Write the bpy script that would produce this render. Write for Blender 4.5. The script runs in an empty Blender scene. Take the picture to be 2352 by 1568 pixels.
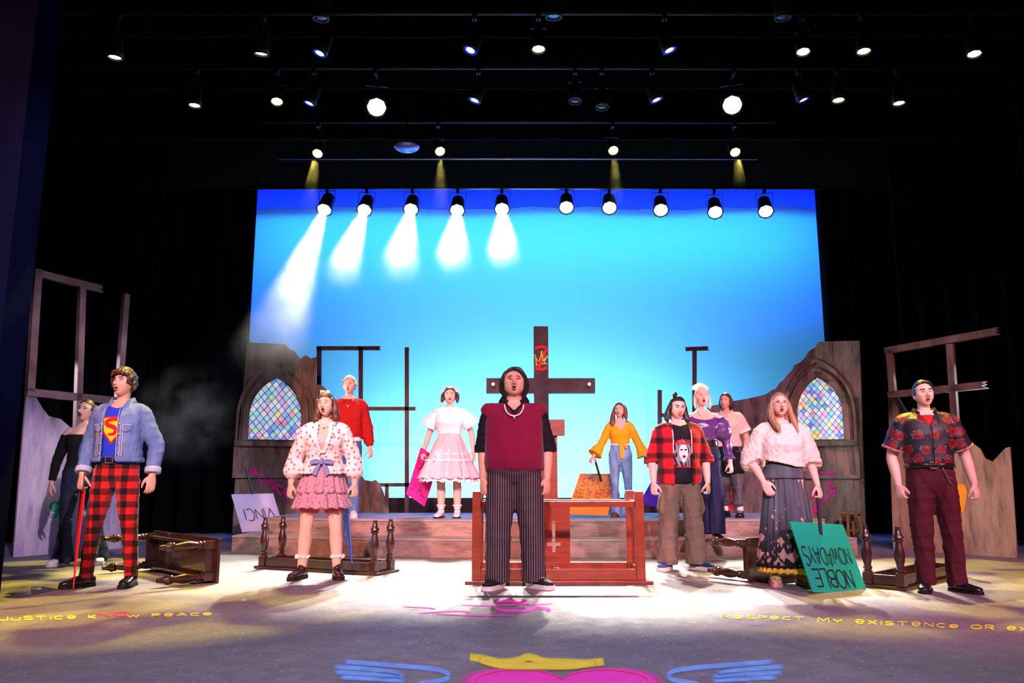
import bpy, bmesh, math, random
import numpy as np
from mathutils import Vector, Matrix

random.seed(7)
sc = bpy.context.scene
C = sc.collection
PI = math.pi

# ---------------------------------------------------------------- camera
F, CX, CY, CAMZ = 1829.0, 1176.0, 784.0, 0.87
PITCH = math.atan(315.0 / F)
cd = bpy.data.cameras.new('camera')
cam = bpy.data.objects.new('camera', cd)
C.objects.link(cam)
cam.location = (0, 0, CAMZ)
cam.rotation_euler = (PI / 2 + PITCH, 0, 0)
cd.sensor_width = 36.0
cd.lens = 36.0 * F / 2352.0
cd.clip_end = 200
sc.camera = cam

# ---------------------------------------------------------------- world, exposure
w = bpy.data.worlds.new('dark_house')
sc.world = w
w.use_nodes = True
w.node_tree.nodes['Background'].inputs[0].default_value = (0.30, 0.28, 0.45, 1)
w.node_tree.nodes['Background'].inputs[1].default_value = 0.012
sc.view_settings.view_transform = 'Standard'
sc.view_settings.look = 'None'
sc.view_settings.exposure = 0.0
sc.view_settings.gamma = 1.0
sc.view_settings.use_curve_mapping = False
sc.cycles.adaptive_threshold = 0.05
sc.cycles.max_bounces = 4
sc.cycles.diffuse_bounces = 2
sc.cycles.glossy_bounces = 2
sc.cycles.transmission_bounces = 2
sc.cycles.volume_bounces = 0
sc.cycles.transparent_max_bounces = 8


def ray(px, py):
    a, v = (px - CX) / F, (CY - py) / F
    return Vector((a, math.cos(PITCH) - v * math.sin(PITCH), math.sin(PITCH) + v * math.cos(PITCH)))


def at(px, py, Y):                      # the point on a sight line at distance Y
    d = ray(px, py)
    return Vector((0, 0, CAMZ)) + d * (Y / d.y)


def G(px, py, z=0.0):                   # the point on a sight line at height z
    d = ray(px, py)
    return Vector((0, 0, CAMZ)) + d * ((z - CAMZ) / d.z)


def look(o, target):
    o.rotation_euler = (Vector(target) - o.location).to_track_quat('-Z', 'Y').to_euler()


def spot(name, loc, target, energy, color, size=40, blend=0.4, radius=0.1, parent=None):
    l = bpy.data.lights.new(name, 'SPOT')
    l.energy, l.color, l.spot_size, l.spot_blend, l.shadow_soft_size = energy, color, math.radians(size), blend, radius
    o = bpy.data.objects.new(name, l)
    C.objects.link(o)
    o.location = loc
    look(o, target)
    return o


def gobo(lamp, scale=3.0, lo=0.45, hi=0.55):
    """break the lamp's light up with a leafy template in its gate"""
    l = lamp.data
    l.use_nodes = True
    nt = l.node_tree
    em = nt.nodes['Emission']
    tc = nt.nodes.new('ShaderNodeTexCoord')
    nz = nt.nodes.new('ShaderNodeTexNoise')
    nz.inputs['Scale'].default_value = scale
    nz.inputs['Detail'].default_value = 1.0
    mp = nt.nodes.new('ShaderNodeMapRange')
    mp.inputs['From Min'].default_value, mp.inputs['From Max'].default_value = lo, hi
    nt.links.new(tc.outputs['Normal'], nz.inputs['Vector'])
    nt.links.new(nz.outputs['Fac'], mp.inputs['Value'])
    nt.links.new(mp.outputs[0], em.inputs['Strength'])


# ---------------------------------------------------------------- the house lamps out front (front of house position over the audience)
spot('front_lamp_warm', (-4.1, -4.0, 6.8), (-3.2, 7.2, 1.2), 8500, (1.0, 0.37, 0.26), 31, 0.6, 0.12)
spot('front_lamp_centre', (0.0, -5.0, 7.0), (0.2, 8.6, 1.3), 5200, (1.0, 0.50, 0.50), 25, 0.6, 0.12)
spot('front_lamp_rose', (7.5, -4.0, 6.5), (3.1, 7.4, 1.2), 8800, (1.0, 0.29, 0.42), 32, 0.6, 0.12)
spot('front_lamp_violet', (0.0, -4.0, 7.0), (0.2, 5.2, 0.0), 4600, (0.80, 0.64, 0.95), 52, 0.8, 0.15)
spot('front_lamp_key_right', (4.0, -5.0, 6.5), (2.0, 8.4, 1.3), 3400, (1.0, 0.80, 0.86), 15, 0.5, 0.08)
spot('front_lamp_key_left', (-4.0, -5.0, 6.5), (-1.0, 10.2, 1.3), 3400, (1.0, 0.84, 0.88), 10, 0.4, 0.08)
spot('front_lamp_flat_left', (3.0, -4.0, 6.5), (-4.9, 9.6, 1.1), 7000, (0.92, 0.70, 1.0), 16, 0.7, 0.1)
spot('front_lamp_flat_right', (2.0, -4.0, 6.5), (4.9, 9.6, 1.0), 2600, (1.0, 0.74, 0.55), 16, 0.7, 0.1)


def strip(name, loc, target, energy, color, sx, sy):
    l = bpy.data.lights.new(name, 'AREA')
    l.shape = 'RECTANGLE'
    l.energy, l.color, l.size, l.size_y = energy, color, sx, sy
    o = bpy.data.objects.new(name, l)
    C.objects.link(o)
    o.location = loc
    look(o, target)
    return o


# strip lights that wash the back cloth from its foot (behind the ground row) and from the fly bar above
strip('cyc_foot_wash', (0.45, 13.75, 0.12), (0.45, 15.0, 2.2), 430, (0.42, 0.82, 1.0), 6.0, 0.25)
strip('cyc_top_wash', (0.45, 13.6, 5.76), (0.45, 15.0, 4.6), 900, (0.02, 0.17, 1.0), 11.0, 0.2)

# ---------------------------------------------------------------- helpers
MATS = {}


def new_mat(name):
    m = bpy.data.materials.new(name)
    m.use_nodes = True
    MATS[name] = m
    return m, m.node_tree, m.node_tree.nodes['Principled BSDF']


def mat(name, col, rough=0.6, metal=0.0, spec=None, emit=None, var=0.0, vscale=20.0, stretch=(1, 1, 1), bump=0.0, bscale=80.0, sss=0.0, sheen=0.0, coat=0.0):
    m, nt, b = new_mat(name)
    b.inputs['Base Color'].default_value = (*col, 1)
    b.inputs['Roughness'].default_value = rough
    b.inputs['Metallic'].default_value = metal
    b.inputs['Specular IOR Level'].default_value = spec if spec is not None else (0.5 if rough < 0.58 else 0.15)
    if coat:
        b.inputs['Coat Weight'].default_value = coat
    if sheen:
        b.inputs['Sheen Weight'].default_value = sheen
    if sss:
        b.inputs['Subsurface Weight'].default_value = sss
        b.inputs['Subsurface Radius'].default_value = (0.012, 0.005, 0.003)
        b.inputs['Subsurface Scale'].default_value = 1.0
    if emit:
        b.inputs['Emission Color'].default_value = (*emit[0], 1)
        b.inputs['Emission Strength'].default_value = emit[1]
    if var or bump:
        tc = nt.nodes.new('ShaderNodeTexCoord')
        mp = nt.nodes.new('ShaderNodeMapping')
        mp.inputs['Scale'].default_value = stretch
        nt.links.new(tc.outputs['Object'], mp.inputs['Vector'])
    if var:
        nz = nt.nodes.new('ShaderNodeTexNoise')
        nz.inputs['Scale'].default_value = vscale
        nz.inputs['Detail'].default_value = 4
        rp = nt.nodes.new('ShaderNodeMapRange')
        rp.inputs['From Min'].default_value, rp.inputs['From Max'].default_value = 0.3, 0.7
        rp.inputs['To Min'].default_value, rp.inputs['To Max'].default_value = 1 - var, 1 + var
        mx = nt.nodes.new('ShaderNodeMix')
        mx.data_type = 'RGBA'
        mx.blend_type = 'MULTIPLY'
        mx.inputs['Factor'].default_value = 1.0
        mx.inputs['A'].default_value = (*col, 1)
        nt.links.new(mp.outputs[0], nz.inputs['Vector'])
        nt.links.new(nz.outputs['Fac'], rp.inputs['Value'])
        nt.links.new(rp.outputs[0], mx.inputs['B'])
        nt.links.new(mx.outputs['Result'], b.inputs['Base Color'])
    if bump:
        nb = nt.nodes.new('ShaderNodeTexNoise')
        nb.inputs['Scale'].default_value = bscale
        nb.inputs['Detail'].default_value = 3
        bp = nt.nodes.new('ShaderNodeBump')
        bp.inputs['Strength'].default_value = bump
        bp.inputs['Distance'].default_value = 0.01
        nt.links.new(mp.outputs[0], nb.inputs['Vector'])
        nt.links.new(nb.outputs['Fac'], bp.inputs['Height'])
        nt.links.new(bp.outputs[0], b.inputs['Normal'])
    return m


class NB:
    """tiny node builder: every call returns an output socket"""
    def __init__(self, nt):
        self.nt = nt

    def _in(self, sock, v):
        if v is None:
            return
        if hasattr(v, 'is_linked'):
            self.nt.links.new(v, sock)
        else:
            sock.default_value = v

    def math(self, op, a, b=None, c=None, clamp=False):
        n = self.nt.nodes.new('ShaderNodeMath')
        n.operation = op
        n.use_clamp = clamp
        for k, v in enumerate((a, b, c)):
            self._in(n.inputs[k], v)
        return n.outputs[0]

    def coord(self, which='Object'):
        return self.nt.nodes.new('ShaderNodeTexCoord').outputs[which]

    def map(self, v, scale=(1, 1, 1), loc=(0, 0, 0), rot=(0, 0, 0)):
        n = self.nt.nodes.new('ShaderNodeMapping')
        n.inputs['Scale'].default_value, n.inputs['Location'].default_value, n.inputs['Rotation'].default_value = scale, loc, rot
        self.nt.links.new(v, n.inputs['Vector'])
        return n.outputs[0]

    def sep(self, v):
        n = self.nt.nodes.new('ShaderNodeSeparateXYZ')
        self.nt.links.new(v, n.inputs[0])
        return n.outputs

    def noise(self, v, scale=5.0, detail=3.0, rough=0.5, out='Fac'):
        n = self.nt.nodes.new('ShaderNodeTexNoise')
        n.inputs['Scale'].default_value, n.inputs['Detail'].default_value, n.inputs['Roughness'].default_value = scale, detail, rough
        if v is not None:
            self.nt.links.new(v, n.inputs['Vector'])
        return n.outputs[out]

    def voro(self, v, scale=5.0, out='Distance', rand=1.0, flat=False, leaf=0.0):
        n = self.nt.nodes.new('ShaderNodeTexVoronoi')
        if flat:                                                # cells seen from the front: x across, z up
            n.voronoi_dimensions = '2D'
            sp = self.sep(v)
            cb = self.nt.nodes.new('ShaderNodeCombineXYZ')
            self.nt.links.new(sp[0], cb.inputs[0])
            self.nt.links.new(sp[2], cb.inputs[1])
            v = cb.outputs[0]
        if leaf:                                                # pointed petals instead of round spots
            n.distance = 'MINKOWSKI'
            n.inputs['Exponent'].default_value = leaf
        n.inputs['Scale'].default_value = scale
        n.inputs['Randomness'].default_value = rand
        self.nt.links.new(v, n.inputs['Vector'])
        return n.outputs[out]

    def rng(self, v, a, b, c=0.0, d=1.0):
        n = self.nt.nodes.new('ShaderNodeMapRange')
        for k, x in zip(('From Min', 'From Max', 'To Min', 'To Max'), (a, b, c, d)):
            n.inputs[k].default_value = x
        self.nt.links.new(v, n.inputs['Value'])
        return n.outputs[0]

    def mix(self, f, a, b, mode='MIX'):
        n = self.nt.nodes.new('ShaderNodeMix')
        n.data_type = 'RGBA'
        n.blend_type = mode
        self._in(n.inputs['Factor'], f)
        self._in(n.inputs['A'], a if hasattr(a, 'is_linked') else (*a, 1))
        self._in(n.inputs['B'], b if hasattr(b, 'is_linked') else (*b, 1))
        return n.outputs['Result']

    def bump(self, h, strength=0.3, dist=0.01):
        n = self.nt.nodes.new('ShaderNodeBump')
        n.inputs['Strength'].default_value, n.inputs['Distance'].default_value = strength, dist
        self.nt.links.new(h, n.inputs['Height'])
        return n.outputs[0]


def pmat(name, fn, rough=0.7, **kw):
    m, nt, b = new_mat(name)
    b.inputs['Roughness'].default_value = rough
    b.inputs['Specular IOR Level'].default_value = 0.4 if rough < 0.58 else 0.15
    nb = NB(nt)
    fn(nb, b, nt)
    return m


def mesh_from(name, verts, faces, smooth=False):
    me = bpy.data.meshes.new(name)
    me.from_pydata([tuple(v) for v in verts], [], faces)
    me.update()
    if smooth:
        me.polygons.foreach_set('use_smooth', [True] * len(me.polygons))
    return me


def link(name, me, m=None, parent=None):
    o = bpy.data.objects.new(name, me)
    C.objects.link(o)
    if m is not None and me is not None:
        me.materials.clear()
        me.materials.append(MATS[m] if isinstance(m, str) else m)
    if parent is not None:
        o.parent = parent
    return o


def tag(o, label, cat, group=None, kind=None):
    o['label'], o['category'] = label, cat
    if group:
        o['group'] = group
    if kind:
        o['kind'] = kind
    return o


def struct(o, label=None):
    o['kind'] = 'structure'
    if label:
        o['label'] = label
    return o


def thing(name, label, cat, loc=(0, 0, 0), rot=(0, 0, 0), group=None):
    o = bpy.data.objects.new(name, None)
    C.objects.link(o)
    o.location, o.rotation_euler = loc, rot
    o.empty_display_size = 0.1
    return tag(o, label, cat, group)


class MB:
    """collects shapes; build() links them as one mesh object"""
    def __init__(self):
        self.v, self.f = [], []

    def add(self, vs, fs):
        n = len(self.v)
        self.v += [Vector(p) for p in vs]
        self.f += [tuple(i + n for i in f) for f in fs]
        return self

    def box(self, c, s, M=None):
        c, h = Vector(c), Vector(s) * 0.5
        vs = [Vector((x, y, z)) for x in (-h.x, h.x) for y in (-h.y, h.y) for z in (-h.z, h.z)]
        vs = [c + (M @ p if M is not None else p) for p in vs]
        return self.add(vs, [(0, 1, 3, 2), (4, 6, 7, 5), (0, 4, 5, 1), (2, 3, 7, 6), (0, 2, 6, 4), (1, 5, 7, 3)])

    def bar(self, a, b, wx, wy, up=(0, 1, 0)):
        """square timber from a to b"""
        a, b = Vector(a), Vector(b)
        z = (b - a).normalized()
        u = Vector(up)
        x = u.cross(z)
        x.normalize()
        y = z.cross(x)
        M = Matrix((x, y, z)).transposed()
        return self.box((a + b) / 2, (wx, wy, (b - a).length), M)

    def prism(self, pts, thick):
        """closed outline of 3-D points, thickened by the vector"""
        n = len(pts)
        t = Vector(thick)
        vs = [Vector(p) for p in pts] + [Vector(p) + t for p in pts]
        fs = [tuple(range(n - 1, -1, -1)), tuple(range(n, 2 * n))] + [(i, (i + 1) % n, n + (i + 1) % n, n + i) for i in range(n)]
        return self.add(vs, fs)

    def lathe(self, prof, base=(0, 0, 0), axis=(0, 0, 1), seg=16, cap=True):
        """profile of (height, radius) turned about an axis"""
        z = Vector(axis).normalized()
        x = z.orthogonal().normalized()
        y = z.cross(x)
        vs, fs = [], []
        for (h, r) in prof:
            for k in range(seg):
                t = 2 * PI * k / seg
                vs.append(Vector(base) + z * h + (x * math.cos(t) + y * math.sin(t)) * r)
        for i in range(len(prof) - 1):
            for k in range(seg):
                fs.append((i * seg + k, i * seg + (k + 1) % seg, (i + 1) * seg + (k + 1) % seg, (i + 1) * seg + k))
        if cap:
            fs.append(tuple(range(seg - 1, -1, -1)))
            fs.append(tuple(range((len(prof) - 1) * seg, len(prof) * seg)))
        else:                                                   # a ring: close the section on itself
            for k in range(seg):
                fs.append(((len(prof) - 1) * seg + k, (len(prof) - 1) * seg + (k + 1) % seg, (k + 1) % seg, k))
        return self.add(vs, fs)

    def tube(self, pts, r, seg=8, r2=None):
        pts = [Vector(p) for p in pts]
        rr = r if isinstance(r, (list, tuple)) else [r] * len(pts)
        vs, fs = [], []
        x = None
        for i, p in enumerate(pts):
            t = (pts[min(i + 1, len(pts) - 1)] - pts[max(i - 1, 0)]).normalized()
            x = t.orthogonal().normalized() if x is None else (x - t * x.dot(t)).normalized()
            y = t.cross(x)
            for k in range(seg):
                a = 2 * PI * k / seg
                vs.append(p + (x * math.cos(a) + y * math.sin(a)) * rr[i])
        for i in range(len(pts) - 1):
            for k in range(seg):
                fs.append((i * seg + k, i * seg + (k + 1) % seg, (i + 1) * seg + (k + 1) % seg, (i + 1) * seg + k))
        fs.append(tuple(range(seg - 1, -1, -1)))
        fs.append(tuple(range((len(pts) - 1) * seg, len(pts) * seg)))
        return self.add(vs, fs)

    def mesh(self, name, smooth=False):
        return mesh_from(name, self.v, self.f, smooth)

    def build(self, name, m, parent=None, smooth=False, bevel=0.0):
        o = link(name, self.mesh(name, smooth), m, parent)
        if bevel:
            md = o.modifiers.new('bevel', 'BEVEL')
            md.width, md.segments, md.limit_method = bevel, 2, 'ANGLE'
        return o


def smooth_angle(o, deg=40):
    me = o.data
    me.polygons.foreach_set('use_smooth', [True] * len(me.polygons))
    try:
        me.set_sharp_from_angle(angle=math.radians(deg))
    except Exception:
        pass


class Plane:
    """an upright plane through A running along the direction u (in plan); maps sight lines onto itself"""
    def __init__(self, A, B):
        if B[0] < A[0]:
            A, B = B, A
        self.A = Vector((A[0], A[1], 0))
        self.u = (Vector((B[0], B[1], 0)) - self.A)
        self.L = self.u.length
        self.u.normalize()
        self.n = Vector((self.u.y, -self.u.x, 0))      # towards the audience side
        if self.n.y > 0:
            self.n = -self.n

    def sz(self, px, py):
        d = ray(px, py)
        o = Vector((0, 0, CAMZ))
        t = (self.A - o).dot(self.n) / d.dot(self.n)
        p = o + d * t
        return ((p - self.A).dot(self.u), p.z)

    def pt(self, s, z, off=0.0):
        return self.A + self.u * s + Vector((0, 0, z)) + self.n * off

    def M(self, off=0.0):
        """matrix: x along the plane, y up, z towards the audience"""
        u, n = self.u, self.n
        z = Vector((0, 0, 1))
        return Matrix(((u.x, z.x, n.x, self.A.x + n.x * off), (u.y, z.y, n.y, self.A.y + n.y * off), (u.z, z.z, n.z, n.z * off), (0, 0, 0, 1)))


def slab(name, outer, holes, thick, M, m, parent=None, bevel=0.0):
    """a board cut to an outline, with holes, in the x-y plane of M; thickness runs from 0 to -thick in z"""
    cu = bpy.data.curves.new(name + '_cut', 'CURVE')
    cu.dimensions = '2D'
    cu.fill_mode = 'BOTH'
    cu.extrude = thick / 2
    for pts in [outer] + list(holes):
        sp = cu.splines.new('POLY')
        sp.points.add(len(pts) - 1)
        for i, p in enumerate(pts):
            sp.points[i].co = (p[0], p[1], 0, 1)
        sp.use_cyclic_u = True
    tmp = bpy.data.objects.new(name, cu)
    C.objects.link(tmp)
    dg = bpy.context.evaluated_depsgraph_get()
    me = bpy.data.meshes.new_from_object(tmp.evaluated_get(dg))
    me.name = name
    bpy.data.objects.remove(tmp)
    bpy.data.curves.remove(cu)
    me.transform(M @ Matrix.Translation((0, 0, -thick / 2)))
    return link(name, me, m, parent)


def catmull(pts, n=6, closed=False):
    P = [np.array(p, float) for p in pts]
    out = []
    N = len(P)
    for i in range(N if closed else N - 1):
        p0 = P[(i - 1) % N] if (closed or i > 0) else P[0]
        p1, p2 = P[i], P[(i + 1) % N]
        p3 = P[(i + 2) % N] if (closed or i + 2 < N) else P[-1]
        for k in range(n):
            t = k / n
            out.append(0.5 * ((2 * p1) + (-p0 + p2) * t + (2 * p0 - 5 * p1 + 4 * p2 - p3) * t * t + (-p0 + 3 * p1 - 3 * p2 + p3) * t ** 3))
    if not closed:
        out.append(P[-1])
    return out


# ---------------------------------------------------------------- brush lettering: every letter is a set of strokes
def arc(cx, cy, rx, ry, a0, a1, n=10):
    return [(cx + rx * math.cos(math.radians(a0 + (a1 - a0) * k / n)), cy + ry * math.sin(math.radians(a0 + (a1 - a0) * k / n))) for k in range(n + 1)]


GLYPH = {
    'A': [[(0, 0), (.35, 1), (.7, 0)], [(.13, .36), (.57, .36)]],
    'B': [[(0, 0), (0, 1)], [(0, 1)] + arc(.25, .76, .28, .24, 90, -90) + [(0, .52)], [(0, .52)] + arc(.28, .26, .32, .26, 90, -90) + [(0, 0)]],
    'C': [arc(.36, .5, .36, .5, 55, 305, 14)],
    'D': [[(0, 0), (0, 1)], [(0, 1)] + arc(.15, .5, .5, .5, 90, -90, 12) + [(0, 0)]],
    'E': [[(.55, 1), (0, 1), (0, 0), (.58, 0)], [(0, .52), (.48, .52)]],
    'G': [arc(.36, .5, .36, .5, 55, 340, 14) + [(.72, .42), (.42, .42)]],
    'H': [[(0, 0), (0, 1)], [(.6, 0), (.6, 1)], [(0, .5), (.6, .5)]],
    'I': [[(.05, 0), (.05, 1)]],
    'J': [[(.5, 1), (.5, .25)] + arc(.25, .22, .25, .25, 0, -170, 8)],
    'K': [[(0, 0), (0, 1)], [(.55, 1), (0, .42), (.6, 0)]],
    'L': [[(0, 1), (0, 0), (.52, 0)]],
    'M': [[(0, 0), (.05, 1), (.4, .3), (.75, 1), (.8, 0)]],
    'N': [[(0, 0), (0, 1), (.6, 0), (.6, 1)]],
    'O': [arc(.38, .5, .38, .5, 0, 360, 18)],
    'P': [[(0, 0), (0, 1)], [(0, 1)] + arc(.25, .74, .3, .26, 90, -90) + [(0, .48)]],
    'R': [[(0, 0), (0, 1)], [(0, 1)] + arc(.25, .74, .3, .26, 90, -90) + [(0, .48)], [(.2, .48), (.6, 0)]],
    'S': [arc(.3, .75, .28, .25, 30, 250, 8) + arc(.3, .25, .3, .25, 80, -150, 9)],
    'T': [[(0, 1), (.7, 1)], [(.35, 1), (.35, 0)]],
    'U': [[(0, 1), (0, .3)] + arc(.3, .3, .3, .3, 180, 360, 8) + [(.6, 1)]],
    'V': [[(0, 1), (.35, 0), (.7, 1)]],
    'W': [[(0, 1), (.2, 0), (.42, .75), (.64, 0), (.85, 1)]],
    'X': [[(0, 0), (.6, 1)], [(0, 1), (.6, 0)]],
    'Y': [[(0, 1), (.33, .5), (.66, 1)], [(.33, .5), (.33, 0)]],
    'e': [[(.08, .5), (.6, .5)] + arc(.34, .5, .3, .46, 0, 320, 14)],
    'k': [[(0, 0), (0, 1)], [(.5, .75), (0, .35), (.55, 0)]],
}


def gwidth(ch):
    return 0.35 if ch == ' ' else max(x for st in GLYPH[ch] for x, _ in st)


def ribbon(pts2, wd, fn, soft=False, jitter=0.0):
    """flat brush stroke along 2-D points; fn maps (u, v) to the surface. soft strokes fade at their rims (attribute a)"""
    pts = [np.array(p, float) for p in pts2]
    n = len(pts)
    rows = (-1.0, -0.55, 0.55, 1.0) if soft else (-1.0, 1.0)
    vs, fs, al = [], [], []
    for i in range(n):
        t = pts[min(i + 1, n - 1)] - pts[max(i - 1, 0)]
        L = np.hypot(*t) or 1.0
        nn = np.array((-t[1], t[0])) / L
        ww = (wd(i / max(n - 1, 1)) if callable(wd) else wd) * 0.5
        for r in rows:
            q = pts[i] + nn * ww * r
            vs.append(fn(q[0], q[1]))
            end = 0.35 if (soft and i in (0, n - 1)) else 1.0
            al.append((1.0 if abs(r) < 0.9 else 0.0) * end if soft else 1.0)
    m = len(rows)
    for i in range(n - 1):
        for k in range(m - 1):
            fs.append((i * m + k, i * m + k + 1, (i + 1) * m + k + 1, (i + 1) * m + k))
    return vs, fs, al


def strokes_obj(name, strokes, wd, fn, m, parent=None, soft=False):
    V, Fc, A = [], [], []
    for st in strokes:
        v, f, a = ribbon(st, wd, fn, soft)
        n = len(V)
        V += v
        A += a
        Fc += [tuple(i + n for i in q) for q in f]
    me = mesh_from(name, V, Fc)
    at_ = me.attributes.new('a', 'FLOAT', 'POINT')
    at_.data.foreach_set('value', A)
    return link(name, me, m, parent)


def text_strokes(txt, height=1.0, gap=0.22, widthf=1.0, jit=0.03, seed=1, only=None):
    """strokes and total width of a hand-lettered line"""
    r = random.Random(seed)
    out, x = [], 0.0
    for idx, ch in enumerate(txt):
        if ch != ' ':
            dy, sc_ = r.uniform(-jit, jit), 1 + r.uniform(-jit, jit) * 2
            if only is None or idx in only:
                for st in GLYPH[ch]:
                    out.append([((x + px * widthf) * height, (py * sc_ + dy) * height) for px, py in st])
        x += gwidth(ch) * widthf + gap
    return out, (x - gap) * height


def densify(st, step):
    out = [st[0]]
    for a, b in zip(st[:-1], st[1:]):
        L = math.hypot(b[0] - a[0], b[1] - a[1])
        k = max(1, int(L / step))
        out += [(a[0] + (b[0] - a[0]) * j / k, a[1] + (b[1] - a[1]) * j / k) for j in range(1, k + 1)]
    return out


def soft_blob(name, outline, fn, m, parent, rim=0.12, core=1.0):
    """filled sprayed patch: solid inside, fading over the rim"""
    P = [np.array(p, float) for p in outline]
    c = sum(P) / len(P)
    n = len(P)
    vs, al, fs = [fn(*c)], [core], []
    for ring, a in ((1 - rim, core), (1 + rim, 0.0)):
        for p in P:
            vs.append(fn(*(c + (p - c) * ring)))
            al.append(a)
    for i in range(n):
        j = (i + 1) % n
        fs.append((0, 1 + i, 1 + j))
        fs.append((1 + i, 1 + n + i, 1 + n + j, 1 + j))
    me = mesh_from(name, vs, fs)
    me.attributes.new('a', 'FLOAT', 'POINT').data.foreach_set('value', al)
    return link(name, me, m, parent)


def paint(name, col, grain=0.5, scale=60.0, emit=0.0, rough=0.9):
    """chalk or spray paint: covers where the attribute a is high, broken by grain"""
    m, nt, b = new_mat(name)
    b.inputs['Base Color'].default_value = (*col, 1)
    b.inputs['Roughness'].default_value = rough
    nb = NB(nt)
    at_ = nt.nodes.new('ShaderNodeAttribute')
    at_.attribute_name = 'a'
    nz = nb.noise(nb.coord('Object'), scale, 4)
    g = nb.math('MULTIPLY', nb.rng(nz, 0.3, 0.7, 1 - grain, 1.0), at_.outputs['Fac'], clamp=True)
    tr = nt.nodes.new('ShaderNodeBsdfTransparent')
    ms = nt.nodes.new('ShaderNodeMixShader')
    nt.links.new(g, ms.inputs[0])
    nt.links.new(tr.outputs[0], ms.inputs[1])
    nt.links.new(b.outputs[0], ms.inputs[2])
    nt.links.new(ms.outputs[0], nt.nodes['Material Output'].inputs[0])
    return m

# ---------------------------------------------------------------- materials of the place
def floor_mat(nb, b, nt):
    co = nb.coord()
    big = nb.noise(co, 0.9, 5, 0.6)
    mid = nb.noise(nb.map(co, (1, 1, 1)), 7, 5, 0.7)
    c = nb.mix(nb.rng(big, 0.35, 0.65), (0.16, 0.14, 0.14), (0.23, 0.20, 0.19))
    c = nb.mix(nb.rng(mid, 0.3, 0.7, 0.0, 0.5), c, (0.12, 0.105, 0.11))
    v1 = nb.voro(nb.map(co, (1.0, 0.6, 1)), 24)
    c = nb.mix(nb.rng(v1, 0.13, 0.20, 0.65, 0.0), c, (0.36, 0.33, 0.32))
    v2 = nb.voro(nb.map(co, (0.7, 1.2, 1), (3.3, 1.7, 0)), 19)
    c = nb.mix(nb.rng(v2, 0.07, 0.12, 0.7, 0.0), c, (0.07, 0.06, 0.06))
    nt.links.new(c, b.inputs['Base Color'])
    nt.links.new(nb.rng(mid, 0.3, 0.7, 0.5, 0.75), b.inputs['Roughness'])
    nt.links.new(nb.bump(v1, 0.15, 0.004), b.inputs['Normal'])


pmat('stage_floor', floor_mat)


def scenic(name, a, bcol, c, dark=(0.012, 0.010, 0.010), z0=None, z1=None, st=(3.0, 3.0, 0.55)):
    """streaky scene paint: three tones pulled down the flat, and a dark tone towards the top"""
    def fn(nb, b, nt):
        co = nb.coord()
        n1 = nb.noise(nb.map(co, st), 1.6, 5, 0.62)
        n2 = nb.noise(nb.map(co, (st[0] * 1.3, st[1] * 1.3, st[2] * 1.5), (5, 2, 1)), 2.3, 5, 0.65)
        col = nb.mix(nb.rng(n1, 0.35, 0.65), a, bcol)
        col = nb.mix(nb.rng(n2, 0.45, 0.7), col, c)
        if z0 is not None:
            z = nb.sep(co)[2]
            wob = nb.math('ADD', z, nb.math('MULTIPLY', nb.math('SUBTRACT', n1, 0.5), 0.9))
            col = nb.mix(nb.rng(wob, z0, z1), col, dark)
        nt.links.new(col, b.inputs['Base Color'])
    return pmat(name, fn, 0.85)


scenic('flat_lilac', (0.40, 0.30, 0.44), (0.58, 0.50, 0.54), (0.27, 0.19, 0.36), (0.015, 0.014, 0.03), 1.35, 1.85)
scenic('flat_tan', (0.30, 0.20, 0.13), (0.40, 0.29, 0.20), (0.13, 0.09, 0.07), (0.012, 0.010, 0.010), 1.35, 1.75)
scenic('ruin_stone', (0.18, 0.135, 0.105), (0.30, 0.235, 0.185), (0.08, 0.058, 0.046), None)
scenic('step_stone', (0.24, 0.17, 0.14), (0.36, 0.27, 0.22), (0.15, 0.10, 0.08), None, st=(1.0, 1.0, 3.2))
mat('deck_board', (0.30, 0.27, 0.25), 0.6, var=0.2, vscale=3)
mat('black_drape', (0.0035, 0.0035, 0.005), 0.95, spec=0.05)
mat('black_paint', (0.010, 0.009, 0.010), 0.7, spec=0.3)
mat('house_wall', (0.003, 0.0038, 0.018), 0.95, spec=0.0, var=0.15, vscale=2)
mat('cyc_cloth', (0.20, 0.52, 0.85), 1.0, spec=0.0)
mat('blue_border', (0.02, 0.03, 0.30), 1.0, spec=0.0)
mat('frame_timber', (0.10, 0.065, 0.06), 0.75, var=0.5, vscale=3, stretch=(2, 2, 0.6))
mat('frame_lilac', (0.16, 0.10, 0.105), 0.75, var=0.45, vscale=3)
mat('cross_timber', (0.060, 0.042, 0.045), 0.6, var=0.35, vscale=4, stretch=(1, 1, 1), bump=0.2, bscale=30)
mat('mahogany', (0.22, 0.036, 0.012), 0.32, var=0.22, vscale=5, stretch=(1, 1, 6), coat=0.3)
mat('mahogany_edge', (0.18, 0.035, 0.013), 0.35, var=0.3, vscale=8, coat=0.3)
mat('dark_walnut', (0.040, 0.013, 0.009), 0.28, var=0.3, vscale=6, coat=0.5)
mat('stool_wood', (0.42, 0.17, 0.05), 0.45, var=0.3, vscale=9)
mat('nail_steel', (0.6, 0.6, 0.6), 0.3, 1.0)
mat('pipe_steel', (0.20, 0.20, 0.23), 0.35, 0.9)
mat('lamp_black', (0.012, 0.012, 0.013), 0.5, spec=0.4)

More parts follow.
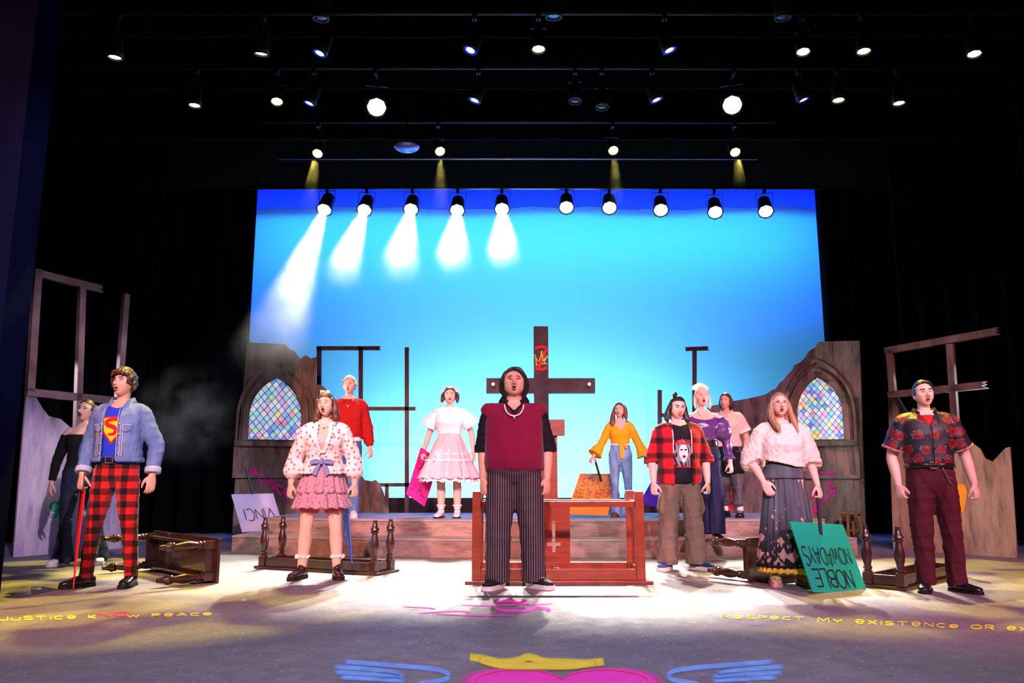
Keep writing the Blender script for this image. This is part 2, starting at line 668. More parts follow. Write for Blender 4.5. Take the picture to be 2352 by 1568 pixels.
# ---------------------------------------------------------------- the stage itself
fp = []
for k in range(33):
    x = -9.0 + 18.0 * k / 32
    fp.append((x, 3.15 + (0.10 if x < 0 else 0.05) * x * x if abs(x) < 6 else 3.15 + (3.6 if x < 0 else 1.8), 0.0))
fp += [(9.0, 16.0, 0), (-9.0, 16.0, 0)]
mb = MB()
mb.prism(fp, (0, 0, -0.25))
floor = struct(mb.build('floor', 'stage_floor'), 'grey brown speckled stage floor')
struct(MB().box((0.4, 16.05, 4.0), (18.6, 0.1, 8.6)).build('wall_back', 'black_paint'))
struct(MB().box((-9.05, 11.0, 4.0), (0.1, 10.0, 8.6)).build('wall_left', 'black_paint'))
struct(MB().box((9.05, 11.0, 4.0), (0.1, 10.0, 8.6)).build('wall_right', 'black_paint'))
struct(MB().box((0.0, 10.9, 8.3), (18.2, 10.2, 0.1)).build('ceiling', 'black_paint'))
# proscenium return at the edge of the frame
eL = at(88, 0, 5.6)
struct(MB().box((eL.x - 1.5, 5.75, 2.9), (3.0, 0.3, 6.4)).build('trim_1', 'house_wall'), 'blue grey proscenium wall at the left edge of the stage')


def drape(name, x0, x1, Y, z0, z1, label, amp=0.09, wl=0.42, cat='curtain', m='black_drape', group=None, nz=2, hem=None):
    n = max(24, int((x1 - x0) / wl * 12))
    vs, fs = [], []
    r = random.Random(int(Y * 100 + x0 * 10))
    ph = r.uniform(0, 6)
    for side in (0, 1):
        for i in range(n + 1):
            t = i / n
            x = x0 + (x1 - x0) * t
            y = Y + amp * math.sin(2 * PI * (x - x0) / wl + ph + 0.8 * math.sin(x * 2.1)) + 0.03 * side
            for k in range(nz):
                zz = z0 + (z1 - z0) * k / (nz - 1)
                if k == 0 and hem:
                    zz += hem(x)
                vs.append((x, y, zz))
    m_ = (n + 1) * nz
    for side in (0, 1):
        for i in range(n):
            for k in range(nz - 1):
                q = (side * m_ + i * nz + k, side * m_ + (i + 1) * nz + k, side * m_ + (i + 1) * nz + k + 1, side * m_ + i * nz + k + 1)
                fs.append(q if side == 0 else q[::-1])
    for i in range(n):
        fs.append((i * nz, m_ + i * nz, m_ + (i + 1) * nz, (i + 1) * nz))
    for i in (0, n):
        for k in range(nz - 1):
            fs.append((i * nz + k, i * nz + k + 1, m_ + i * nz + k + 1, m_ + i * nz + k))
    o = link(name, mesh_from(name, vs, fs, True), m)
    return tag(o, label, cat, group)


drape('backdrop_cloth', -6.6, 7.6, 15.0, 0.005, 8.25, 'wide pale backdrop cloth washed in cyan and blue light', 0.0, 3.0, 'backdrop', 'cyc_cloth')
zb = at(1240, 477, 14.3).z
drape('blue_cloth_border', -6.4, 7.4, 14.3, zb, 8.25, 'dark blue cloth border hanging across the top of the backdrop', 0.02, 1.1, 'curtain', 'blue_border',
      hem=lambda x: 0.025 * math.sin(x * 1.7) + 0.012 * math.sin(x * 5.3))
zt = at(1240, 430, 12.9).z
drape('black_border', -7.5, 8.5, 12.9, zt, 8.25, 'black masking border above the row of round lamps', 0.015, 1.3)
for Y, py, lb in ((10.95, 372, 'black masking border behind the high row of yellow lamps'), (9.5, 262, 'black masking border behind the middle row of overhead lamps'), (8.2, 150, 'black masking border behind the topmost row of lamps')):
    drape('black_border', -8.5, 8.5, Y, at(1240, py, Y).z + 0.35, 8.25, lb, 0.015, 1.3)
drape('black_leg_curtain', -7.9, -0.334 * 13.2, 13.2, 0.005, 8.25, 'black side curtain at the left edge of the blue backdrop')
drape('black_leg_curtain', 0.3985 * 13.2, 8.6, 13.2, 0.005, 8.25, 'black side curtain at the right edge of the blue backdrop')
drape('black_leg_curtain', -8.8, -5.35, 11.7, 0.005, 8.25, 'black side curtain behind the tall leaning window frame at left')
drape('black_leg_curtain', 5.75, 8.9, 11.6, 0.005, 8.25, 'black side curtain behind the window frame at far right')
drape('black_leg_curtain', 6.15, 8.9, 9.15, 0.005, 8.25, 'black side curtain hanging at the right edge of the picture')
gr = MB().box((0.45, 13.45, at(1240, 1143, 13.4).z / 2), (15.5, 0.05, at(1240, 1143, 13.4).z))
for k in range(5):
    gr.bar((-4.0 + k * 2.2, 13.5, 0.35), (-4.0 + k * 2.2, 13.66, 0.02), 0.05, 0.05, (1, 0, 0))
tag(gr.build('ground_row', 'black_paint'), 'low black ground row hiding the foot of the backdrop', 'scenery')

# ---------------------------------------------------------------- stone steps
Z1, Z2 = 0.20, 0.39


def yfront(x):                                                   # gently bowed front edge
    return 9.15 + 0.0455 * (x - 0.35) ** 2 * (1.0 if x < 0.35 else 0.42)


def step(name, x0, x1, dy, z0, z1, yback, label):
    t = thing(name, label, 'platform')
    fr = [(x0 + (x1 - x0) * k / 16) for k in range(17)]
    base = [(x, yfront(x) + dy, z0) for x in fr] + [(x1, yback, z0), (x0, yback, z0)]
    MB().prism(base, (0, 0, z1 - z0 - 0.018)).build('riser', 'step_stone', t)
    top = [(x, yfront(x) + dy - 0.012, z1 - 0.018) for x in fr] + [(x1 + 0.01, yback, z1 - 0.018), (x0 - 0.01, yback, z1 - 0.018)]
    MB().prism(top, (0, 0, 0.018)).build('deck', 'deck_board', t)
    return t


step('step_platform', -3.34, 3.96, 0.0, 0.0, Z1, 11.6, 'lower and wider of the two painted stone steps across the stage')
step('step_platform', -3.07, 3.77, 0.45, Z1, Z2, 11.6, 'upper stone step platform on which the back row stands')

# ---------------------------------------------------------------- tall window frames and broken flats at both sides
PL = Plane(tuple(G(33, 1279))[:2], tuple(G(281, 1259))[:2])
PR = Plane(tuple(G(2336, 1281))[:2], tuple(G(2050, 1262))[:2])


def pz(pl, pts):
    return [pl.sz(*p) for p in pts]


def timber(t, name, pl, a, b, wd, dep, m, off=0.0, broken=False):
    """a lath of the frame between two seen points; broken ends are splintered"""
    (s0, z0), (s1, z1) = pl.sz(*a), pl.sz(*b)
    A, B = np.array((s0, z0)), np.array((s1, z1))
    d = (B - A) / np.linalg.norm(B - A)
    n = np.array((-d[1], d[0])) * wd / 2
    if broken:
        out = [A - n, B - n, B - n * 0.2 - d * wd * 0.7, B + n * 0.15 - d * wd * 0.15, B + n * 0.6 - d * wd * 0.6, B + n - d * wd * 0.1, A + n]
    else:
        out = [A - n, B - n, B + n, A + n]
    return slab(name, [tuple(p) for p in out], [], dep, pl.M(off), m, t)


LF = thing('broken_church_flat', 'tall broken window frame above a lilac painted flat at far left', 'scenery', G(33, 1279))
MI = Matrix.Translation(-LF.location)


def reparent(o, t):
    o.data.transform(Matrix.Translation(-t.location))
    return o


parts = []
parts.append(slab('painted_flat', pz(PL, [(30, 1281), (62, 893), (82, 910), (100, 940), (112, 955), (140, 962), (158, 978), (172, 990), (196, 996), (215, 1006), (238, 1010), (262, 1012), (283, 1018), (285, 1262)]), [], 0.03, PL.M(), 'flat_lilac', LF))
for a, b, wd, nm, br in (((70, 898), (88, 618), 0.085, 'post', 0), ((178, 1010), (190, 655), 0.075, 'post', 0), ((266, 1015), (291, 675), 0.075, 'post', 0),
                         ((82, 626), (238, 664), 0.085, 'rail', 1), ((62, 900), (285, 922), 0.09, 'rail', 0)):
    parts.append(timber(LF, nm, PL, a, b, wd, 0.07, 'frame_lilac', 0.02, br))
for o in parts:
    reparent(o, LF)
RF = thing('broken_church_flat', 'low broken window frame above a tan painted flat at far right', 'scenery', G(2336, 1281))
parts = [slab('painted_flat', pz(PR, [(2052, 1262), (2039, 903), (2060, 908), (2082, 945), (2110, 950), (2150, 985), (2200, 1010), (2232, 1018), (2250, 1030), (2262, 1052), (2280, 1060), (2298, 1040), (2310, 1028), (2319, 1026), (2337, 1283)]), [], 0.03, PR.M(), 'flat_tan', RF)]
for a, b, wd, nm, br in (((2050, 905), (2042, 802), 0.075, 'post', 0), ((2196, 1010), (2181, 790), 0.075, 'post', 0), ((2033, 806), (2297, 759), 0.085, 'rail', 1), ((2040, 907), (2268, 883), 0.085, 'rail', 1)):
    parts.append(timber(RF, nm, PR, a, b, wd, 0.07, 'frame_timber', 0.02, br))
for o in parts:
    reparent(o, RF)
# lamps in the wings that catch the inner edges of the frames
spot('wing_lamp_left', (-8.3, 10.2, 1.9), (-5.5, 10.1, 1.8), 2600, (0.92, 0.88, 1.0), 24, 0.2, 0.04)
spot('wing_lamp_right', (8.6, 9.9, 1.9), (5.4, 9.7, 1.7), 1800, (0.92, 0.86, 1.0), 20, 0.2, 0.04)

# ---------------------------------------------------------------- ruined walls with stained glass
GLASS = [('white', (0.80, 0.86, 0.95), 14), ('ice', (0.50, 0.76, 1.0), 22), ('sky', (0.20, 0.55, 1.0), 18), ('blue', (0.08, 0.25, 0.95), 12), ('lilac', (0.62, 0.50, 1.0), 12),
         ('pink', (1.0, 0.42, 0.80), 8), ('aqua', (0.25, 0.85, 0.90), 8), ('yellow', (1.0, 0.85, 0.20), 5), ('green', (0.45, 0.90, 0.40), 3), ('rose', (0.85, 0.25, 0.40), 3)]


def glass_mat(nm, col):
    def fn(nb, b, nt):
        nz = nb.noise(nb.coord(), 22, 4, 0.6)
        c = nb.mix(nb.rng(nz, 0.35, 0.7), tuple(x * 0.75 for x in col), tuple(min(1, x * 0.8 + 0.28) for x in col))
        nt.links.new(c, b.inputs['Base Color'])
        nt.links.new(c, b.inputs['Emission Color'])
        b.inputs['Emission Strength'].default_value = 0.70  # glow put into the panes, standing in for light from behind
    return pmat('glass_' + nm, fn, 0.2)


for nm, col, _ in GLASS:
    glass_mat(nm, col)
mat('lead_came', (0.03, 0.06, 0.25), 0.8, spec=0.1)


def clip_poly(poly, clip):
    out = poly
    n = len(clip)
    for i in range(n):
        a, b = clip[i], clip[(i + 1) % n]
        res = []
        for k in range(len(out)):
            p, q = out[k], out[(k + 1) % len(out)]
            cp = (b[0] - a[0]) * (p[1] - a[1]) - (b[1] - a[1]) * (p[0] - a[0])
            cq = (b[0] - a[0]) * (q[1] - a[1]) - (b[1] - a[1]) * (q[0] - a[0])
            if cp >= 0:
                res.append(p)
            if cp * cq < 0:
                t = cp / (cp - cq)
                res.append((p[0] + (q[0] - p[0]) * t, p[1] + (q[1] - p[1]) * t))
        out = res
        if len(out) < 3:
            return []
    return out


def gothic(sl, sr, zb, zs, za, n=10):
    """pointed arch outline, counter-clockwise: sill at zb, springing at zs, apex at za"""
    c = (sl + sr) / 2
    wdt = sr - sl
    h = za - zs
    R = (h * h + (wdt / 2) ** 2) / wdt
    out = [(sl, zb), (sr, zb)]
    a1 = math.atan2(h, c - (sr - R))
    for k in range(n + 1):
        a = a1 * k / n
        out.append((sr - R + R * math.cos(a), zs + R * math.sin(a)))
    for k in range(1, n + 1):
        a = a1 * (n - k) / n
        out.append((sl + R - R * math.cos(a), zs + R * math.sin(a)))
    return out


def area(p):
    return 0.5 * sum(p[i][0] * p[(i + 1) % len(p)][1] - p[(i + 1) % len(p)][0] * p[i][1] for i in range(len(p)))


def ruin(pl, outline, win, label, seed, molding, panel):
    """stone-painted flat with a pointed window of leaded diamonds"""
    base = pl.pt(0, 0)
    t = thing('ruined_church_wall', label, 'scenery', base)
    out = pz(pl, outline)
    sl, zb = pl.sz(win[0], win[2])
    sr, _ = pl.sz(win[1], win[2])
    _, zs = pl.sz(win[0], win[3])
    _, za = pl.sz((win[0] + win[1]) / 2, win[4])
    arch = gothic(sl, sr, zb, zs, za)
    reparent(slab('stone_wall', out, [arch], 0.06, pl.M(), 'ruin_stone', t), t)
    g = 0.10
    o1 = gothic(sl - g, sr + g, zb - 0.02, zs, za + g * 1.5)
    reparent(slab('arch_moulding', o1, [gothic(sl - 0.012, sr + 0.012, zb - 0.01, zs, za + 0.02)], 0.07, pl.M(0.055), 'ruin_stone', t), t)
    o2 = gothic(sl - g - 0.09, sr + g + 0.09, zb - 0.02, zs, za + (g + 0.09) * 1.5)
    reparent(slab('arch_moulding', o2, [gothic(sl - g - 0.05, sr + g + 0.05, zb - 0.04, zs, za + (g + 0.05) * 1.5)], 0.05, pl.M(0.04), 'ruin_stone', t), t)
    # sill and panels under the window
    for (s0, z0, s1, z1, dp) in ((sl - 0.2, zb - 0.10, sr + 0.2, zb - 0.03, 0.09), (sl - 0.2, zb - 0.52, sl - 0.14, zb - 0.10, 0.05), (sr + 0.14, zb - 0.52, sr + 0.2, zb - 0.10, 0.05), (sl - 0.2, zb - 0.57, sr + 0.2, zb - 0.52, 0.06)):
        reparent(slab('sill_panel', [(s0, z0), (s1, z0), (s1, z1), (s0, z1)], [], dp, pl.M(dp), 'ruin_stone', t), t)
    wn = slab('window', arch, [], 0.012, pl.M(-0.045), 'lead_came', t)
    reparent(wn, t)
    r = random.Random(seed)
    inner = [(x, z) for x, z in arch]
    if area(inner) < 0:
        inner.reverse()
    dw, dh = (sr - sl) / 7.3, (sr - sl) / 7.3 * 1.22
    names = [g_[0] for g_ in GLASS]
    wts = [g_[2] for g_ in GLASS]
    rows = int((za - zb) / (dh / 2)) + 2
    for j in range(rows + 1):
        for i in range(-1, 9):
            cx = sl + (i + (0.5 if j % 2 else 0.0)) * dw
            cz = zb + j * dh / 2
            q = 0.88
            d = [(cx, cz - dh / 2 * q), (cx + dw / 2 * q, cz), (cx, cz + dh / 2 * q), (cx - dw / 2 * q, cz)]
            p = clip_poly(d, inner)
            if len(p) < 3 or area(p) < dw * dh * 0.03:
                continue
            col = r.choices(names, wts)[0]
            mb_ = MB()
            mb_.prism([pl.pt(x, z, -0.045) - base for x, z in p], pl.n * 0.008)
            mb_.build('pane', 'glass_' + col, wn)
    return t


PRL = Plane((-0.3405 * 11.9, 11.9), ((890 - CX) / F / 1.02 * 12.85, 12.85))
wallL = ruin(PRL, [(532, 1250), (540, 1100), (568, 786), (655, 790), (668, 803), (676, 806), (690, 824), (698, 817), (703, 815), (714, 823), (727, 819), (726, 884), (738, 883), (749, 893), (752, 930), (760, 990), (790, 1040), (812, 1080), (830, 1090), (838, 1102), (856, 1105), (864, 1102), (871, 1109), (876, 1118), (883, 1136), (892, 1165), (896, 1215)],
             (570, 690, 1008, 955, 868), 'ruined church wall with a pastel stained glass window at left', 11, None, None)
PRR = Plane(((1986 - CX) / F / 1.027 * 11.5, 11.5), ((1640 - CX) / F / 1.0 * 12.75, 12.75))
wallR = ruin(PRR, [(1990, 1238), (1982, 1060), (1974, 782), (1892, 784), (1880, 785), (1872, 797), (1858, 806), (1848, 822), (1838, 832), (1824, 838), (1819, 850), (1806, 863), (1800, 872), (1790, 880), (1782, 892), (1770, 897), (1760, 905), (1748, 908), (1736, 911), (1722, 914), (1700, 918), (1672, 922), (1660, 928), (1640, 930), (1622, 938), (1612, 960), (1604, 1000), (1600, 1230)],
             (1834, 1939, 1010, 950, 866), 'ruined church wall with a bright stained glass window at right', 5, None, None)

# ---------------------------------------------------------------- dark window frames against the backdrop
PF = Plane((-4.5, 13.15), (6.0, 13.15))
t = thing('window_frame', 'dark broken window frame with three uprights beside the left ruined wall', 'scenery', PF.pt(0, 0))
for a, b, wd, nm, br in (((732, 1230), (732, 797), 0.072, 'post', 0), ((828, 942), (828, 797), 0.066, 'post', 0), ((934, 1230), (934, 797), 0.066, 'post', 0), ((888, 1230), (888, 1112), 0.055, 'post', 0),
                         ((727, 799), (875, 799), 0.066, 'rail', 1), ((738, 938), (957, 938), 0.06, 'rail', 1), ((860, 1113), (960, 1113), 0.058, 'rail', 0)):
    reparent(timber(t, nm, PF, a, b, wd, 0.06, 'frame_timber', 0, br), t)
t = thing('window_frame', 'dark broken window frame with a T shaped top behind the woman in purple', 'scenery', PF.pt(0, 0))
for a, b, wd, nm, br in (((1516, 1230), (1516, 895), 0.064, 'post', 0), ((1596, 1230), (1596, 804), 0.064, 'post', 0), ((1576, 801), (1630, 799), 0.066, 'rail', 1), ((1519, 953), (1600, 953), 0.06, 'rail', 0)):
    reparent(timber(t, nm, PF, a, b, wd, 0.06, 'frame_timber', 0, br), t)

# ---------------------------------------------------------------- the cross
PC = Plane((-2, 11.3), (4, 11.3))
base = PC.pt(*PC.sz(1242, 1176))
base.z = Z2
cr = thing('wooden_cross', 'tall dark wooden cross behind the man in the maroon vest', 'cross', base)
s0, ztop = PC.sz(1226, 749)
s1, _ = PC.sz(1259, 749)
_, h1 = PC.sz(1242, 868)
_, h0 = PC.sz(1242, 902)
a0, a1 = PC.sz(1117, 885)[0], PC.sz(1367, 885)[0]
dp = 0.12
up = slab('upright', [(s0, Z2), (s1, Z2), (s1, ztop), (s0, ztop)], [], dp, PC.M(), 'cross_timber', cr)
reparent(up, cr)
for xa, xb in ((a0, s0), (s1, a1)):
    reparent(slab('arm', [(xa, h0), (xb, h0), (xb, h1), (xa, h1)], [], dp, PC.M(), 'cross_timber', cr), cr)
for px in (1133, 1352):
    p = PC.pt(*PC.sz(px, 884)) - base
    MB().tube([p + PC.n * 0.0, p + PC.n * 0.10], 0.012).lathe([(0, 0.022), (0.01, 0.022)], p + PC.n * 0.10, PC.n).build('nail', 'nail_steel', cr)
paint('paint_red', (0.85, 0.02, 0.02), 0.1)
paint('paint_yellow', (0.85, 0.70, 0.10), 0.1)


def on(pl, off, ref):
    return lambda u, v: pl.pt(*pl.sz(u, v), off) - ref


cfn = on(PC, 0.004, base)
ring = [(1242.5 + 24 * math.cos(a * PI / 16), 822 + 26 * math.sin(a * PI / 16)) for a in range(33)]
ringc = [[p for p in ring if 1227 <= p[0] <= 1258 and p[1] < 822], [p for p in ring if 1227 <= p[0] <= 1258 and p[1] > 822]]
strokes_obj('painted_ring', ringc + [[(1256, 801), (1250, 812), (1245, 824), (1238, 845)]], 5.5, cfn, 'paint_red', cr)
strokes_obj('painted_crown', [[(1232, 840), (1231, 826), (1228, 816)], [(1228, 816), (1233, 826), (1237, 830), (1241, 822), (1243, 812)], [(1245, 812), (1246, 822), (1247, 830)], [(1247, 830), (1252, 822), (1257, 819)], [(1250, 833), (1252, 826), (1257, 820)], [(1243, 835), (1257, 835)], [(1231, 839), (1236, 837)]],
            2.0, on(PC, 0.007, base), 'paint_yellow', cr)
strokes_obj('painted_crown', [[(1243, 807), (1245, 810)], [(1227.5, 815), (1229, 818)], [(1255, 820), (1258, 818)]], 5.0, on(PC, 0.007, base), 'paint_yellow', cr)

# hidden reading stand behind the man in the vest
b0 = at(1262, 1176, 10.9)
b0.z = Z2
st = thing('lectern', 'reddish wooden reading stand mostly hidden behind the man in the maroon vest', 'lectern', b0)
zz = at(1290, 1000, 10.9).z - Z2
MB().box((0, 0, 0.03), (0.34, 0.3, 0.06)).build('base', 'mahogany', st)
MB().box((0, 0, zz / 2), (0.22, 0.12, zz)).build('column', 'mahogany', st)
MB().box((0, 0, zz + 0.1), (0.42, 0.25, 0.22)).build('book_rest', 'mahogany', st, bevel=0.008)

# ---------------------------------------------------------------- overturned altar table
fl, fr_ = G(1068, 1341), G(1500, 1341)
ac = (fl + fr_) / 2
al = thing('altar_table', 'reddish altar table standing upside down behind the man in the maroon vest', 'table', (ac.x, ac.y, 0))
Wt = (fr_ - fl).length
D = 0.66
MB().box((0, D / 2, 0.014), (Wt, D + 0.06, 0.028)).build('tabletop', 'mahogany_edge', al, bevel=0.004)
Wp = Wt * 402 / 432 - 0.075
hp = 0.735
yA, yB = 0.06, D - 0.06
for sx in (-1, 1):
    for yy in (yA, yB):
        MB().box((sx * Wp / 2, yy, 0.028 + hp / 2), (0.075, 0.075, hp)).build('leg', 'mahogany', al, bevel=0.004)
for yy in (yA - 0.015, yB + 0.015):
    MB().box((0, yy, 0.028 + 0.045), (Wp - 0.075, 0.025, 0.09)).build('apron_rail', 'mahogany', al, bevel=0.003)
for sx in (-1, 1):
    MB().box((sx * Wp / 2, (yA + yB) / 2, 0.028 + 0.045), (0.025, yB - yA - 0.075, 0.09)).build('apron_rail', 'mahogany', al, bevel=0.003)
    MB().box((sx * Wp / 2, (yA + yB) / 2, 0.655), (0.045, yB - yA - 0.075, 0.05)).build('stretcher', 'mahogany', al, bevel=0.003)
for yy in (yA, yB):
    MB().box((0, yy, 0.655), (Wp - 0.075, 0.04, 0.05)).build('stretcher', 'mahogany', al, bevel=0.003)
MB().box((0.0, (yA + yB) / 2, 0.028 + 0.03), (0.05, yB - yA, 0.06)).build('cross_brace', 'mahogany', al, bevel=0.003)
pw = 0.15
pc = Matrix.Translation((-0.01, yB, 0)) @ Matrix.Rotation(PI / 2, 4, 'X')


def R(x0, z0, x1, z1):
    return [(x0, z0), (x1, z0), (x1, z1), (x0, z1)]


crs = [(-.014, .21), (.014, .21), (.014, .265), (.062, .265), (.062, .292), (.014, .292), (.014, .485), (-.014, .485), (-.014, .292), (-.062, .292), (-.062, .265), (-.014, .265)]
slab('cross_panel', R(-pw, 0.118, pw, 0.63), [crs], 0.025, pc, 'mahogany', al)

# ---------------------------------------------------------------- benches with turned legs, thrown about
LEG = [(0.0, 0.034), (0.012, 0.036), (0.02, 0.026), (0.03, 0.034), (0.045, 0.036), (0.055, 0.026), (0.075, 0.030), (0.12, 0.040), (0.16, 0.042), (0.20, 0.034), (0.24, 0.026), (0.25, 0.024),
       (0.255, 0.036), (0.268, 0.038), (0.275, 0.030), (0.285, 0.042), (0.30, 0.040), (0.32, 0.026), (0.36, 0.020), (0.375, 0.020)]
BL, BW, BH = 1.46, 0.37, 0.48


def bench(label, M):
    """M places an upright bench: origin under its middle on the floor"""
    t = thing('turned_leg_bench', label, 'bench', group='overturned benches')
    t.matrix_world = M
    MB().box((0, 0, BH - 0.0125), (BL, BW, 0.025)).build('seat', 'dark_walnut', t, bevel=0.006)
    for sx in (-1, 1):
        for sy in (-1, 1):
            x, y = sx * (BL / 2 - 0.075), sy * (BW / 2 - 0.055)
            m_ = MB()
            m_.box((x, y, BH - 0.025 - 0.045), (0.068, 0.068, 0.09))
            m_.lathe(LEG, (x, y, BH - 0.115), (0, 0, -1), 18)
            smooth_angle(m_.build('leg', 'dark_walnut', t), 35)
    for sy in (-1, 1):
        MB().box((0, sy * (BW / 2 - 0.05), BH - 0.065), (BL - 0.22, 0.02, 0.08)).build('apron', 'dark_walnut', t, bevel=0.003)
    for sx in (-1, 1):
        MB().box((sx * (BL / 2 - 0.075), 0, BH - 0.065), (0.02, BW - 0.18, 0.08)).build('apron', 'dark_walnut', t, bevel=0.003)
    return t


def upside(p, q):
    """upside-down bench whose front floor edge runs from p to q"""
    d = (q - p).normalized()
    n = Vector((-d.y, d.x, 0))
    c = (p + q) / 2 + n * BW / 2
    return Matrix.Translation((c.x, c.y, BH)) @ Matrix.Rotation(math.atan2(d.y, d.x), 4, 'Z') @ Matrix.Rotation(PI, 4, 'X')


def onside(p, d, legdir):
    """bench lying on its long edge: seat foot runs from p along d, legs point along legdir"""
    d = Vector((d[0], d[1], 0)).normalized()
    l = Vector((legdir[0], legdir[1], 0)).normalized()
    zl = -l                                                     # the bench's own up
    y = zl.cross(d)
    o = p + d * BL / 2 + Vector((0, 0, BW / 2)) + l * BH
    return Matrix(((d.x, y.x, zl.x, o.x), (d.y, y.y, zl.y, o.y), (d.z, y.z, zl.z, o.z), (0, 0, 0, 1)))


p, q = G(503, 1339), G(362, 1300)
dv = Vector((-1.04, 1.06, 0)).normalized()
bench('dark bench lying on its side beside the man in the denim jacket', onside(p, dv, (-0.714, -0.70)))
bench('dark bench upside down behind the girl in the floral blouse', upside(G(600, 1306), G(845, 1321)))
p = G(1722, 1338)
bench('dark bench tipped on its side behind the woman in the long skirt', onside(p, (0.71, 0.55), (-0.61, 0.79)))
bench('dark bench upside down behind the man in the rose print shirt', upside(G(2080, 1358), G(2222, 1322)))

# ---------------------------------------------------------------- stool
sp_ = G(1957, 1246)
st = thing('wooden_stool', 'short wooden stool beside the right ruined wall', 'stool', (sp_.x, sp_.y, 0))
MB().lathe([(0, 0.155), (0.006, 0.165), (0.024, 0.165), (0.03, 0.155)], (0, 0, 0.385), (0, 0, 1), 28).build('seat', 'stool_wood', st, bevel=0)
for k in range(4):
    a = PI / 4 + k * PI / 2 + 0.15
    c_, s_ = math.cos(a), math.sin(a)
    MB().bar((c_ * 0.115, s_ * 0.115, 0.387), (c_ * 0.165, s_ * 0.165, 0.0), 0.036, 0.036, (c_, s_, 0.3)).build('leg', 'stool_wood', st, bevel=0.004)
for k in range(4):
    a, b_ = PI / 4 + k * PI / 2 + 0.15, PI / 4 + (k + 1) * PI / 2 + 0.15
    h = 0.13 if k % 2 else 0.17
    r_ = 0.165 - 0.05 * h / 0.387
    MB().tube([(math.cos(a) * r_, math.sin(a) * r_, h), (math.cos(b_) * r_, math.sin(b_) * r_, h)], 0.011).build('rung', 'stool_wood', st)

# ---------------------------------------------------------------- lamps over the stage
for nm, col, st_ in (('lens_white', (1.0, 0.96, 0.92), 14.0), ('lens_bright', (0.97, 0.93, 1.0), 12.0), ('lens_yellow', (1.0, 0.94, 0.30), 5.0), ('lens_blue', (0.72, 0.76, 1.0), 4.0), ('lens_rim_blue', (0.01, 0.04, 0.9), 0.7), ('lens_pale', (0.78, 0.86, 1.0), 3.0)):
    mat(nm, col, 0.3, emit=(col, st_))
mat('lens_off', (0.05, 0.05, 0.09), 0.12, spec=0.8)
mat('reflector_off', (0.20, 0.22, 0.55), 0.25, 0.6)

PROTO = {}


def lamp_meshes(kind):
    """shared meshes, beam along -Z, hung point at the origin"""
    if kind in PROTO:
        return PROTO[kind]
    k = 1.0 if kind == 'par' else 0.62
    r = 0.112 * k
    body = MB()
    body.lathe([(0.20 * k, 0.02), (0.19 * k, 0.07 * k), (0.14 * k, 0.10 * k), (-0.12 * k, r + 0.006), (-0.20 * k, r + 0.008), (-0.20 * k, r - 0.004), (-0.185 * k, r - 0.004)], (0, 0, 0), (0, 0, 1), 24)
    frame = MB()
    fr = r + 0.022 * k
    frame.lathe([(-0.205 * k, r + 0.001), (-0.205 * k, fr), (-0.215 * k, fr), (-0.215 * k, r + 0.001)], (0, 0, 0), (0, 0, 1), 8, False)
    lens = MB()
    lens.lathe([(-0.186 * k, r - 0.004), (-0.196 * k, r * 0.7), (-0.202 * k, r * 0.3), (-0.203 * k, 0.001)], (0, 0, 0), (0, 0, 1), 24)
    PROTO[kind] = [m_.mesh('lamp_' + n) for m_, n in ((body, 'housing'), (frame, 'gel_frame'), (lens, 'lens'))]
    return PROTO[kind]


def fixture(name, label, loc, direction, lens, kind='par', group=None, pipe=(0.30, 0.0)):
    t = thing(name, label, 'stage light', loc, group=group)
    q = Vector(direction).to_track_quat('-Z', 'Y')
    hs, fm, ls = lamp_meshes(kind)
    k = 1.0 if kind == 'par' else 0.62
    for nm, me, m_ in (('housing', hs, 'lamp_black'), ('gel_frame', fm, 'lamp_black'), ('lens', ls, lens)):
        me2 = me.copy() if nm == 'lens' else me
        o = link(nm, me2, m_, t)
        o.rotation_mode = 'QUATERNION'
        o.rotation_quaternion = q
        me2.polygons.foreach_set('use_smooth', [True] * len(me2.polygons)) if nm != 'gel_frame' else None
    # yoke: a strap either side of the can up to the clamp on the pipe
    x = (q @ Vector((1, 0, 0)))
    x.z = 0
    x.normalize()
    w_ = 0.135 * k
    pts = [x * -w_, x * -w_ + Vector((0, 0, 0.20 * k)), x * w_ + Vector((0, 0, 0.20 * k)), x * w_]
    yk = MB()
    for a, b in zip(pts[:-1], pts[1:]):
        yk.bar(a, b, 0.024 * k, 0.006, tuple(x) if abs((b - a).z) > 0.01 else (0, 0, 1))
    yk.build('yoke', 'lamp_black', t)
    zp_, yp_ = pipe[0] - .024, pipe[1]                          # underside of the pipe, seen from the lamp
    cl = MB().tube([(0, 0, 0.20 * k), (0, 0, zp_ - .04)], 0.011, 6)
    if abs(yp_) > .01:
        cl.bar((0, 0, zp_ - .05), (0, yp_, zp_ - .05), 0.02, 0.02, (1, 0, 0))
    cl.box((0, yp_, zp_ - .03), (0.045, 0.06, 0.06)).build('clamp', 'lamp_black', t)
    return t


def hung_pipe(label, x0, x1, Y, z, r=0.024, m_='pipe_steel'):
    t = thing('lighting_pipe', label, 'pipe', ((x0 + x1) / 2, Y, z))
    h = (x1 - x0) / 2
    MB().tube([(-h, 0, 0), (h, 0, 0)], r, 10).build('pipe', m_, t, smooth=True)
    for k in range(4):
        x = -h + .3 + (2 * h - .6) * k / 3
        MB().tube([(x, 0, r * .5), (x, 0, 8.25 - z)], .006, 6).build('cable', 'lamp_black', t)
    return z


def batten(label, px0, px1, py, Y, r=0.024, m_='pipe_steel'):
    a, b = at(px0, py, Y), at(px1, py, Y)
    return hung_pipe(label, a.x, b.x, Y, (a.z + b.z) / 2, r, m_)


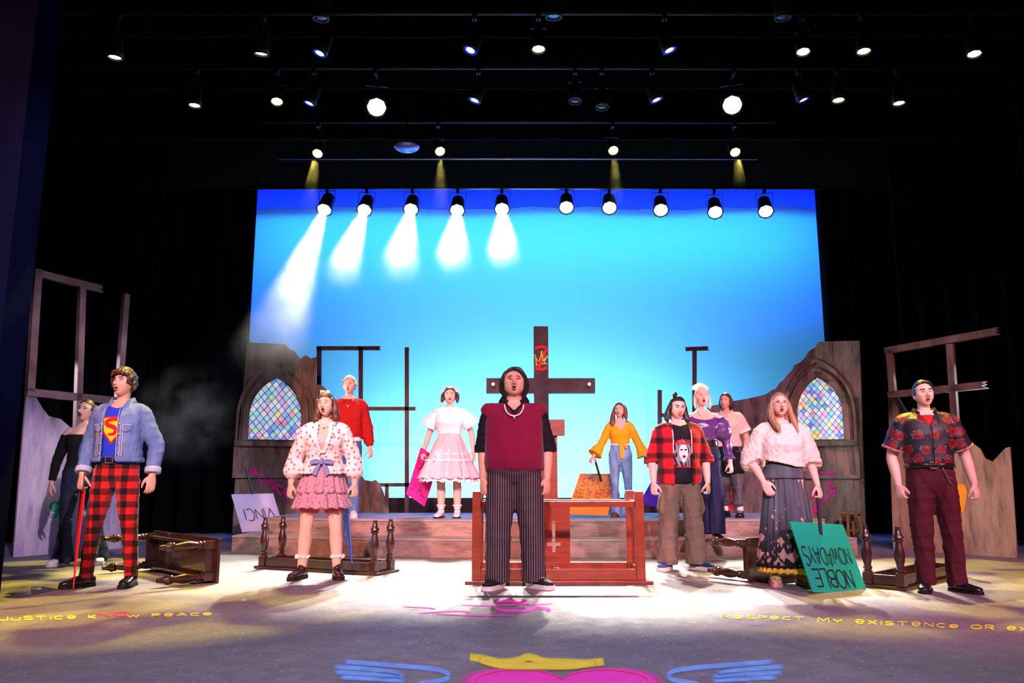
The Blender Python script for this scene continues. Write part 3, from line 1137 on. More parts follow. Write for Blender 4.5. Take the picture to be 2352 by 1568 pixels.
YP = 12.45
zp = batten('long steel pipe carrying the row of ten round lamps', 560, 1900, 432, YP)
par_px = [(745, 481), (837, 482), (944, 481), (1050, 483), (1153, 480), (1301, 476), (1400, 477), (1518, 482), (1643, 487), (1759, 485)]
aims = [(-3.3, 8.4), (-2.6, 7.7), (-1.6, 7.5), (-0.8, 7.4), (0.0, 7.4), (0.5, 7.2), (1.1, 7.2), (1.7, 7.3), (2.4, 7.5), (3.1, 7.7)]
ordn = ['first', 'second', 'third', 'fourth', 'fifth', 'sixth', 'seventh', 'eighth', 'ninth', 'tenth']
BEAMS = []
for i, ((px, py), (ax, ay)) in enumerate(zip(par_px, aims)):
    lp = at(px, py, YP - 0.12)
    d = (Vector((ax, ay, 0)) - lp).normalized()
    loc = lp - d * 0.2
    fixture('round_stage_lamp', 'round white lamp against the backdrop, %s from the left in its row of ten' % ordn[i], loc, d, 'lens_white', 'par', 'row of round lamps before the backdrop', (zp - loc.z, YP - loc.y))
    e = spot('lamp_beam', lp + d * 0.03, (ax, ay, 0), 6500 if i < 5 else 4800, (1.0, 0.92, 0.82), 24 if i > 1 else 20, 0.7, 0.06)
    BEAMS.append((lp, d))

zq = batten('upper steel pipe below the high yellow lamps', 640, 1740, 363, 10.55, 0.022)
zy = at(1011, 346, 10.2).z + 0.42
hung_pipe('dark pipe from which the high yellow lamps hang', -3.4, 3.6, 10.2, zy, 0.024, 'lamp_black')
yel = [(729, 353), (1011, 348), (1409, 346), (1689, 350)]
yaim = [(-4.4, 8.0), (0.9, 8.0), (3.0, 8.2), (4.6, 8.0)]
yn = ['leftmost', 'second from the left', 'third from the left', 'rightmost']
for i, ((px, py), (ax, ay)) in enumerate(zip(yel, yaim)):
    lp = at(px, py, 10.2)
    to = (Vector((0, 0, CAMZ)) - lp).normalized()
    d = (to * 0.9 + Vector((0.12 * (ax - lp.x), 0, -0.62))).normalized()
    fixture('yellow_stage_lamp', 'small yellow lamp of the row just above the backdrop, ' + yn[i], lp - d * 0.13, d, 'lens_yellow', 'small', 'high yellow lamps', (zy - (lp - d * 0.13).z, 10.2 - (lp - d * .13).y))
    if i in (1, 2):
        continue
    g_ = spot('lamp_beam', lp + d * 0.03, (ax, ay, 0), 2600, (1.0, 0.80, 0.12), 24, 0.3, 0.02)
    gobo(g_, 9.0, 0.42, 0.50)

rows = [
    (8.9, [(447, 243, 'pale', .45), (636, 234, 'yellow', .72), (710, 238, 'blue', .45), (865, 246, 'bright', .95), (1090, 231, 'blue', .45), (1508, 230, 'blue', .45), (1682, 241, 'bright', .97), (1846, 230, 'blue', .4), (1926, 231, 'yellow', .5), (2065, 238, 'pale', .45), (1383, 246, 'off', .6), (1321, 232, 'off', .6)], 'middle'),
    (7.7, [(264, 133, 'pale', .4), (600, 125, 'yellow', .3), (734, 123, 'blue', .55), (1080, 116, 'blue', .6), (1237, 114, 'yellow', .62), (1538, 116, 'blue', .5), (1845, 120, 'pale', .65), (1984, 119, 'yellow', .55), (2238, 125, 'pale', .6), (737, 44, 'off', .4), (1272, 40, 'off', .4), (1798, 42, 'off', .4)], 'topmost'),
]
for Y, lst, rn in rows:
    cnt = {}
    zmax = max(at(q_[0], q_[1], Y - (0.7 if q_[1] < 60 else 0)).z for q_ in lst) + 0.42
    for (px, py, lk, asp) in sorted(lst):
        Yl = Y - (0.7 if py < 60 else 0)
        lp = at(px, py, Yl)
        to = (Vector((0, 0, CAMZ)) - lp).normalized()
        ax = to.cross(Vector((0, 0, -1))).normalized()
        d = Matrix.Rotation(math.acos(asp), 3, ax) @ to
        if d.z > to.z:
            d = Matrix.Rotation(-math.acos(asp), 3, ax) @ to
        tilt = {'blue': -0.35 if px < 1300 else 0.35}.get(lk, 0.0)
        d = (d + Vector((tilt, 0, 0))).normalized()
        cnt[lk] = cnt.get(lk, 0) + 1
        tot = sum(1 for q_ in lst if q_[2] == lk)
        pos = 'the only one' if tot == 1 else '%s of %s from the left' % (ordn[cnt[lk] - 1], {2: 'two', 3: 'three', 4: 'four'}[tot])
        word = {'pale': 'pale white', 'yellow': 'yellow', 'blue': 'blue rimmed white', 'bright': 'large glaring white', 'off': 'unlit dark'}[lk]
        if py < 60:
            nm_ = '%s lamp at the very top of the picture, %s' % (word, pos)
        else:
            nm_ = '%s lamp in the %s overhead row, %s' % (word, rn, pos)
        fx = fixture('overhead_stage_lamp', nm_, lp - d * (0.2 if lk == 'bright' else 0.13), d, 'lens_' + lk, 'par' if lk == 'bright' else 'small', 'overhead lamps', (zmax - (lp - d * (0.2 if lk == 'bright' else 0.13)).z, Yl - (lp - d * (0.2 if lk == 'bright' else 0.13)).y))
        if lk == 'blue':
            k = 0.62
            rim = MB().lathe([(-0.2035 * k, 0.112 * k * 0.66), (-0.2035 * k, 0.112 * k), (-0.207 * k, 0.112 * k), (-0.207 * k, 0.112 * k * 0.66)], (0, 0, 0), (0, 0, 1), 20, False).build('gel_glow', 'lens_rim_blue', fx)
            rim.rotation_mode = 'QUATERNION'
            rim.rotation_quaternion = Vector(d).to_track_quat('-Z', 'Y')
        if lk == 'bright':
            spot('lamp_beam', lp + d * 0.03, tuple(lp + d * 8), 300, (0.95, 0.9, 1.0), 40, 0.5, 0.06)
        if lk == 'yellow' and px in (600, 1984, 636, 1926):
            tgt = {600: (-3.9, 6.2), 636: (-2.6, 6.6), 1984: (4.4, 6.3), 1926: (2.6, 6.9)}[px]
            g_ = spot('lamp_beam', lp + d * 0.04, (*tgt, 0), 2000, (1.0, 0.80, 0.10), 38, 0.3, 0.02)
            gobo(g_, 8.0, 0.44, 0.52)
    hung_pipe('dark pipe carrying the %s overhead row of lamps' % rn, -5.8, 5.9, Y, zmax, 0.024, 'lamp_black')
    if Y < 8:
        hung_pipe('dark pipe at the very top of the picture', -4.5, 4.5, Y - .7, zmax, 0.024, 'lamp_black')

# shallow dish reflector hanging in the dark above the yellow lamps
lp = at(934, 340, 10.0)
t = thing('dish_reflector', 'shallow bluish dish lamp hanging unlit left of the yellow lamp', 'stage light', lp)
MB().lathe([(0.0, 0.175), (-0.02, 0.17), (-0.05, 0.13), (-0.065, 0.07), (-0.07, 0.001)], (0, 0, 0.03), (0, 0, 1), 28).build('bowl', 'reflector_off', t, smooth=True)
MB().tube([(0, 0, 0.03), (0, 0, 8.25 - lp.z)], 0.012, 6).build('stem', 'lamp_black', t)

# ---------------------------------------------------------------- people: body, head, hands, clothes
def nrm(v):
    v = np.asarray(v, float)
    return v / (np.linalg.norm(v) or 1.0)


def lerp_table(tab, x):
    tab = np.array(tab, float)
    return [np.interp(x, tab[:, 0], tab[:, i]) for i in range(1, tab.shape[1])]


def loft(rings, n=20, cap=True):
    """rings: (centre, u, v, ru, rv[, power]) -> closed skin"""
    vs, fs = [], []
    for rg in rings:
        c, u, v, ru, rv = rg[:5]
        pw = rg[5] if len(rg) > 5 else 2.0
        a = np.arange(n) * 2 * PI / n
        ca, sa = np.cos(a), np.sin(a)
        e = 2.0 / pw
        x = np.sign(ca) * np.abs(ca) ** e * ru
        y = np.sign(sa) * np.abs(sa) ** e * rv
        vs.append(np.asarray(c, float) + np.outer(x, u) + np.outer(y, v))
    V = np.concatenate(vs)
    m = len(rings)
    for i in range(m - 1):
        for k in range(n):
            fs.append((i * n + k, i * n + (k + 1) % n, (i + 1) * n + (k + 1) % n, (i + 1) * n + k))
    if cap:
        V = np.concatenate([V, [np.asarray(rings[0][0], float)], [np.asarray(rings[-1][0], float)]])
        a, b = len(V) - 2, len(V) - 1
        for k in range(n):
            fs.append((a, (k + 1) % n, k))
            fs.append((b, (m - 1) * n + k, (m - 1) * n + (k + 1) % n))
    return V, fs


def limb(pts, radii, n=16, ref=(1, 0, 0), flat=1.0, sub=5, round_ends=True):
    """tapered limb through joints; radii per joint (number or (ru, rv))"""
    P = catmull(pts, sub)
    rr = np.array([r if isinstance(r, (tuple, list)) else (r, r * flat) for r in radii], float)
    R_ = catmull(rr, sub)
    rings = []
    m = len(P)
    for i in range(m):
        t = nrm(P[min(i + 1, m - 1)] - P[max(i - 1, 0)])
        u = nrm(np.asarray(ref, float) - t * np.dot(ref, t))
        v = np.cross(t, u)
        rings.append((P[i], u, v, abs(R_[i][0]), abs(R_[i][1])))
    if round_ends:
        def endcap(rg, t, sgn):
            out = []
            for s in (0.45, 0.8, 0.97):
                k = math.sqrt(max(0, 1 - s * s))
                out.append((rg[0] + t * sgn * s * min(rg[3], rg[4]), rg[1], rg[2], rg[3] * k, rg[4] * k))
            return out
        t0, t1 = nrm(P[1] - P[0]), nrm(P[-1] - P[-2])
        rings = endcap(rings[0], t0, -1)[::-1] + rings + endcap(rings[-1], t1, 1)
    return loft(rings, n)


def ellipsoid(c, r, n=14, m=9, M=None):
    rings = []
    X, Y, Z = np.eye(3) if M is None else np.asarray(M).T
    for k in range(m):
        a = -PI / 2 + PI * (k + 0.5) / m
        rings.append((np.asarray(c, float) + Z * math.sin(a) * r[2], X, Y, math.cos(a) * r[0], math.cos(a) * r[1]))
    return loft(rings, n)


def fuse(solids, voxel, smooth=3, fac=0.5):
    """join closed skins into one continuous surface"""
    vs, fs, n = [], [], 0
    for V, f in solids:
        vs.append(np.asarray(V, float))
        fs += [tuple(i + n for i in q) for q in f]
        n += len(V)
    me = bpy.data.meshes.new('fuse')
    me.from_pydata(np.concatenate(vs).tolist(), [], fs)
    o = bpy.data.objects.new('fuse', me)
    C.objects.link(o)
    md = o.modifiers.new('r', 'REMESH')
    md.mode, md.voxel_size = 'VOXEL', voxel
    if smooth:
        ms = o.modifiers.new('s', 'SMOOTH')
        ms.factor, ms.iterations = fac, smooth
    dg = bpy.context.evaluated_depsgraph_get()
    out = bpy.data.meshes.new_from_object(o.evaluated_get(dg))
    bpy.data.objects.remove(o)
    bpy.data.meshes.remove(me)
    return out


def get_co(me):
    a = np.empty(len(me.vertices) * 3)
    me.vertices.foreach_get('co', a)
    return a.reshape(-1, 3)


def set_co(me, a):
    me.vertices.foreach_set('co', np.ascontiguousarray(a, float).ravel())
    me.update()


def normals(me):
    a = np.empty(len(me.vertices) * 3)
    me.vertices.foreach_get('normal', a)
    return a.reshape(-1, 3)


def waves(p, freq, seed, k=4, crease=False):
    r = np.random.default_rng(seed)
    out = np.zeros(len(p))
    f = np.asarray(freq, float)
    for i in range(k):
        d = r.normal(size=3) * f
        warp = 0.9 * np.sin(p @ (r.normal(size=3) * f * 0.5) + r.uniform(0, 6))
        s = np.sin(p @ d + warp + r.uniform(0, 6))
        out += (1 - 2 * np.abs(s) ** 0.75 if crease else s) / k
    return out


def displace(me, folds, crease=False):
    for amp, freq, seed in folds:
        p, n = get_co(me), normals(me)
        a = amp(p) if callable(amp) else amp
        set_co(me, p + n * (waves(p, freq, seed, 4, crease) * a)[:, None])


def cut_mesh(me, fn):
    """take away what fn marks, then even out the cut edge"""
    bm = bmesh.new()
    bm.from_mesh(me)
    p = np.array([v.co[:] for v in bm.verts])
    kill = fn(p)
    bmesh.ops.delete(bm, geom=[v for v, q in zip(bm.verts, kill) if q], context='VERTS')
    lone = [v for v in bm.verts if not v.link_faces]
    bmesh.ops.delete(bm, geom=lone, context='VERTS')
    bd = [v for v in bm.verts if v.is_boundary]
    for _ in range(5):
        new = {}
        for v in bd:
            nb_ = [e.other_vert(v).co for e in v.link_edges if e.is_boundary]
            if len(nb_) == 2:
                new[v] = v.co * 0.4 + (nb_[0] + nb_[1]) * 0.3
        for v, c in new.items():
            v.co = c
    bm.to_mesh(me)
    bm.free()
    me.update()


def shade(me):
    me.polygons.foreach_set('use_smooth', [True] * len(me.polygons))


TORSO = {
    'm': [(.79, .06, .05, 0), (.83, .135, .085, 0), (.88, .165, .108, .005), (.95, .170, .116, .008), (1.02, .158, .108, .0), (1.10, .152, .104, -.004), (1.20, .160, .108, -.004), (1.29, .176, .116, -.002), (1.36, .184, .112, .002), (1.41, .172, .095, .006), (1.45, .130, .076, .012), (1.485, .082, .062, .014), (1.52, .06, .056, .010)],
    'f': [(.79, .06, .05, 0), (.83, .135, .085, 0), (.88, .166, .108, .008), (.95, .170, .116, .010), (1.02, .150, .104, .002), (1.10, .130, .092, -.004), (1.18, .133, .096, -.006), (1.27, .150, .122, -.018), (1.33, .156, .112, -.008), (1.39, .152, .088, .006), (1.44, .118, .068, .012), (1.48, .072, .054, .014), (1.52, .05, .048, .010)],
    'b': [(.79, .07, .06, 0), (.83, .16, .11, 0), (.88, .20, .145, -.005), (.95, .215, .165, -.018), (1.02, .218, .172, -.026), (1.10, .214, .170, -.026), (1.20, .212, .160, -.018), (1.29, .218, .152, -.010), (1.36, .216, .138, .000), (1.41, .196, .112, .006), (1.45, .150, .090, .012), (1.485, .105, .078, .012), (1.53, .08, .074, .006)],
}
HEADGRID = {}


def gauss(x, z, cx, cz, sx, sz):
    return np.exp(-((x - cx) / sx) ** 2 - ((z - cz) / sz) ** 2)


def head_shape(wide=1.0, jaw=0.5, mo=0.010, mw=0.017, plump=0.0, nu=88, nv=64):
    """head about 0.225 tall round its own middle, looking along -Y; mo, mw: opening of the mouth"""
    th = np.arange(nu) * 2 * PI / nu
    ph = np.linspace(0.02, PI - 0.02, nv)
    T, Pp = np.meshgrid(th, ph)
    dx, dy, dz = np.sin(Pp) * np.cos(T), np.sin(Pp) * np.sin(T), np.cos(Pp)
    x, y, z = dx * 0.0755 * wide, dy * 0.096, dz * 0.1135
    front = np.clip(-dy * 1.4, 0, 1)
    front = front * front * (3 - 2 * front)
    lz = np.clip(-z / 0.1135, 0, 1)
    x = x * (1 - (0.46 - 0.24 * jaw) * lz ** 1.6) * (1 + plump * 0.14 * np.exp(-((z + 0.05) / 0.045) ** 2))
    # flatter face, receding underside towards the neck
    y = np.where(y < 0, y * (1 - 0.10 * np.abs(dx) ** 2) * (0.94 + 0.03 * lz), y * (1 - 0.62 * lz ** 1.2))
    y = np.where(y < 0, np.sign(y) * np.abs(y / 0.096) ** 0.80 * 0.088, y)
    ax = np.abs(x)
    d = 0.0 * x
    d -= 0.032 * gauss(x, z, 0, -0.030, 0.012, 0.016)               # tip of the nose
    d -= 0.016 * gauss(x, z, 0, -0.008, 0.010, 0.024)               # bridge
    d -= 0.012 * gauss(ax, z, 0.014, -0.034, 0.008, 0.009)          # wings
    d += 0.013 * gauss(ax, z, 0.031, 0.004, 0.020, 0.014)           # sockets
    d -= 0.005 * gauss(ax, z, 0.027, 0.026, 0.026, 0.011)           # brow
    d -= 0.006 * gauss(ax, z, 0.045, -0.022, 0.020, 0.018)          # cheeks
    zm = -0.060 - mo * 0.35
    d -= 0.004 * gauss(x, z, 0, zm, mw * 1.5, mo + 0.012)           # lips stand forward
    d += 0.026 * np.clip(1.25 - (x / mw) ** 2 - ((z - zm) / max(mo, 0.004)) ** 2, 0, 1) * (1 if mo > 0.004 else 0.2)
    d -= 0.010 * gauss(x, z, 0, -0.097, 0.022, 0.016)               # chin
    d += 0.004 * gauss(x, z, 0, -0.083 - mo * 0.4, 0.02, 0.007)
    y = y + d * front
    z = np.where(z < -0.075, z - mo * 0.35 * front, z)              # the jaw drops
    V = np.stack([x, y, z], -1).reshape(-1, 3)
    fs = []
    for i in range(nv - 1):
        for k in range(nu):
            fs.append((i * nu + k, (i + 1) * nu + k, (i + 1) * nu + (k + 1) % nu, i * nu + (k + 1) % nu))
    fs.append(tuple(range(nu)))
    fs.append(tuple(range((nv - 1) * nu, nv * nu))[::-1])
    return V, fs


SKIN = {}


def skin(name, col):
    def fn(nb, b, nt):
        nz = nb.noise(nb.coord(), 26, 4, 0.6)
        c = nb.mix(nb.rng(nz, 0.35, 0.65), col, tuple(min(1, x * y) for x, y in zip(col, (1.10, 0.93, 0.90))))
        nt.links.new(c, b.inputs['Base Color'])
        b.inputs['Subsurface Weight'].default_value = 0.0
    return pmat('skin_' + name, fn, 0.48)


skin('fair', (0.66, 0.42, 0.34))
skin('warm', (0.52, 0.30, 0.21))
skin('tan', (0.45, 0.25, 0.17))
mat('eye_white', (0.75, 0.73, 0.72), 0.25)
mat('eye_iris', (0.035, 0.022, 0.016), 0.15)
mat('lash', (0.015, 0.010, 0.008), 0.6)
mat('mouth_dark', (0.016, 0.003, 0.003), 0.9, spec=0.05)
mat('teeth', (0.75, 0.72, 0.66), 0.3)
for nm, col in (('lip_pink', (0.50, 0.16, 0.15)), ('lip_red', (0.42, 0.05, 0.07)), ('lip_dark', (0.16, 0.02, 0.03)), ('lip_bare', (0.46, 0.20, 0.16))):
    mat(nm, col, 0.35)


def hair_mat(nm, col, tip=None, st=(60, 60, 3.0)):
    def fn(nb, b, nt):
        co = nb.coord()
        n1 = nb.noise(nb.map(co, st), 2.2, 4, 0.6)
        c = nb.mix(nb.rng(n1, 0.3, 0.7), tuple(x * 0.45 for x in col), tuple(min(1, x * 1.45) for x in col))
        if tip:
            c = nb.mix(nb.rng(nb.sep(co)[2], tip[1], tip[2], 1, 0), c, nb.mix(nb.rng(n1, 0.3, 0.7), tuple(x * 0.5 for x in tip[0]), tip[0]))
        nt.links.new(c, b.inputs['Base Color'])
        nt.links.new(nb.bump(n1, 0.55, 0.006), b.inputs['Normal'])
    return pmat('hair_' + nm, fn, 0.42)


hair_mat('black', (0.014, 0.012, 0.013))
hair_mat('darkbrown', (0.045, 0.022, 0.014))
hair_mat('brown', (0.085, 0.036, 0.018), ((0.20, 0.07, 0.02), 1.18, 1.36))
hair_mat('auburn', (0.13, 0.05, 0.026), ((0.42, 0.19, 0.08), 1.0, 1.25))
hair_mat('blond', (0.62, 0.50, 0.34))
hair_mat('sandy', (0.30, 0.17, 0.085), ((0.34, 0.13, 0.05), 1.05, 1.35))


class Person:
    def __init__(self, label, foot, top, z=0.0, rot=0.0, kind='m', bw=1.0, bd=1.0, skin='fair', fine=True, stance=0.11, feet_yaw=(12, 12), arm_t=1.0, leg_t=1.0,
                 arms=None, legs=None, headrot=(0, 0, 0), headk=1.0, head=None, look=None, hairpad=0.02):
        g = G(foot[0], foot[1], z)
        d = ray(foot[0], top)
        H = CAMZ + d.z * (g.y / d.y) - z - hairpad
        self.k = k = H / 1.75
        self.H = H
        self.root = thing('person', label, 'person', g, (0, 0, math.radians(rot)))
        self.kind, self.bw, self.bd, self.fine = kind, bw, bd, fine
        self.skin = 'skin_' + skin
        self.arm_t, self.leg_t = arm_t, leg_t
        self.vox = (0.0058 if fine else 0.0075)
        self.tab = [(zz * k, rx * k * bw, ry * k * bd, cy * k) for zz, rx, ry, cy in TORSO[kind]]
        sw = {'m': .172, 'f': .148, 'b': .196}[kind] * bw
        # arms: (shoulder, elbow, wrist); given as offsets for the 1.75 m figure
        da = {'L': [(.045, .02, -.295), (.03, -.05, -.245)], 'R': [(-.045, .02, -.295), (-.03, -.05, -.245)]}
        self.arm = {}
        for s, sg in (('R', -1), ('L', 1)):
            e, w_ = (arms or {}).get(s, da[s])
            S = np.array((sg * sw, .008, 1.390))
            E = S + nrm(e) * 0.295 + 0
            W_ = E + nrm(w_) * 0.25
            self.arm[s] = [S * k, E * k, W_ * k]
        self.leg = {}
        for s, sg in (('R', -1), ('L', 1)):
            ank = (legs or {}).get(s, (sg * stance, 0.0))
            hip = np.array((sg * .088 * (1.15 if kind == 'b' else 1.0) * bw, .0, .90))
            A = np.array((ank[0], ank[1] + 0.02, .085))
            Kn = (hip * 0.47 + A * 0.53) + np.array((sg * 0.006, -.018, .0))
            self.leg[s] = [hip * k, Kn * k, A * k]
        self.fyaw = {'R': -feet_yaw[0], 'L': feet_yaw[1]}
        hk = k * headk
        self.hk = hk
        yaw, pitch, roll = [math.radians(a) for a in headrot]
        M = Matrix.Rotation(yaw, 4, 'Z') @ Matrix.Rotation(roll, 4, 'Y') @ Matrix.Rotation(-pitch, 4, 'X')
        self.neck0 = np.array((0, .012, 1.47)) * k
        hc = np.array((0, -.012, 1.636)) * k
        off = np.array((0, -math.sin(pitch) * -0.02, 0)) * k
        self.HM = Matrix.Translation(Vector(hc + off + np.array((0, 0, (headk - 1) * 0.05)))) @ M @ Matrix.Scale(hk, 4)
        self.hp = head or {}
        self.look = look or {}

    # ----- measures
    def prof(self, z):
        return lerp_table(self.tab, z)

    def torso(self, z0, z1, ease=0.0, n=14, hem=None, shift=None, bulge=None):
        """skin round the trunk between two heights (metres); ease is a number or a list of (height, ease)"""
        rings = []
        for i in range(n + 1):
            z = z0 + (z1 - z0) * i / n
            rx, ry, cy = self.prof(z)
            e = ease if not isinstance(ease, list) else float(np.interp(z, [a[0] for a in ease], [a[1] for a in ease]))
            rings.append(((0, cy, z), (1, 0, 0), (0, 1, 0), rx + e, ry + e, 2.35))
        return loft(rings, 32)

    def sleeve(self, s, t0, t1, ease, sub=6, flat=1.0):
        """skin round the arm from fraction t0 to t1 (elbow at 0.5); ease list of (t, ease)"""
        S, E, W_ = self.arm[s]
        path = catmull([S, (S + E) / 2, E, (E + W_) / 2, W_], 8)
        rad = np.array([.056, .050, .042, .038, .028]) * self.k * self.arm_t
        tt = np.linspace(0, 1, len(path))
        rr = np.interp(tt, [0, .25, .5, .68, 1], rad)
        pts, rs = [], []
        for t in np.linspace(t0, t1, 15):
            p = [np.interp(t, tt, [q[i] for q in path]) for i in range(3)]
            e = ease if not isinstance(ease, list) else float(np.interp(t, [a[0] for a in ease], [a[1] for a in ease]))
            pts.append(np.array(p))
            rs.append(float(np.interp(t, tt, rr)) + e)
        return limb(pts, rs, 18, sub=1, ref=(0, 1, 0), round_ends=False, flat=flat)

    def front(self, x, z, e=0.0, back=False):
        """point on the front of the trunk (or garment with that ease) at x, z"""
        rx, ry, cy = self.prof(z)
        q = max(0.0, 1 - (abs(x) / (rx + e)) ** 2.35) ** (1 / 2.35)
        return Vector((x, cy + (1 if back else -1) * (ry + e) * q, z))

    def patch(self, name, inside, bb, step, e, m, parent=None):
        """print lying on the front of the trunk: small facets where inside(x, z) holds"""
        x0, x1, z0, z1 = bb
        nx, nz = int((x1 - x0) / step) + 1, int((z1 - z0) / step) + 1
        vs, fs = [], []
        for j in range(nz + 1):
            for i in range(nx + 1):
                vs.append(self.front(x0 + i * step, z0 + j * step, e))
        for j in range(nz):
            for i in range(nx):
                if inside(x0 + (i + .5) * step, z0 + (j + .5) * step):
                    a = j * (nx + 1) + i
                    fs.append((a, a + 1, a + nx + 2, a + nx + 1))
        bm = bmesh.new()
        bm.from_mesh(mesh_from(name, vs, fs, True))
        bmesh.ops.delete(bm, geom=[v for v in bm.verts if not v.link_faces], context='VERTS')
        me = bpy.data.meshes.new(name)
        bm.to_mesh(me)
        bm.free()
        shade(me)
        return link(name, me, m, parent or self.root)

    def yoke(self, e, reach=.45):
        """cloth over the tops of the shoulders"""
        out = []
        k, r = self.k, self.arm_t * self.k
        for s in 'RL':
            S, E, W_ = self.arm[s]
            sg = 1 if s == 'L' else -1
            inner = np.array((sg * .075 * k, .012 * k, 1.405 * k))
            out.append(limb([inner, S, S * (1 - reach) + E * reach], [.054 * r + e, .053 * r + e, .050 * r + e], 18, ref=(0, 1, 0)))
        return out

    def arm_pt(self, s, t):
        S, E, W_ = self.arm[s]
        return S + (E - S) * t * 2 if t < 0.5 else E + (W_ - E) * (t - 0.5) * 2

    def trouser(self, s, prof, zc=None):
        """prof: list of (fraction down the leg, radius across, radius fore and aft) in metres of a 1.75 m figure"""
        h, kn, a = self.leg[s]
        end = a + np.array((0, 0, -0.06 * self.k))
        path = catmull([h + np.array((0, 0, .02 * self.k)), (h + kn) / 2, kn, (kn + a) / 2, end], 8)
        tt = np.linspace(0, 1, len(path))
        pts, rs = [], []
        for t, ru, rv in prof:
            pts.append(np.array([np.interp(t, tt, [q[i] for q in path]) for i in range(3)]))
            rs.append((ru * self.k * self.leg_t, rv * self.k * self.leg_t))
        return limb(pts, rs, 22, sub=3, round_ends=False)

    # ----- body
    def hand(self, s, curl=0.6, pn=None, spread=0.05, fwd=None, grip=False):
        k = self.k
        sg = 1 if s == 'L' else -1
        E, W_ = self.arm[s][1:]
        d = nrm(W_ - E) if fwd is None else nrm(fwd)
        pn = np.array((-sg * 0.75, 0.65, 0)) if pn is None else np.asarray(pn, float)
        pn = nrm(pn - d * np.dot(pn, d))                            # the way the palm looks
        l = np.cross(d, pn) * sg
        l = nrm(l)
        if np.dot(l, np.array((-sg * 0.4, -1, 0))) < 0:
            l = -l                                                  # thumb side, forward
        out = []
        rings = []
        for t, hw, ht in ((-.02, .026, .020), (.0, .028, .020), (.03, .036, .017), (.06, .041, .0155), (.085, .041, .0135), (.095, .036, .010)):
            rings.append((W_ + d * t * k, l, pn, hw * k, ht * k, 2.4))
        out.append(loft(rings, 16))
        for j, (off, L) in enumerate(((.029, .070), (.010, .078), (-.010, .073), (-.028, .058))):
            p0 = W_ + (d * 0.082 + l * off) * k
            a = 0.25 * curl
            pts = [p0 - d * 0.02 * k, p0]
            p = p0
            for seg, fr in enumerate((.45, .32, .26)):
                dr = d * math.cos(a) + pn * math.sin(a) + l * spread * (1 - j * 0.66)
                p = p + nrm(dr) * L * fr * k
                pts.append(p)
                a += curl * (1.0 if seg == 0 else 0.85) * (1 + 0.12 * j)
            out.append(limb(pts, [.0098 * k, .0102 * k, .0092 * k, .0084 * k, .0068 * k], 10, sub=3))
        b0 = W_ + (d * 0.022 + l * 0.024) * k
        b1 = b0 + (d * 0.026 + l * 0.026 + pn * 0.008) * k
        b2 = b1 + (d * 0.030 + l * 0.006 + pn * (0.012 + 0.014 * curl)) * k
        b3 = b2 + (d * 0.024 - l * 0.004 + pn * (0.008 + 0.014 * curl)) * k
        out.append(limb([b0, b1, b2, b3], [.014 * k, .0125 * k, .0105 * k, .0078 * k], 10, sub=3))
        self.grip = getattr(self, 'grip', {})
        self.grip[s] = W_ + (d * 0.085 + pn * 0.028) * k
        return out

    def body(self, hands=None, waist=None):
        k = self.k
        sol = [self.torso(.79 * k, 1.50 * k, 0.0, 26)]
        for s in 'RL':
            S, E, W_ = self.arm[s]
            r = self.arm_t * k
            sg = 1 if s == 'L' else -1
            inner = np.array((sg * .07 * k, .012 * k, 1.40 * k))
            sol.append(limb([inner, S, S * .55 + E * .45, E, E * .55 + W_ * .45, W_], [.055 * r, .053 * r, .048 * r, .040 * r, .040 * r, .0265 * r], 16, ref=(0, 1, 0)))
            sol += self.hand(s, **((hands or {}).get(s, {})))
            h, kn, a = self.leg[s]
            t = self.leg_t * k
            top = h * 0.55 + kn * 0.45
            calf = kn * .66 + a * .34 + np.array((0, .018 * k, 0))
            sol.append(limb([h, top, kn, calf, a, a - np.array((0, 0, .03 * k))], [.088 * t, .076 * t, .054 * t, .056 * t, .036 * t, .036 * t], 18))
            fy = math.radians(self.fyaw[s])
            fd = np.array((math.sin(fy), -math.cos(fy), 0))
            heel = np.array((a[0], a[1], 0)) - fd * .045 * k
            sol.append(limb([heel + np.array((0, 0, .04 * k)), heel + fd * .09 * k + np.array((0, 0, .045 * k)), heel + fd * .19 * k + np.array((0, 0, .028 * k))], [.030 * k, .034 * k, (.036 * k, .018 * k)], 12))
        HV, HF = head_shape(**self.hp)
        M = np.array(self.HM)
        W = HV @ M[:3, :3].T + M[:3, 3]
        self.HW = W
        self.HV = HV
        sol.append((W, HF))
        nr = {'m': .050, 'f': .041, 'b': .066}[self.kind] * k
        hb = np.array(self.HM @ Vector((0, .028, -.05)))
        sol.append(limb([self.neck0 + np.array((0, .006, -.05 * k)), self.neck0 + np.array((0, .008 * k, .03 * k)), hb], [nr * 1.2, nr, nr], 18))
        for sg in (-1, 1):
            c = np.array(self.HM @ Vector((sg * .0765 * self.hp.get('wide', 1.0), .012, -.012)))
            sol.append(ellipsoid(c, (.010 * self.hk, .018 * self.hk, .030 * self.hk), 10, 8, np.array(self.HM.to_3x3().normalized())))
        me = fuse(sol, self.vox, 2, 0.4)
        shade(me)
        self.body_obj = link('body', me, self.skin, self.root)
        self.face()
        return self

    def hpt(self, x, z, out=0.0):
        """point on the face at head coordinates x, z"""
        V = self.HV
        fr = V[:, 1] < 0.0
        d2 = (V[fr, 0] - x) ** 2 + (V[fr, 2] - z) ** 2
        idx = np.argsort(d2)[:5]
        w_ = 1.0 / (d2[idx] + 1e-7)
        y = float((V[fr, 1][idx] * w_).sum() / w_.sum())
        return self.HM @ Vector((x, y - out, z))

    def hobj(self, name, solids, m, parent=None, world=False):
        mb_ = MB()
        for V, f in solids:
            mb_.add([Vector(p) for p in V], f)
        return mb_.build(name, m, parent or self.root, smooth=True)

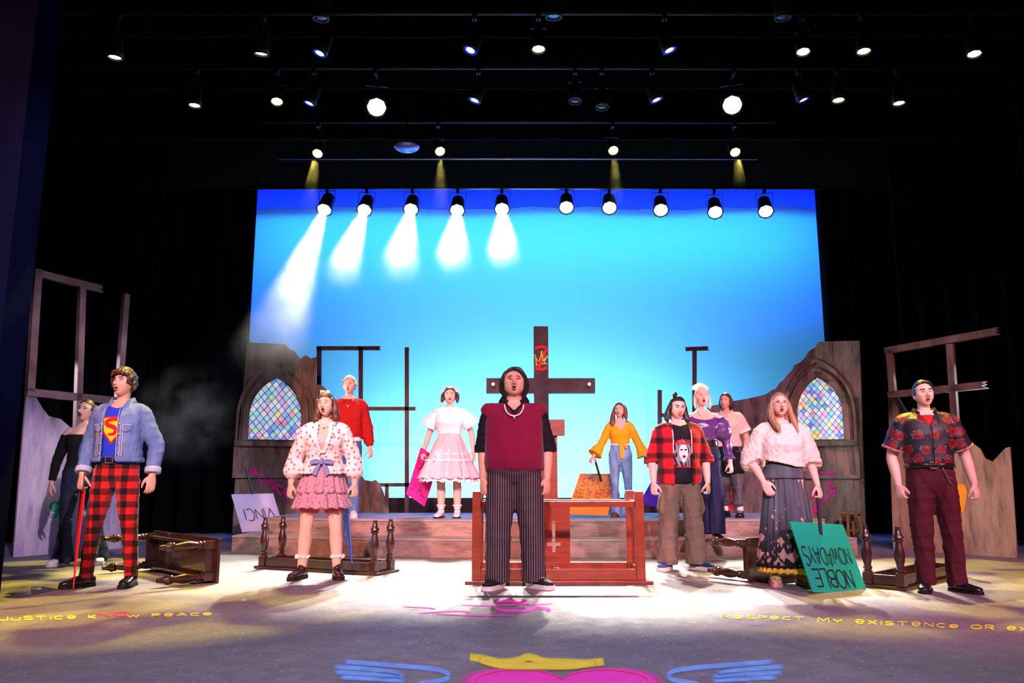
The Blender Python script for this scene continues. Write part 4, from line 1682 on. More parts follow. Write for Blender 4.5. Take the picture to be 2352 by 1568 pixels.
    def face(self):
        hp = self.hp
        hk = self.hk
        mo, mw = hp.get('mo', .010), hp.get('mw', .017)
        look_ = self.look.get
        A = np.array(self.HM.to_3x3().normalized())
        for sg in (-1, 1):
            ey = look_('eye', .0078)
            p = np.array(self.hpt(sg * .031, .004, -.0045))
            e = self.hobj('eye', [ellipsoid(p, (.0160 * hk, .0078 * hk, ey * hk), 12, 7, A)], 'eye_white')
            g = look_('gaze', (0, 0))
            pi = p + A @ np.array((g[0] * .004 * hk, -.0050 * hk, g[1] * .003 * hk + .0006))
            self.hobj('iris', [ellipsoid(pi, (.0068 * hk, .0034 * hk, min(.0068, ey) * hk), 10, 6, A)], 'eye_iris', e)
            br = look_('brow', 0.0)
            pts = [np.array(self.hpt(sg * x, zz + .002, .0012)) for x, zz in ((.013, .021 + br * .5), (.022, .025 + br * .35), (.033, .027), (.044, .023 - br * .4), (.050, .018 - br * .5))]
            th = look_('browt', .0032)
            self.hobj('eyebrow', [limb(pts, [.6 * th * hk, th * hk, th * hk, .8 * th * hk, .4 * th * hk], 8, sub=3)], 'hair_' + look_('browm', 'darkbrown'))
            pts = [np.array(self.hpt(sg * x, zz, .0030)) for x, zz in ((.017, .004), (.023, .004 + ey * .85), (.031, .004 + ey * 1.12), (.039, .004 + ey * .85), (.046, .003))]
            self.hobj('eyelid', [limb(pts, [.0012 * hk, .0020 * hk, .0022 * hk, .0020 * hk, .0012 * hk], 6, sub=3)], 'lash', e)
        for sg in (-1, 1):
            p = np.array(self.hpt(sg * .0068, -.0415, -.0015))
            self.hobj('nostril', [ellipsoid(p, (.0040 * hk, .0040 * hk, .0024 * hk), 8, 5, A)], 'mouth_dark')
        zm = -0.060 - mo * 0.35
        ring = []
        n = 22
        yl = min((self.HM.inverted() @ Vector(self.hpt(x, zm + q, 0))).y for x, q in ((0, mo + .006), (0, -mo - .006)))
        ys = max((self.HM.inverted() @ Vector(self.hpt(x * mw * 1.25, zm, 0))).y for x in (-1, 1))
        for i in range(n):
            a = 2 * PI * i / n
            x, q = math.cos(a) * (mw + .003), math.sin(a) * (mo + .0035)
            if math.sin(a) > 0:
                q *= 1 - 0.18 * math.exp(-(x / .004) ** 2)
            yy = yl + (ys - yl) * (x / (mw + .003)) ** 2 + .0030
            ring.append(np.array(self.HM @ Vector((x, yy, zm + q))))
        rr = [(.0030 + .0018 * abs(math.sin(2 * PI * i / n))) * hk for i in range(n)] + [.0042 * hk]
        vs, fs = [], []
        sec = 7
        for i in range(n):
            t = nrm(ring[(i + 1) % n] - ring[i - 1])
            u = nrm(A @ np.array((0, -1.0, 0)))
            u = nrm(u - t * np.dot(u, t))
            v = np.cross(t, u)
            for j in range(sec):
                b_ = 2 * PI * j / sec
                vs.append(ring[i] + (u * math.cos(b_) * .8 + v * math.sin(b_)) * rr[i])
        for i in range(n):
            for j in range(sec):
                fs.append((i * sec + j, i * sec + (j + 1) % sec, ((i + 1) % n) * sec + (j + 1) % sec, ((i + 1) % n) * sec + j))
        lp = self.hobj('lips', [(np.array(vs), fs)], 'lip_' + look_('lip', 'pink'))
        if mo > .004:
            c = np.array(self.HM @ Vector((0, yl + .0075, zm)))
            self.hobj('mouth', [ellipsoid(c, (mw * hk, .004 * hk, mo * hk), 16, 8, A)], 'mouth_dark', lp)
            if look_('teeth', 0):
                c = np.array(self.HM @ Vector((0, yl + .0035, zm + mo * .62)))
                self.hobj('teeth', [ellipsoid(c, (mw * .72 * hk, .003 * hk, mo * .30 * hk), 12, 6, A)], 'teeth', lp)

    # ----- clothes and hair
    def wear(self, name, solids, m, voxel=None, smooth=3, folds=(), cut=None, thick=0.0, parent=None, fac=0.5):
        me = fuse(solids, voxel or (0.0085 if self.fine else 0.0105), smooth, fac)
        displace(me, folds, not name.startswith('hair'))
        if cut is not None:
            cut_mesh(me, cut)
        shade(me)
        o = link(name, me, m, parent or self.root)
        if thick:
            md = o.modifiers.new('cloth', 'SOLIDIFY')
            md.thickness, md.offset = thick, -1
        return o

    def hl(self, p):
        """figure coordinates -> head coordinates"""
        M = np.array(self.HM.inverted())
        return p @ M[:3, :3].T + M[:3, 3]

    def hs(self, V):
        M = np.array(self.HM)
        return np.asarray(V, float) @ M[:3, :3].T + M[:3, 3]

    def cap(self, grow=0.012, up=0.006, back=0.004, wide=None):
        V, f = head_shape(**{**self.hp, 'mo': .0})
        n = V / np.linalg.norm(V, axis=1)[:, None]
        V = V + n * grow
        V[:, 2] += up
        V[:, 1] += back
        return self.hs(V), f

    def lock(self, pts, radii, flat=1.0, n=14):
        return limb([np.array(self.HM @ Vector(p)) for p in pts], [(r if not isinstance(r, tuple) else r[0]) * self.hk if not isinstance(r, tuple) else (r[0] * self.hk, r[1] * self.hk) for r in radii], n, flat=flat)

    def hairdo(self, m, extra=(), grow=0.012, hl0=0.068, curve=5.0, yb=0.0, nape=-0.06, amp=0.003, freq=(90, 90, 30), part=0.0, side=-0.03, voxel=None, name='hair', up=.006, back=.004, seed=3, long=False):
        """scalp hair cut back from the face, with locks fused on"""
        def cutter(p):
            q = self.hl(p)
            hl = hl0 - curve * (q[:, 0] - part) ** 2
            face = (q[:, 1] < yb) & (q[:, 2] < hl) & (np.abs(q[:, 0]) < 0.075) & (q[:, 1] > -0.2) & (q[:, 2] > -0.16)
            inner = (np.abs(q[:, 0] / .070) ** 2 + (q[:, 1] / .088) ** 2 + (q[:, 2] / .105) ** 2) < 0.80
            low = (q[:, 2] < nape) & ((np.abs(q[:, 0] / .10) ** 2 + (q[:, 1] / .12) ** 2) < 1.0) & (not long)
            temple = (q[:, 1] < yb + 0.03) & (q[:, 2] < side) & (np.abs(q[:, 0]) < .088) & (not long)
            return (face & (q[:, 1] < yb)) | low | temple | (inner & face)
        me = fuse([self.cap(grow, up, back)], voxel or (0.006 if self.fine else 0.008), 3, 0.5)
        displace(me, [(amp, freq, seed)])
        cut_mesh(me, cutter)
        shade(me)
        o = link(name, me, m, self.root)
        md = o.modifiers.new('hair', 'SOLIDIFY')
        md.thickness, md.offset = 0.006, -1
        if extra:
            self.wear('hair_locks', list(extra), m, voxel or (0.006 if self.fine else 0.008), 3, [(amp, freq, seed + 1)], parent=o)
        return o

    def shoe(self, s, m, sole='sole_black', boot=0.0, width=1.0, length=1.0, heel=0.0, sole_h=0.022, lace=None, toe=None, name='shoe', low=0.0, smooth=3):
        k = self.k
        a = self.leg[s][2]
        fy = math.radians(self.fyaw[s])
        fd = np.array((math.sin(fy), -math.cos(fy), 0))
        lt = np.array((math.cos(fy), math.sin(fy), 0))
        o = np.array((a[0], a[1], 0.0))
        prof = [(-.078, .014, .050), (-.070, .026, .066), (-.045, .034, .078 - low), (-.005, .036, .082 - low), (.04, .038, .078 - low * .6), (.085, .044, .064), (.13, .047, .054), (.165, .043, .047), (.19, .030, .038), (.200, .012, .028)]
        rings = []
        for t, hw, h in prof:
            lift = sole_h * .6 + heel * max(0.0, min(1.0, (0.09 - t) / 0.14))
            rings.append((o + fd * t * k * length + np.array((0, 0, (lift + h / 2) * k)), lt, (0, 0, 1), hw * k * width, h / 2 * k, 2.7))
        sol = [loft(rings, 20)]
        if boot:
            sol.append(limb([o + fd * .0 + np.array((0, 0, .05 * k)), o + np.array((0, 0, (.05 + boot * .5) * k)) - fd * .004, o + np.array((0, 0, (.05 + boot) * k)) - fd * .008 * k], [(.040 * k, .046 * k), (.043 * k, .047 * k), (.047 * k, .050 * k)], 18, round_ends=False))
        sh = self.wear(name, sol, m, 0.0062 if self.fine else 0.008, smooth)
        out = []
        for t, hw, h in prof:
            out.append((t, hw + .006))
        pts = [o + fd * t * k * length + lt * w_ * k * width for t, w_ in out] + [o + fd * t * k * length - lt * w_ * k * width for t, w_ in out[::-1]]
        mb_ = MB()
        mb_.prism([Vector((p[0], p[1], 0.001)) for p in pts], (0, 0, sole_h * k))
        if heel:
            mb_.lathe([(0, .022 * k), (heel * k + .02 * k, .030 * k)], tuple(o - fd * .045 * k) , (0, 0, 1), 14)
        mb_.build('sole', sole, sh)
        if lace:
            lb = MB()
            n = 5 if not boot else 6
            for i in range(n):
                t = .095 - i * .021
                zz = (.066 + (.078 - .066) * min(1, i / 3) + sole_h * .6) * k
                if boot and i >= 3:
                    t, zz = .040 - .002 * i, (.095 + .028 * (i - 3)) * k
                c = o + fd * t * k + np.array((0, 0, zz + .003))
                lb.tube([c - lt * .022 * k - (0, 0, .006), c, c + lt * .022 * k - (0, 0, .006)], .003 * k, 6)
            lb.build('laces', lace, sh, smooth=True)
        return sh


def skirt(P, name, z0, z1, r0, r1, m, pleats=16, amp=0.012, n=160, rows=14, cy=0.0, ry=0.78, hem=0.0, seed=1, parent=None, phase=0.0, flare=1.0, tilt=0.0, amp0=0.15):
    """gathered skirt: z0 waist, z1 hem (metres), r0 and r1 half widths"""
    r = np.random.default_rng(seed)
    ph = r.uniform(0, 6, 6)
    vs, fs = [], []
    for i in range(rows + 1):
        t = i / rows
        for k in range(n):
            a = 2 * PI * k / n
            w_ = math.sin(pleats * a + ph[0] + 1.3 * math.sin(3 * a + ph[1])) * 0.65 + 0.35 * math.sin(pleats * 1.7 * a + ph[2])
            rad = r0 + (r1 - r0) * t ** flare + amp * (amp0 + (1 - amp0) * t) * w_
            z = z0 + (z1 - z0) * t + hem * t * math.sin(pleats * a + ph[3]) * 0.5 + tilt * t * math.cos(a)
            vs.append((rad * math.cos(a), cy + rad * ry * math.sin(a), z))
    for i in range(rows):
        for k in range(n):
            fs.append((i * n + k, i * n + (k + 1) % n, (i + 1) * n + (k + 1) % n, (i + 1) * n + k))
    o = link(name, mesh_from(name, vs, fs, True), m, parent or P.root)
    md = o.modifiers.new('cloth', 'SOLIDIFY')
    md.thickness, md.offset = 0.004, 0
    return o

# ---------------------------------------------------------------- cloth
def checks(nm, red, black, per, dark=0.14, soft=0.02, xw=0.5, zw=0.5):
    def fn(nb, b, nt):
        x, y, z = nb.sep(nb.coord())[:3]

        def band(v, w_):
            f = nb.math('FRACT', nb.math('DIVIDE', v, per))
            up = nb.rng(f, 0.02, 0.02 + soft / per)
            dn = nb.rng(f, w_, w_ + soft / per, 1, 0)
            return nb.math('MULTIPLY', up, dn)
        a, c = band(nb.math('ADD', x, 10.0), xw), band(z, zw)
        both = nb.math('ADD', nb.math('MULTIPLY', a, 0.5), nb.math('MULTIPLY', c, 0.5))
        m1 = nb.mix(nb.rng(both, 0.0, 0.5), red, tuple(r * dark * 1.6 + k_ for r, k_ in zip(red, black)))
        m2 = nb.mix(nb.rng(both, 0.5, 1.0), m1, black)
        nt.links.new(m2, b.inputs['Base Color'])
        b.inputs['Sheen Weight'].default_value = 0.15
    return pmat(nm, fn, 0.85)


def denim(nm, col, fade, z0=None):
    def fn(nb, b, nt):
        co = nb.coord()
        n1 = nb.noise(nb.map(co, (6, 6, 2)), 2, 4, 0.6)
        n2 = nb.noise(nb.map(co, (300, 300, 90)), 1, 2)
        c = nb.mix(nb.rng(n1, 0.35, 0.7), col, fade)
        c = nb.mix(nb.rng(n2, 0.3, 0.7, 0, 0.25), c, tuple(x * 0.6 for x in col))
        nt.links.new(c, b.inputs['Base Color'])
        nt.links.new(nb.bump(n1, 0.25, 0.01), b.inputs['Normal'])
    return pmat(nm, fn, 0.8)


checks('plaid_trouser', (0.50, 0.012, 0.008), (0.006, 0.003, 0.003), 0.105, 0.14, 0.008)
checks('plaid_shirt', (0.58, 0.008, 0.018), (0.012, 0.004, 0.006), 0.15, 0.12, 0.020, 0.40, 0.40)
denim('denim_jacket', (0.075, 0.125, 0.27), (0.15, 0.22, 0.40))
denim('denim_dark', (0.012, 0.018, 0.040), (0.022, 0.032, 0.065))
denim('denim_blue', (0.05, 0.11, 0.26), (0.11, 0.21, 0.42))
denim('denim_pale', (0.10, 0.20, 0.40), (0.30, 0.46, 0.66))
denim('denim_acid', (0.035, 0.035, 0.045), (0.16, 0.15, 0.16))
mat('denim_cuff', (0.32, 0.36, 0.46), 0.85)
mat('stitch', (0.45, 0.42, 0.42), 0.8)
mat('tee_blue', (0.012, 0.035, 0.42), 0.7, bump=0.2, bscale=12)
mat('print_red', (0.62, 0.010, 0.012), 0.6)
mat('print_yellow', (0.85, 0.52, 0.01), 0.6)
mat('black_knit', (0.010, 0.010, 0.012), 0.9)
mat('black_shirt', (0.008, 0.007, 0.012), 0.8, bump=0.15, bscale=15)
mat('maroon_knit', (0.15, 0.004, 0.030), 0.85, bump=0.2, bscale=14, sheen=0.1)
mat('red_knit', (0.33, 0.008, 0.008), 0.85, bump=0.2, bscale=14)
mat('leather_black', (0.010, 0.009, 0.010), 0.22, spec=0.6)
mat('leather_oxblood', (0.035, 0.010, 0.009), 0.2, spec=0.6)
mat('sole_black', (0.012, 0.011, 0.011), 0.6)
mat('sole_brown', (0.09, 0.06, 0.05), 0.7)
mat('sole_white', (0.62, 0.60, 0.58), 0.6)
mat('canvas_black', (0.012, 0.012, 0.016), 0.8)
mat('canvas_navy', (0.04, 0.07, 0.16), 0.8)
mat('white_leather', (0.70, 0.66, 0.66), 0.45)
mat('lace_white', (0.72, 0.70, 0.70), 0.8)
mat('metal_silver', (0.75, 0.75, 0.76), 0.25, 1.0)
mat('metal_gold', (0.75, 0.52, 0.20), 0.3, 1.0)
mat('pearl', (0.85, 0.82, 0.80), 0.2)
mat('trouser_maroon', (0.060, 0.010, 0.016), 0.75, bump=0.15, bscale=8)
mat('trouser_cargo', (0.155, 0.105, 0.080), 0.8, bump=0.2, bscale=10)
mat('trouser_navy', (0.010, 0.012, 0.045), 0.6)
mat('satin_purple', (0.085, 0.028, 0.15), 0.30, spec=0.7)
mat('tulle_pink', (0.82, 0.42, 0.46), 0.8, var=0.1, vscale=8)
mat('tulle_white', (0.88, 0.70, 0.74), 0.8)
mat('yellow_crepe', (0.82, 0.36, 0.010), 0.7, bump=0.15, bscale=10)
mat('yellow_ruffle', (0.80, 0.45, 0.04), 0.75)
mat('bow_blue', (0.17, 0.22, 0.42), 0.7)
mat('cami_pink', (0.75, 0.42, 0.42), 0.7)
mat('blush_shirt', (0.60, 0.42, 0.38), 0.75, bump=0.15, bscale=10)
mat('skirt_black', (0.008, 0.008, 0.010), 0.85)
mat('scrunchie_pink', (0.78, 0.42, 0.44), 0.7)
mat('petal_cream', (0.85, 0.78, 0.62), 0.7)
mat('hood_cream', (0.70, 0.64, 0.58), 0.8)
mat('glass_frame', (0.30, 0.14, 0.12), 0.3, 0.6)
mat('clog_pink', (0.62, 0.30, 0.26), 0.7)
mat('clog_gold', (0.50, 0.42, 0.12), 0.6, var=0.5, vscale=50)
mat('sock_white', (0.75, 0.70, 0.70), 0.9)
mat('tights_pink', (0.62, 0.08, 0.12), 0.7)


def m_floral(nb, b, nt):
    co = nb.coord()
    d = nb.voro(nb.map(co, (1, 1, .8)), 23, rand=.85, flat=True, leaf=1.0)
    wob = nb.noise(co, 90, 3)
    c = nb.mix(nb.rng(nb.math('ADD', d, nb.math('MULTIPLY', wob, 0.35)), 0.40, 0.48, 1, 0), (0.78, 0.66, 0.64), (0.62, 0.13, 0.17))
    nt.links.new(c, b.inputs['Base Color'])


pmat('floral_white', m_floral)


def m_mauve(nb, b, nt):
    co = nb.coord()
    d = nb.voro(co, 38)
    wob = nb.noise(co, 70, 3)
    c = nb.mix(nb.rng(nb.math('ADD', d, nb.math('MULTIPLY', wob, 0.5)), 0.42, 0.56, 1, 0), (0.42, 0.23, 0.29), (0.15, 0.09, 0.20))
    nt.links.new(c, b.inputs['Base Color'])


pmat('floral_mauve', m_mauve)


def m_roses(nb, b, nt):
    co = nb.coord()
    d = nb.voro(co, 9.2, rand=.6, flat=True)
    wob = nb.noise(co, 60, 4, .7)
    dd = nb.math('ADD', d, nb.math('MULTIPLY', nb.math('SUBTRACT', wob, .5), .16))
    sw = nb.voro(co, 70, 'Distance')
    rose = nb.mix(nb.rng(sw, .15, .5), (0.34, 0.014, 0.016), (0.10, 0.004, 0.008))
    rose = nb.mix(nb.rng(wob, .62, .70, 0, .8), rose, (0.62, 0.45, 0.45))
    c = nb.mix(nb.rng(dd, .34, .36, 1, 0), (0.010, 0.009, 0.018), rose)
    leaf = nb.math('MULTIPLY', nb.math('MULTIPLY', nb.rng(dd, .36, .37), nb.rng(dd, .41, .43, 1, 0)), nb.rng(nb.noise(co, 34, 1), .60, .64))
    c = nb.mix(leaf, c, (0.10, 0.26, 0.16))
    nt.links.new(c, b.inputs['Base Color'])


pmat('rose_print', m_roses, 0.55)


def m_pin(nb, b, nt):
    co = nb.coord()
    x, y, z = nb.sep(co)[:3]
    f = nb.math('FRACT', nb.math('MULTIPLY', nb.math('ADD', x, 5.0), 52.0))
    s = nb.rng(nb.math('ABSOLUTE', nb.math('SUBTRACT', f, .5)), .05, .13, 1, 0)
    n1 = nb.noise(nb.map(co, (7, 7, 5)), 1.5, 3)
    c = nb.mix(nb.math('MULTIPLY', s, .9), (0.022, 0.017, 0.025), (0.27, 0.19, 0.20))
    nt.links.new(c, b.inputs['Base Color'])
    nt.links.new(nb.bump(n1, 0.3, 0.02), b.inputs['Normal'])


pmat('pinstripe', m_pin)


def m_cable(nb, b, nt):
    co = nb.coord()
    x, y, z = nb.sep(co)[:3]
    v = nb.voro(nb.map(co, (1, 1, .75)), 36)
    w_ = nb.math('SINE', nb.math('MULTIPLY', x, 90.0))
    h = nb.math('ADD', v, nb.math('MULTIPLY', w_, .15))
    c = nb.mix(nb.rng(v, .05, .30), (0.50, 0.34, 0.29), (0.74, 0.56, 0.50))
    nt.links.new(c, b.inputs['Base Color'])
    nt.links.new(nb.bump(h, 0.6, 0.012), b.inputs['Normal'])


pmat('cable_knit', m_cable, 0.95)


def m_border(nb, b, nt):
    co = nb.coord()
    z = nb.sep(co)[2]
    n1 = nb.noise(nb.map(co, (9, 9, 1)), 1.5, 3)
    base = nb.mix(nb.rng(n1, .35, .65), (0.035, 0.042, 0.055), (0.075, 0.090, 0.115))
    dark = nb.mix(nb.rng(z, .28, .60), (0.016, 0.015, 0.017), base)
    co2 = nb.map(nb.mix(.055, co, nb.noise(co, 9, 2, .5, 'Color')), (1.0, .8, .85))
    v = nb.voro(co2, 10, rand=.7, flat=True, leaf=.80)
    wob = nb.noise(co2, 30, 2)
    lim = nb.rng(z, .18, .70, .66, .12)
    fl = nb.rng(nb.math('SUBTRACT', nb.math('ADD', v, nb.math('MULTIPLY', wob, .25)), lim), 0.0, .03, 1, 0)
    v2 = nb.voro(nb.map(co, (1, .8, .6), (4, 1, 2)), 30)
    fl2 = nb.math('MULTIPLY', nb.rng(nb.math('SUBTRACT', v2, nb.rng(z, .2, .66, .36, .04)), 0, .03, 1, 0), .7)
    c = nb.mix(nb.math('MAXIMUM', fl, fl2), dark, (0.46, 0.24, 0.20))
    nt.links.new(c, b.inputs['Base Color'])


pmat('border_skirt', m_border)


# ---------------------------------------------------------------- common garments
def pants(P, m, prof, waist=1.03, ease=.016, low=.775, name='trousers', folds=((.009, (12, 12, 19), 3), (.004, (28, 28, 46), 4)), voxel=None):
    k = P.k
    sol = [P.torso(low * k, waist * k, ease, 8)]
    for s in 'RL':
        sol.append(P.trouser(s, prof))
    return P.wear(name, sol, m, voxel, 3, folds)


def belt(P, z, m='leather_black', e=.026, h=.034, buckle='metal_silver', bx=0.0):
    k = P.k
    o = P.hobj('belt', [P.torso((z - h / 2) * k, (z + h / 2) * k, e, 3)], m)
    c = P.front(bx, z * k, e + .006)
    mb_ = MB()
    w_, hh = .028 * k, .024 * k
    for a, b_ in (((-w_, -hh), (w_, -hh)), ((w_, -hh), (w_, hh)), ((w_, hh), (-w_, hh)), ((-w_, hh), (-w_, -hh))):
        mb_.tube([c + Vector((a[0], 0, a[1])), c + Vector((b_[0], 0, b_[1]))], .0035, 8)
    mb_.build('buckle', buckle, o)
    return o


def collar(P, m, z=1.475, r=.085, h=.05, open_=.05, drop=.075, name='collar', ry=.078, parent=None):
    """turned-down shirt collar, open at the throat"""
    k = P.k
    vs, fs = [], []
    n = 26
    for i in range(n + 1):
        a = -PI / 2 + math.asin(min(.95, open_ / r)) + (2 * PI - 2 * math.asin(min(.95, open_ / r))) * i / n
        f = max(0.0, -math.sin(a))
        c_, s_ = math.cos(a), math.sin(a)
        up = Vector((c_ * (r - .012) * k, .012 * k + s_ * (ry - .010) * k, (z + h * .75 - .050 * f ** 1.5) * k))
        mid = Vector((c_ * r * k, .012 * k + s_ * ry * k, (z + h - .055 * f ** 1.5) * k))
        lo = Vector((c_ * (r + .026 + .012 * f) * k, .012 * k + s_ * (ry + .018 + .026 * f) * k, (z + h - .045 - drop * f ** 2 - .03 * f) * k))
        vs += [up, mid, lo]
    for i in range(n):
        for j in (0, 1):
            fs.append((i * 3 + j, (i + 1) * 3 + j, (i + 1) * 3 + j + 1, i * 3 + j + 1))
    o = link(name, mesh_from(name, vs, fs, True), m, parent or P.root)
    md = o.modifiers.new('cloth', 'SOLIDIFY')
    md.thickness, md.offset = .006, 0
    return o


def necklace(P, m, z0=1.47, drop=.09, r=.004, e=.02, w_=.062, pendant=None, name='necklace', beads=False):
    k = P.k
    pts = []
    for i in range(21):
        a = PI * i / 20
        x = -math.cos(a) * w_ * k
        z = (z0 - math.sin(a) ** .8 * drop) * k
        p = P.front(x, z, e)
        if i in (0, 20):
            p = Vector((x, .02 * k, (z0 + .012) * k))
        pts.append(p)
    o = MB().tube(pts, r, 7).build(name, m, P.root, smooth=True)
    if pendant:
        c = P.front(0, (z0 - drop - pendant) * k, e + .004)
        P.hobj('pendant', [ellipsoid(tuple(c), (pendant * .6, .004, pendant), 10, 7)], 'metal_silver', o)
    return o


def cuff(P, s, t0, t1, e, m, name='cuff', parent=None):
    return P.wear(name, [P.sleeve(s, t0, t1, e)], m, .007, 2, parent=parent)


STRAIGHT = [(0, .098, .112), (.12, .100, .112), (.3, .092, .100), (.5, .082, .086), (.7, .078, .082), (.85, .075, .080), (.955, .076, .084)]
SLIM = [(0, .094, .108), (.12, .096, .106), (.3, .084, .092), (.5, .068, .074), (.7, .064, .070), (.85, .056, .062), (.90, .058, .064), (.94, .054, .060)]
WIDE = [(0, .104, .118), (.12, .108, .118), (.3, .102, .108), (.5, .096, .100), (.7, .096, .100), (.85, .100, .106), (.955, .102, .110)]
FLARE = [(0, .094, .106), (.12, .094, .104), (.3, .080, .088), (.5, .064, .072), (.65, .068, .076), (.8, .086, .094), (.93, .108, .114), (.985, .116, .120)]

# ---------------------------------------------------------------- 1: man in the denim jacket
P = Person('man in a denim jacket and red checked trousers singing with mouth open', (246, 1347), 838, rot=2, kind='m', bw=.96, bd=.95, skin='warm', hairpad=.045, stance=.15, legs={'R': (-.17, -.03), 'L': (.17, .02)}, feet_yaw=(38, 5),
           arms={'R': [(-.10, .03, -.28), (.02, -.10, -.23)], 'L': [(.13, .02, -.27), (.01, -.06, -.24)]}, headrot=(-16, 12, -3), head=dict(mo=.011, mw=.015, jaw=.6), look=dict(lip='bare', browt=.0042, gaze=(-.5, .6), browm='black', teeth=1))
k = P.k
P.body({'L': dict(curl=.45), 'R': dict(curl=1.1, pn=(.5, .8, 0))})
P.hairdo('hair_darkbrown', [P.lock([(x, y, z), (x * 1.15, y - .012, z - .02), (x * 1.2, y - .014, z - .042)], [.017, .017, .008]) for x, y, z in
         ((-.058, -.055, .080), (-.035, -.078, .088), (-.010, -.086, .092), (.016, -.086, .092), (.040, -.074, .088), (.062, -.05, .076), (-.075, -.02, .06), (.078, -.02, .05), (.082, .02, .02), (-.082, .02, .03), (.07, .05, .06), (0, -.05, .118), (.04, -.02, .115), (-.04, -.02, .115), (.085, .03, -.02))],
         grow=.022, hl0=.062, curve=4, yb=-.005, nape=-.075, amp=.007, freq=(70, 70, 70), side=-.02, up=.010)
tee = P.wear('t_shirt', [P.torso(.97 * k, 1.475 * k, .016)], 'tee_blue', folds=((0.0060, (12, 12, 18), 2),), cut=lambda p: (p[:, 2] > 1.425 * k + np.abs(p[:, 0]) * .35) & (p[:, 1] < .05))
zc = 1.27 * k


def shield(s):
    return lambda x, z: (abs(x + .01) < .078 * s) and (z < zc + .062 * s) and (z > zc - .105 * s + abs(x + .01) * 1.28) and (z - zc < .115 * s - (abs(x + .01) - .02) * .9)


P.patch('shield_print', shield(1.38), (-.13, .12, zc - .16, zc + .10), .004, .0195, 'print_red', tee)
P.patch('shield_print', shield(1.16), (-.13, .12, zc - .16, zc + .10), .004, .0205, 'print_yellow', tee)
S_ = catmull([(.058, .040), (.01, .048), (-.035, .036), (-.03, .012), (.01, -.002), (.028, -.024), (.012, -.048), (-.022, -.050)], 5)
strokes_obj('shield_print', [[(q[0] * 1.25 - .01, q[1] * 1.25 + zc) for q in S_]], lambda t: .020 + .016 * math.sin(PI * t), lambda u, v: P.front(u, v, .0218), 'print_red', tee)
jx = lambda z: np.interp(z, [.9 * k, 1.05 * k, 1.3 * k, 1.5 * k], [.062, .060, .055, .060])
jk = P.wear('denim_jacket', [P.torso(.985 * k, 1.485 * k, [(.98 * k, .040), (1.05 * k, .046), (1.35 * k, .036), (1.5 * k, .014)], 18)] + P.yoke(.022) + [P.sleeve(s, .02, .93, [(.0, .020), (.1, .022), (.5, .028), (.93, .026)]) for s in 'RL'], 'denim_jacket',
            folds=((0.0067, (14, 14, 26), 5), (.0025, (40, 40, 60), 6)), cut=lambda p: ((np.abs(p[:, 0] + .018) < jx(p[:, 2])) & (p[:, 1] < 0) & (p[:, 2] < 1.7)) | ((p[:, 2] > 1.475 * k) & (np.abs(p[:, 0]) < .09)), thick=.006)
for s, t in (('R', .86), ('L', .86)):
    cuff(P, s, t, .955, .034, 'denim_cuff', parent=jk)
collar(P, 'denim_jacket', 1.465, .088, .055, .055, .06, parent=jk)
hb = P.torso(.985 * k, 1.025 * k, .052, 3)
P.wear('waistband', [hb], 'denim_jacket', cut=lambda p: (np.abs(p[:, 0] + .018) < .062) & (p[:, 1] < 0), thick=.004, parent=jk)
for sx in (-1, 1):
    x0 = sx * .112 - .006
    P.patch('pocket_flap', lambda x, z: abs(x - x0) < .044 and z > 1.245 * k + abs(x - x0) * .0 - .018 * (1 - abs(x - x0) / .044), (x0 - .05, x0 + .05, 1.21 * k, 1.285 * k), .004, .0475, 'denim_jacket', jk)
    xs = -.018 + sx * .060
    strokes_obj('seam', [[(xs + sx * .004, z * k) for z in np.linspace(1.0, 1.42, 14)], [(xs + sx * .030, z * k) for z in np.linspace(1.03, 1.28, 10)], [(xs + sx * .046, z * k) for z in np.linspace(1.03, 1.28, 10)]], .004, lambda u, v: P.front(u, v, .0500), 'stitch', jk)
    strokes_obj('seam', [[(x0 + d * .001 * sx, 1.288 * k) for d in range(-45, 46, 6)]], .004, lambda u, v: P.front(u, v, .0485), 'stitch', jk)
    for z in (1.05, 1.13, 1.21, 1.29):
        c = P.front(xs + sx * .016, z * k, .048)
        P.hobj('button', [ellipsoid(tuple(c), (.008, .004, .008), 8, 5)], 'metal_gold', jk)
pants(P, 'plaid_trouser', SLIM, 1.03, .014)
belt(P, 1.005, bx=-.01)
for s in 'RL':
    P.shoe(s, 'leather_black', 'sole_black', boot=.10, lace='sole_black', sole_h=.026)
DENIM = P

# ---------------------------------------------------------------- 2: man in the maroon vest
P = Person('heavy set man in a maroon sweater vest and pinstripe trousers at centre', (1181, 1350), 846, rot=0, kind='b', bw=1.0, bd=1.0, skin='warm', hairpad=.015, stance=.15, legs={'R': (-.135, -.04), 'L': (.165, .0)}, feet_yaw=(28, 42), arm_t=1.14, leg_t=1.15,
           arms={'R': [(-.055, .03, -.29), (.0, -.05, -.245)], 'L': [(.075, .03, -.28), (-.005, -.06, -.245)]}, headrot=(0, 14, 0), headk=1.07, head=dict(mo=.010, mw=.013, jaw=1.0, wide=1.12, plump=1.0), look=dict(lip='bare', browt=.0040, gaze=(0, .6), browm='black', brow=.010))
k = P.k
P.body({'L': dict(curl=.6), 'R': dict(curl=.75)})
P.hairdo('hair_black', [P.lock([(sx * .062, -.030, .075), (sx * .088, -.012, .01), (sx * .086, .02, -.05), (sx * .07, .03, -.105)], [.02, .026, .03, .012]) for sx in (-1, 1)] + [P.lock([(.0, -.07, .098), (.04, -.07, .088), (.07, -.05, .05), (.085, -.02, .0)], [.014, .018, .018, .014])],
         grow=.013, hl0=.078, curve=6, yb=-.002, nape=-.10, amp=.002, freq=(120, 120, 20), long=True, part=-.012)
